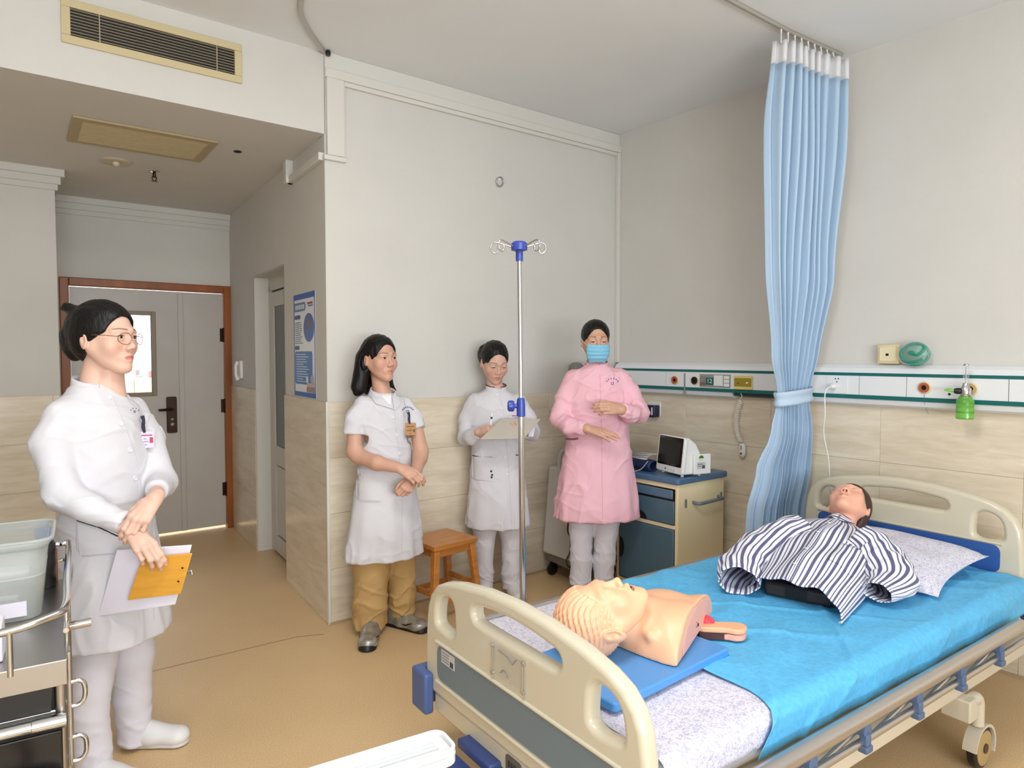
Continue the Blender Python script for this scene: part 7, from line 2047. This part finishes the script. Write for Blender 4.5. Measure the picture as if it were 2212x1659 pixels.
# torso under the shirt: black base block and flesh torso
base = MB().box((0.08, -0.12, 0.0), (0.17, 0.13, 0.055)).build('torso_base', mat('dark_brown_plastic', srgb(52, 40, 36), 0.45), mk_, bevel=0.012)
MB().box((0.0785, -0.03, 0.010), (0.0805, 0.05, 0.047)).build('base_recess', M['dark'], base)
# shirt torso: arched shell, open at the hem
nx, na = 60, 90
def shirt_pt(u, a):
    """u 0 hem..1 neck ; a -1 near side .. 1 far side over the top"""
    x = u*(Lm-0.02)
    hw = 0.180+0.015*math.sin(u*3.0)-0.115*max(0, (u-0.74)/0.26)**1.7
    top = 0.095+0.115*u+0.02*math.sin(u*math.pi)-0.015*max(0, (u-0.8)/0.2)
    bot = 0.012+0.10*max(0, u-0.45)
    th = a*math.pi/2*1.12
    y = hw*math.sin(th)*(1.0 if abs(a) < 0.9 else 1.0)
    z = bot+(top-bot)*max(0.0, math.cos(th))**0.75
    if abs(th) > math.pi/2: z = bot; y = math.copysign(hw*(1-0.25*(abs(th)-math.pi/2)), a)
    # folds
    n1 = math.sin(7*a+6*u)*math.sin(9*u+2*a); n2 = math.sin(16*a+3*u)
    k = 0.006*n1+0.003*n2*(1-u)
    hem = 0.03*(1-min(1, u*6))*math.sin(5*a+0.6)
    return (x-hem*0.3+0.075*a*(1-u)**2+0.0*a, y*(1+k*2), z+k*2*math.cos(th*0.8))
V = []; S = []
for j in range(na+1):
    a = -1+2*j/na
    for i in range(nx+1):
        u = i/nx; V.append(shirt_pt(u, a)); S.append(a*0.36/PER + 0.25*math.sin(4*u+2*a)*0.35)
idx = np.arange((nx+1)*(na+1)).reshape(na+1, nx+1)
F = np.stack([idx[:-1, :-1].ravel(), idx[:-1, 1:].ravel(), idx[1:, 1:].ravel(), idx[1:, :-1].ravel()], 1)
sh = striped('shirt', np.array(V), F, S, mk_)
m = sh.modifiers.new('solid', 'SOLIDIFY'); m.thickness = 0.004; m.offset = 0
# button band and placket
def on_shirt(u, a, off=0.004):
    p = shirt_pt(u, a); return (p[0], p[1], p[2]+off)
Vp = [(on_shirt(i/30, 0.02+0.085*w-0.02*(i/30), 0.006)) for w in (0, 1) for i in range(0, 31)]
Fp = [(i, i+1, 31+i+1, 31+i) for i in range(30)]
pb = MB(); pb.add(Vp, Fp)
mep = mesh_np('button_band', pb.V, pb.F); a_ = mep.attributes.new('stripe', 'FLOAT', 'POINT'); a_.data.foreach_set('value', np.array([0.0]*31+[1.55]*31, np.float32)+0.1)
pbo = obj('button_band', mep, M['stripe'], sh, smooth=180, solid=0.004)
for u in (0.12, 0.33, 0.56, 0.8):
    q = on_shirt(u, 0.06-0.02*u, 0.009)
    MB().lathe([(0.007, 0), (0.007, 0.003), (0.005, 0.0035)], 14, Matrix.Translation(q)).build('button', M['white_plastic'], sh, smooth=40)
# breast pocket on the near side
Vq = [on_shirt(0.30+0.26*(i/8), -0.55+0.34*(j/8), 0.006+0.002*math.sin(i)) for j in range(9) for i in range(9)]
Fq_ = [(j*9+i, j*9+i+1, (j+1)*9+i+1, (j+1)*9+i) for j in range(8) for i in range(8)]
meq = mesh_np('pocket', Vq, Fq_); a_ = meq.attributes.new('stripe', 'FLOAT', 'POINT'); a_.data.foreach_set('value', np.array([(-0.55+0.34*(j/8))*0.36/PER+0.12 for j in range(9) for i in range(9)], np.float32))
obj('pocket', meq, M['stripe'], sh, smooth=180, solid=0.003)
# collar
for sg in (-1, 1):
    Vc = [on_shirt(0.93+0.06*v+0.02*abs(t), sg*(0.02+0.36*t), 0.010+0.012*v) for v in (0, 0.5, 1) for t in [k/8 for k in range(9)]]
    mec = mesh_np('collar', Vc, [(r*9+k, r*9+k+1, (r+1)*9+k+1, (r+1)*9+k) for r in range(2) for k in range(8)])
    a_ = mec.attributes.new('stripe', 'FLOAT', 'POINT'); a_.data.foreach_set('value', np.array([v*1.2+t*0.4 for v in (0, 0.5, 1) for t in [k/8 for k in range(9)]], np.float32))
    obj('collar', mec, M['stripe'], sh, smooth=180, solid=0.004)
# sleeves: empty cloth tubes folded down at the sides
def sleeve(path, radii, squash, seed, name='sleeve', twist=0.0):
    P = np.array(spline(path, 10)); n = len(P); rr = np.interp(np.linspace(0, 1, n), np.linspace(0, 1, len(radii)), radii)
    sq = np.interp(np.linspace(0, 1, n), np.linspace(0, 1, len(squash)), squash)
    V = []; S = []; na_ = 56
    for i in range(n):
        t = P[min(i+1, n-1)]-P[max(i-1, 0)]; t /= np.linalg.norm(t)
        side = np.cross((0, 0, 1.0), t); side /= max(1e-6, np.linalg.norm(side)); up = np.cross(t, side)
        for k in range(na_):
            a = 2*math.pi*k/na_
            fo = 1+0.05*math.sin(3*a+i*0.35+seed)+0.035*math.sin(7*a-i*0.6+seed*2)+0.03*math.sin(i*0.9+2*a)
            V.append(P[i]+(side*math.cos(a)*rr[i]*fo+up*math.sin(a)*rr[i]*sq[i]*fo)); S.append(k/na_*2*math.pi*0.0764/PER+twist*i/n)
    idx = np.arange(n*na_).reshape(n, na_); nxt = np.roll(idx, -1, 1)
    F = np.stack([idx[:-1].ravel(), nxt[:-1].ravel(), nxt[1:].ravel(), idx[1:].ravel()], 1)
    V = np.array(V); V[:, 2] = np.maximum(V[:, 2], 0.004)
    # stripe count must close around the tube
    S = np.array(S)
    o = striped(name, V, F, S, mk_)
    mm = o.modifiers.new('solid', 'SOLIDIFY'); mm.thickness = 0.003; mm.offset = 0
    return o
sleeve([(0.52, 0.11, 0.165), (0.42, 0.18, 0.135), (0.28, 0.225, 0.10), (0.13, 0.235, 0.075), (0.00, 0.20, 0.06)], (0.07, 0.085, 0.090, 0.085, 0.075), (0.95, 0.85, 0.75, 0.72, 0.7), 1.0, twist=0.6)
sleeve([(0.52, -0.11, 0.165), (0.49, -0.18, 0.12), (0.42, -0.235, 0.085), (0.31, -0.27, 0.065), (0.20, -0.24, 0.055)], (0.07, 0.09, 0.098, 0.085, 0.055), (0.95, 0.85, 0.7, 0.62, 0.6), 2.2, twist=0.5)
# neck and head, tipped back on the pillow
hm = head_field(0.0028, eyes='shut', mouth='closed', neck=True)
Vm, Fm = hm.mesh(1)
Tm = face_tint(Vm, MK, brow=False, lips=False)
nst = (np.abs(np.abs(Vm[:, 0])-0.006) < 0.0030) & (np.abs(Vm[:, 2]+0.0400) < 0.0032) & (Vm[:, 1] < -0.095)
Tm[nst] = np.array(srgb(40, 16, 14)[:3])
mth = (np.abs(Vm[:, 0]) < 0.017) & (np.abs(Vm[:, 2]+0.0651) < 0.0016) & (Vm[:, 1] < -0.085)
Tm[mth] = np.array(srgb(150, 70, 60)[:3])
Bm = np.array(Matrix.Rotation(R(-90), 3, 'Z')) @ lie(20, 0, -3)         # crown towards +x
hcm = np.array([Lm+0.125, -0.005, 0.222])
me = mesh_np('body', (Vm*1.06) @ Bm.T + hcm, Fm); set_tint(me, Tm); obj('body', me, M['bust'], mk_, smooth=180)
fh = Field((-0.12, -0.13, -0.16), (0.12, 0.14, 0.15), 0.0034)
fh.add(ell((0, 0.016, 0.034), (0.083, 0.100, 0.091))); fh.add(ell((0, 0.04, -0.03), (0.074, 0.06, 0.07)), 0.02)
fh.sub(ell((0, -0.110, -0.016), (0.088, 0.102, 0.100)), 0.005); fh.sub(ell((0, -0.03, -0.12), (0.12, 0.085, 0.09)), 0.005)
Vr, Fr = fh.mesh(1)
me = mesh_np('hair', (Vr*1.06) @ Bm.T + hcm, Fr); obj('hair', me, mat('manikin_brown_hair', srgb(62, 38, 34), 0.5, bump=0.3, bscale=120), mk_, smooth=180)

# ------------------------------------------------------------------ steel treatment cart at the left edge
ct = empty('steel_treatment_cart', (0.135, 1.79, 0), R(-5.6)); tag(ct, 'stainless steel treatment cart with guard rails and black drawers', 'cart')
# local: origin at the front right corner on the floor, -x to the left, +y to the back
CWd, CDp, CZ = 0.56, 0.70, 0.765
tray = MB().box((-CWd, 0, CZ-0.004), (0, CDp, CZ)).build('top_tray', M['steel'], ct)
MB().box((-CWd, -0.004, CZ-0.045), (0.002, 0.0, CZ+0.012)).build('tray_lip', M['steel'], ct, bevel=0.002)
MB().box((-0.002, 0.0, CZ-0.045), (0.002, CDp, CZ+0.012)).build('tray_lip', M['steel'], ct, bevel=0.001)
zr = CZ+0.105
MB().tube(spline([(-CWd, -0.004, zr-0.012), (-0.3, -0.004, zr-0.012), (-0.12, -0.002, zr-0.010), (-0.03, 0.02, zr), (0.0, 0.07, zr+0.004), (0.0, 0.3, zr+0.004), (0.0, CDp-0.03, zr+0.004), (-0.015, CDp, zr+0.004), (-0.1, CDp, zr+0.004), (-CWd, CDp, zr+0.004)], 6), 0.009, 12).build('guard_rail', M['chrome'], ct, smooth=60)
MB().tube(spline([(0.0, 0.06, zr-0.05), (0.0, 0.3, zr-0.05), (0.0, CDp-0.02, zr-0.05), (-0.1, CDp, zr-0.05), (-CWd, CDp, zr-0.05)], 6), 0.006, 10).build('guard_rail', M['chrome'], ct, smooth=60)
for x, y in ((-0.10, -0.003), (-0.42, -0.003), (0.0, 0.12), (0.0, 0.33), (0.0, 0.62), (-0.2, CDp), (-0.42, CDp)):
    MB().tube([(x, y, CZ-0.002), (x, y, zr-0.006)], 0.006, 10).build('rail_post', M['chrome'], ct, smooth=60)
for x, y in ((-0.012, 0.012), (-0.012, CDp-0.012), (-CWd+0.012, 0.012), (-CWd+0.012, CDp-0.012)):
    c = MB().tube([(x, y, 0.09), (x, y, CZ-0.02)], 0.0125, 12).build('leg', M['steel'], ct, smooth=60)
    MB().lathe([(0.02, -0.012), (0.04, -0.009), (0.04, 0.009), (0.02, 0.012)], 20, Matrix.Translation((x, y, 0.0405)) @ Matrix.Rotation(R(90), 4, 'X')).build('wheel', M['black_plastic'], c, smooth=40)
MB().box((-CWd+0.02, 0.005, 0.30), (-0.004, CDp-0.01, CZ-0.10)).build('drawer_case', M['steel'], ct, bevel=0.003)
MB().box((-CWd+0.03, 0.0, CZ-0.098), (-0.03, CDp-0.02, CZ-0.046)).build('gap_shade', M['black_plastic'], ct)  # black block stands in for the shade in the gap under the tray
MB().tube([(-CWd, -0.015, CZ-0.118), (-0.065, -0.015, CZ-0.118)], 0.0155, 14).build('front_bar', M['chrome'], ct, smooth=60)
MB().tube([(-0.064, -0.015, CZ-0.118), (-0.002, -0.015, CZ-0.118)], 0.0165, 14).build('bar_sleeve', M['chrome'], ct, smooth=60)
for z0, z1 in ((0.47, CZ-0.14), (0.32, 0.46)):
    d_ = MB().box((-CWd+0.025, -0.012, z0), (-0.01, 0.006, z1)).build('drawer_front', mat('black_gloss', srgb(18, 15, 14), 0.2), ct, bevel=0.003)
    MB().disc((-0.12, -0.012, (z0+z1)/2+0.02), 0.003, (0, -1, 0), 0.003, 10).build('screw', M['chrome'], d_)
# D handles on the right side
for z in (CZ-0.078, CZ-0.205):
    MB().tube(spline([(0.002, 0.02, z+0.026), (0.022, 0.02, z+0.028), (0.033, 0.02, z+0.016), (0.033, 0.02, z-0.014), (0.022, 0.02, z-0.028), (0.002, 0.02, z-0.028)], 5), 0.0052, 10).build('side_handle', M['chrome'], ct, smooth=60)
MB().box((0.002, 0.012, CZ-0.24), (0.008, 0.03, CZ+0.02)).build('handle_strip', M['steel'], ct, bevel=0.001)
MB().tube([(0.004, 0.28, CZ-0.01), (0.05, 0.28, CZ-0.008)], 0.0115, 14).build('side_peg', M['chrome'], ct, smooth=60)
# lower basket rail looping forward
MB().tube(spline([(-CWd, -0.20, 0.545), (-0.20, -0.20, 0.560), (-0.12, -0.20, 0.552), (-0.09, -0.20, 0.52), (-0.085, -0.20, 0.45), (-0.085, -0.20, 0.30)], 6), 0.0125, 14).build('front_loop', M['chrome'], ct, smooth=60)
MB().tube(spline([(-CWd, -0.12, 0.495), (-0.2, -0.12, 0.51), (-0.05, -0.10, 0.512), (0.0, -0.06, 0.50)], 6), 0.010, 12).build('front_loop', M['chrome'], ct, smooth=60)
MB().box((-0.16, -0.14, 0.30), (-0.006, -0.02, 0.488)).build('side_bin', mat('dark_bin', srgb(58, 50, 44), 0.5), ct, bevel=0.008)

# clear storage box on the cart with a few white packets
ca, sa = math.cos(R(-5.6)), math.sin(R(-5.6))
def CT(x, y, z): return (0.135+ca*x-sa*y, 1.79+sa*x+ca*y, z)
M['frosted'] = mat('frosted_clear_plastic', srgb(226, 232, 228), 0.25, trans=0.45, alpha=0.50)
sb = empty('clear_storage_box', CT(-0.26, 0.475, CZ+0.001), R(-5.6)); tag(sb, 'clear plastic storage box standing on the steel cart', 'storage box')
BW, BD, BH = 0.44, 0.26, 0.205
def wallp(n, r0, r1, z0, z1, name, th=0.0025, m_=None):
    o0 = rounded(BW*r0, BD*r0, 0.04, 5); o1 = rounded(BW*r1, BD*r1, 0.045, 5); k = len(o0)
    mb = MB(); mb.add([(x, y, z0) for x, y in o0]+[(x, y, z1) for x, y in o1], [(i, (i+1) % k, k+(i+1) % k, k+i) for i in range(k)])
    return mb.build(name, m_ or M['frosted'], sb, smooth=60, solid=th)
wallp(0, 0.90, 0.99, 0.0, BH, 'wall')
wallp(0, 0.99, 1.04, BH-0.022, BH, 'rim', 0.004); wallp(0, 1.04, 1.04, BH-0.004, BH+0.004, 'rim_edge', 0.008)
wallp(0, 0.945, 0.95, BH*0.52, BH*0.52+0.006, 'rib', 0.004)
MB().prism(rounded(BW*0.9, BD*0.9, 0.04, 5), 0, 0.003, 'z').build('base', M['frosted'], sb)
lbx = MB().box((-0.20, -BD*0.46-0.002, 0.012), (0.17, -BD*0.46-0.0005, 0.05)).build('label_strip', paper, sb)
random.seed(8)
for k in range(5): MB().box((-0.02+0.024*k, -BD*0.46-0.0028, 0.018+0.004*random.random()), (-0.006+0.024*k, -BD*0.46-0.002, 0.042)).build('label_print', grey, lbx)
PKL = ['leftmost white packet in the clear storage box', 'second white packet from the left in the clear storage box', 'second white packet from the right in the clear storage box', 'rightmost white packet in the clear storage box']
for k in range(4):
    pk_ = MB().box((-0.035, -0.018, -0.009), (0.035, 0.018, 0.009)).build('paper_packet', paper, None, bevel=0.003)
    pk_.location = CT(-0.26+0.055*(k-1.5)+0.03, 0.475-0.04+0.03*(k % 3), CZ+0.0165+0.0195*(k % 2)); pk_.rotation_euler = (0, 0, R(-5.6+(17*k) % 40-20))
    tag(pk_, PKL[k], 'packet', 'packets in the clear storage box')
# bottle with blue cap and dark clip behind the box
bt = empty('blue_cap_bottle', CT(-0.060, 0.648, CZ+0.0005)); tag(bt, 'blue topped dark bottle behind the clear storage box', 'bottle')
MB().lathe([(0.0, 0.0), (0.026, 0.0), (0.028, 0.004), (0.028, 0.125), (0.02, 0.138)], 20).build('bottle_body', M['black_plastic'], bt, smooth=40)
MB().lathe([(0.021, 0.136), (0.023, 0.15), (0.023, 0.172), (0.014, 0.182), (0.002, 0.184)], 20).build('cap', mat('periwinkle_cap', srgb(112, 140, 224), 0.35), bt, smooth=40)
wd_ = MB().box((-0.14, -0.006, 0), (0.06, 0.006, 0.10)).build('wooden_board', mat('dark_orange_wood', srgb(140, 76, 34), 0.5, noise=0.15), None, bevel=0.003)
wd_.location = CT(-0.09, 0.686, CZ+0.001); wd_.rotation_euler = (0, 0, R(-5.6)); tag(wd_, 'small orange brown wooden board behind the clear box', 'board')
cd_ = empty('paper_card_box', CT(-0.235, 0.12, CZ+0.001), R(-5.6)); tag(cd_, 'white card box standing behind the front guard rail of the cart', 'box')
MB().box((-0.17, -0.035, 0), (0.115, 0.035, 0.085)).build('carton', paper, cd_, bevel=0.003)
MB().box((-0.165, -0.0358, 0.0), (-0.02, -0.0350, 0.03)).build('print_area', lil, cd_)

# ------------------------------------------------------------------ narrow white plastic tray on a stand, in the foreground
TZ = 0.70
A_, B_, D_ = Vector(on_z(952, 1570, TZ)), Vector(on_z(974, 1612, TZ)), Vector(on_z(660, 1659, TZ))
ux_ = (D_-A_).normalized(); vy_ = Vector((-ux_.y, ux_.x, 0))
if vy_.dot(B_-A_) < 0: vy_ = -vy_
tb_ = empty('plastic_tray_stand', A_ - Vector((0, 0, TZ)), math.atan2(ux_.y, ux_.x)); tag(tb_, 'narrow white plastic tray on a stand at the front of the picture', 'tray')
sgn = 1 if vy_.dot(Vector((-ux_.y, ux_.x, 0))) > 0 else -1
LT, WT = 0.36, 0.085
wp_ = mat('milky_plastic', srgb(236, 238, 240), 0.25, trans=0.12, coat=0.3)
def TR(w, h, r, cx_, cy_): return rounded(w, h, r, 5, cx_, sgn*cy_)
MB().prism(TR(LT, WT, 0.022, LT/2, WT/2), TZ-0.016, TZ-0.010, 'z').build('tray_bottom', wp_, tb_, bevel=0.002)
mb = MB(); o0 = TR(LT, WT, 0.024, LT/2, WT/2); o1 = TR(LT-0.014, WT-0.014, 0.019, LT/2, WT/2); k = len(o0)
mb.add([(x, y, TZ-0.032) for x, y in o0]+[(x, y, TZ) for x, y in o0]+[(x, y, TZ) for x, y in o1]+[(x, y, TZ-0.032) for x, y in o1], [(a*k+i, a*k+(i+1) % k, ((a+1) % 4)*k+(i+1) % k, ((a+1) % 4)*k+i) for a in range(4) for i in range(k)])
mb.build('rim', wp_, tb_, bevel=0.002)
col_ = MB().tube([(0.085, sgn*WT/2, TZ-0.017), (0.085, sgn*WT/2, 0.03)], [0.028, 0.022], 14).build('column', wp_, tb_, smooth=60)
MB().prism(rounded(0.30, 0.24, 0.03, 5, 0.12, sgn*WT/2), 0.0, 0.03, 'z').build('foot_plate', wp_, tb_, bevel=0.006)
for kk in range(3):
    MB().box((0.03, sgn*(0.03+0.012*kk)-0.0015, TZ-0.010), (LT-0.03, sgn*(0.03+0.012*kk)+0.0015, TZ-0.007)).build('rib', wp_, tb_)

# ceiling lamp body (out of view above the camera)
cl3 = empty('ceiling_panel_lamp', (0.8, 1.1, ZC)); tag(cl3, 'flat white ceiling panel lamp above the foot of the room', 'lamp')
MB().box((-0.63, -0.33, -0.05), (0.63, -0.30, 0)).box((-0.63, 0.30, -0.05), (0.63, 0.33, 0)).box((-0.63, -0.30, -0.05), (-0.60, 0.30, 0)).box((0.60, -0.30, -0.05), (0.63, 0.30, 0)).build('frame', M['white_plastic'], cl3)
MB().box((-0.60, -0.30, -0.02), (0.60, 0.30, -0.01)).build('diffuser', M['white_plastic'], cl3)
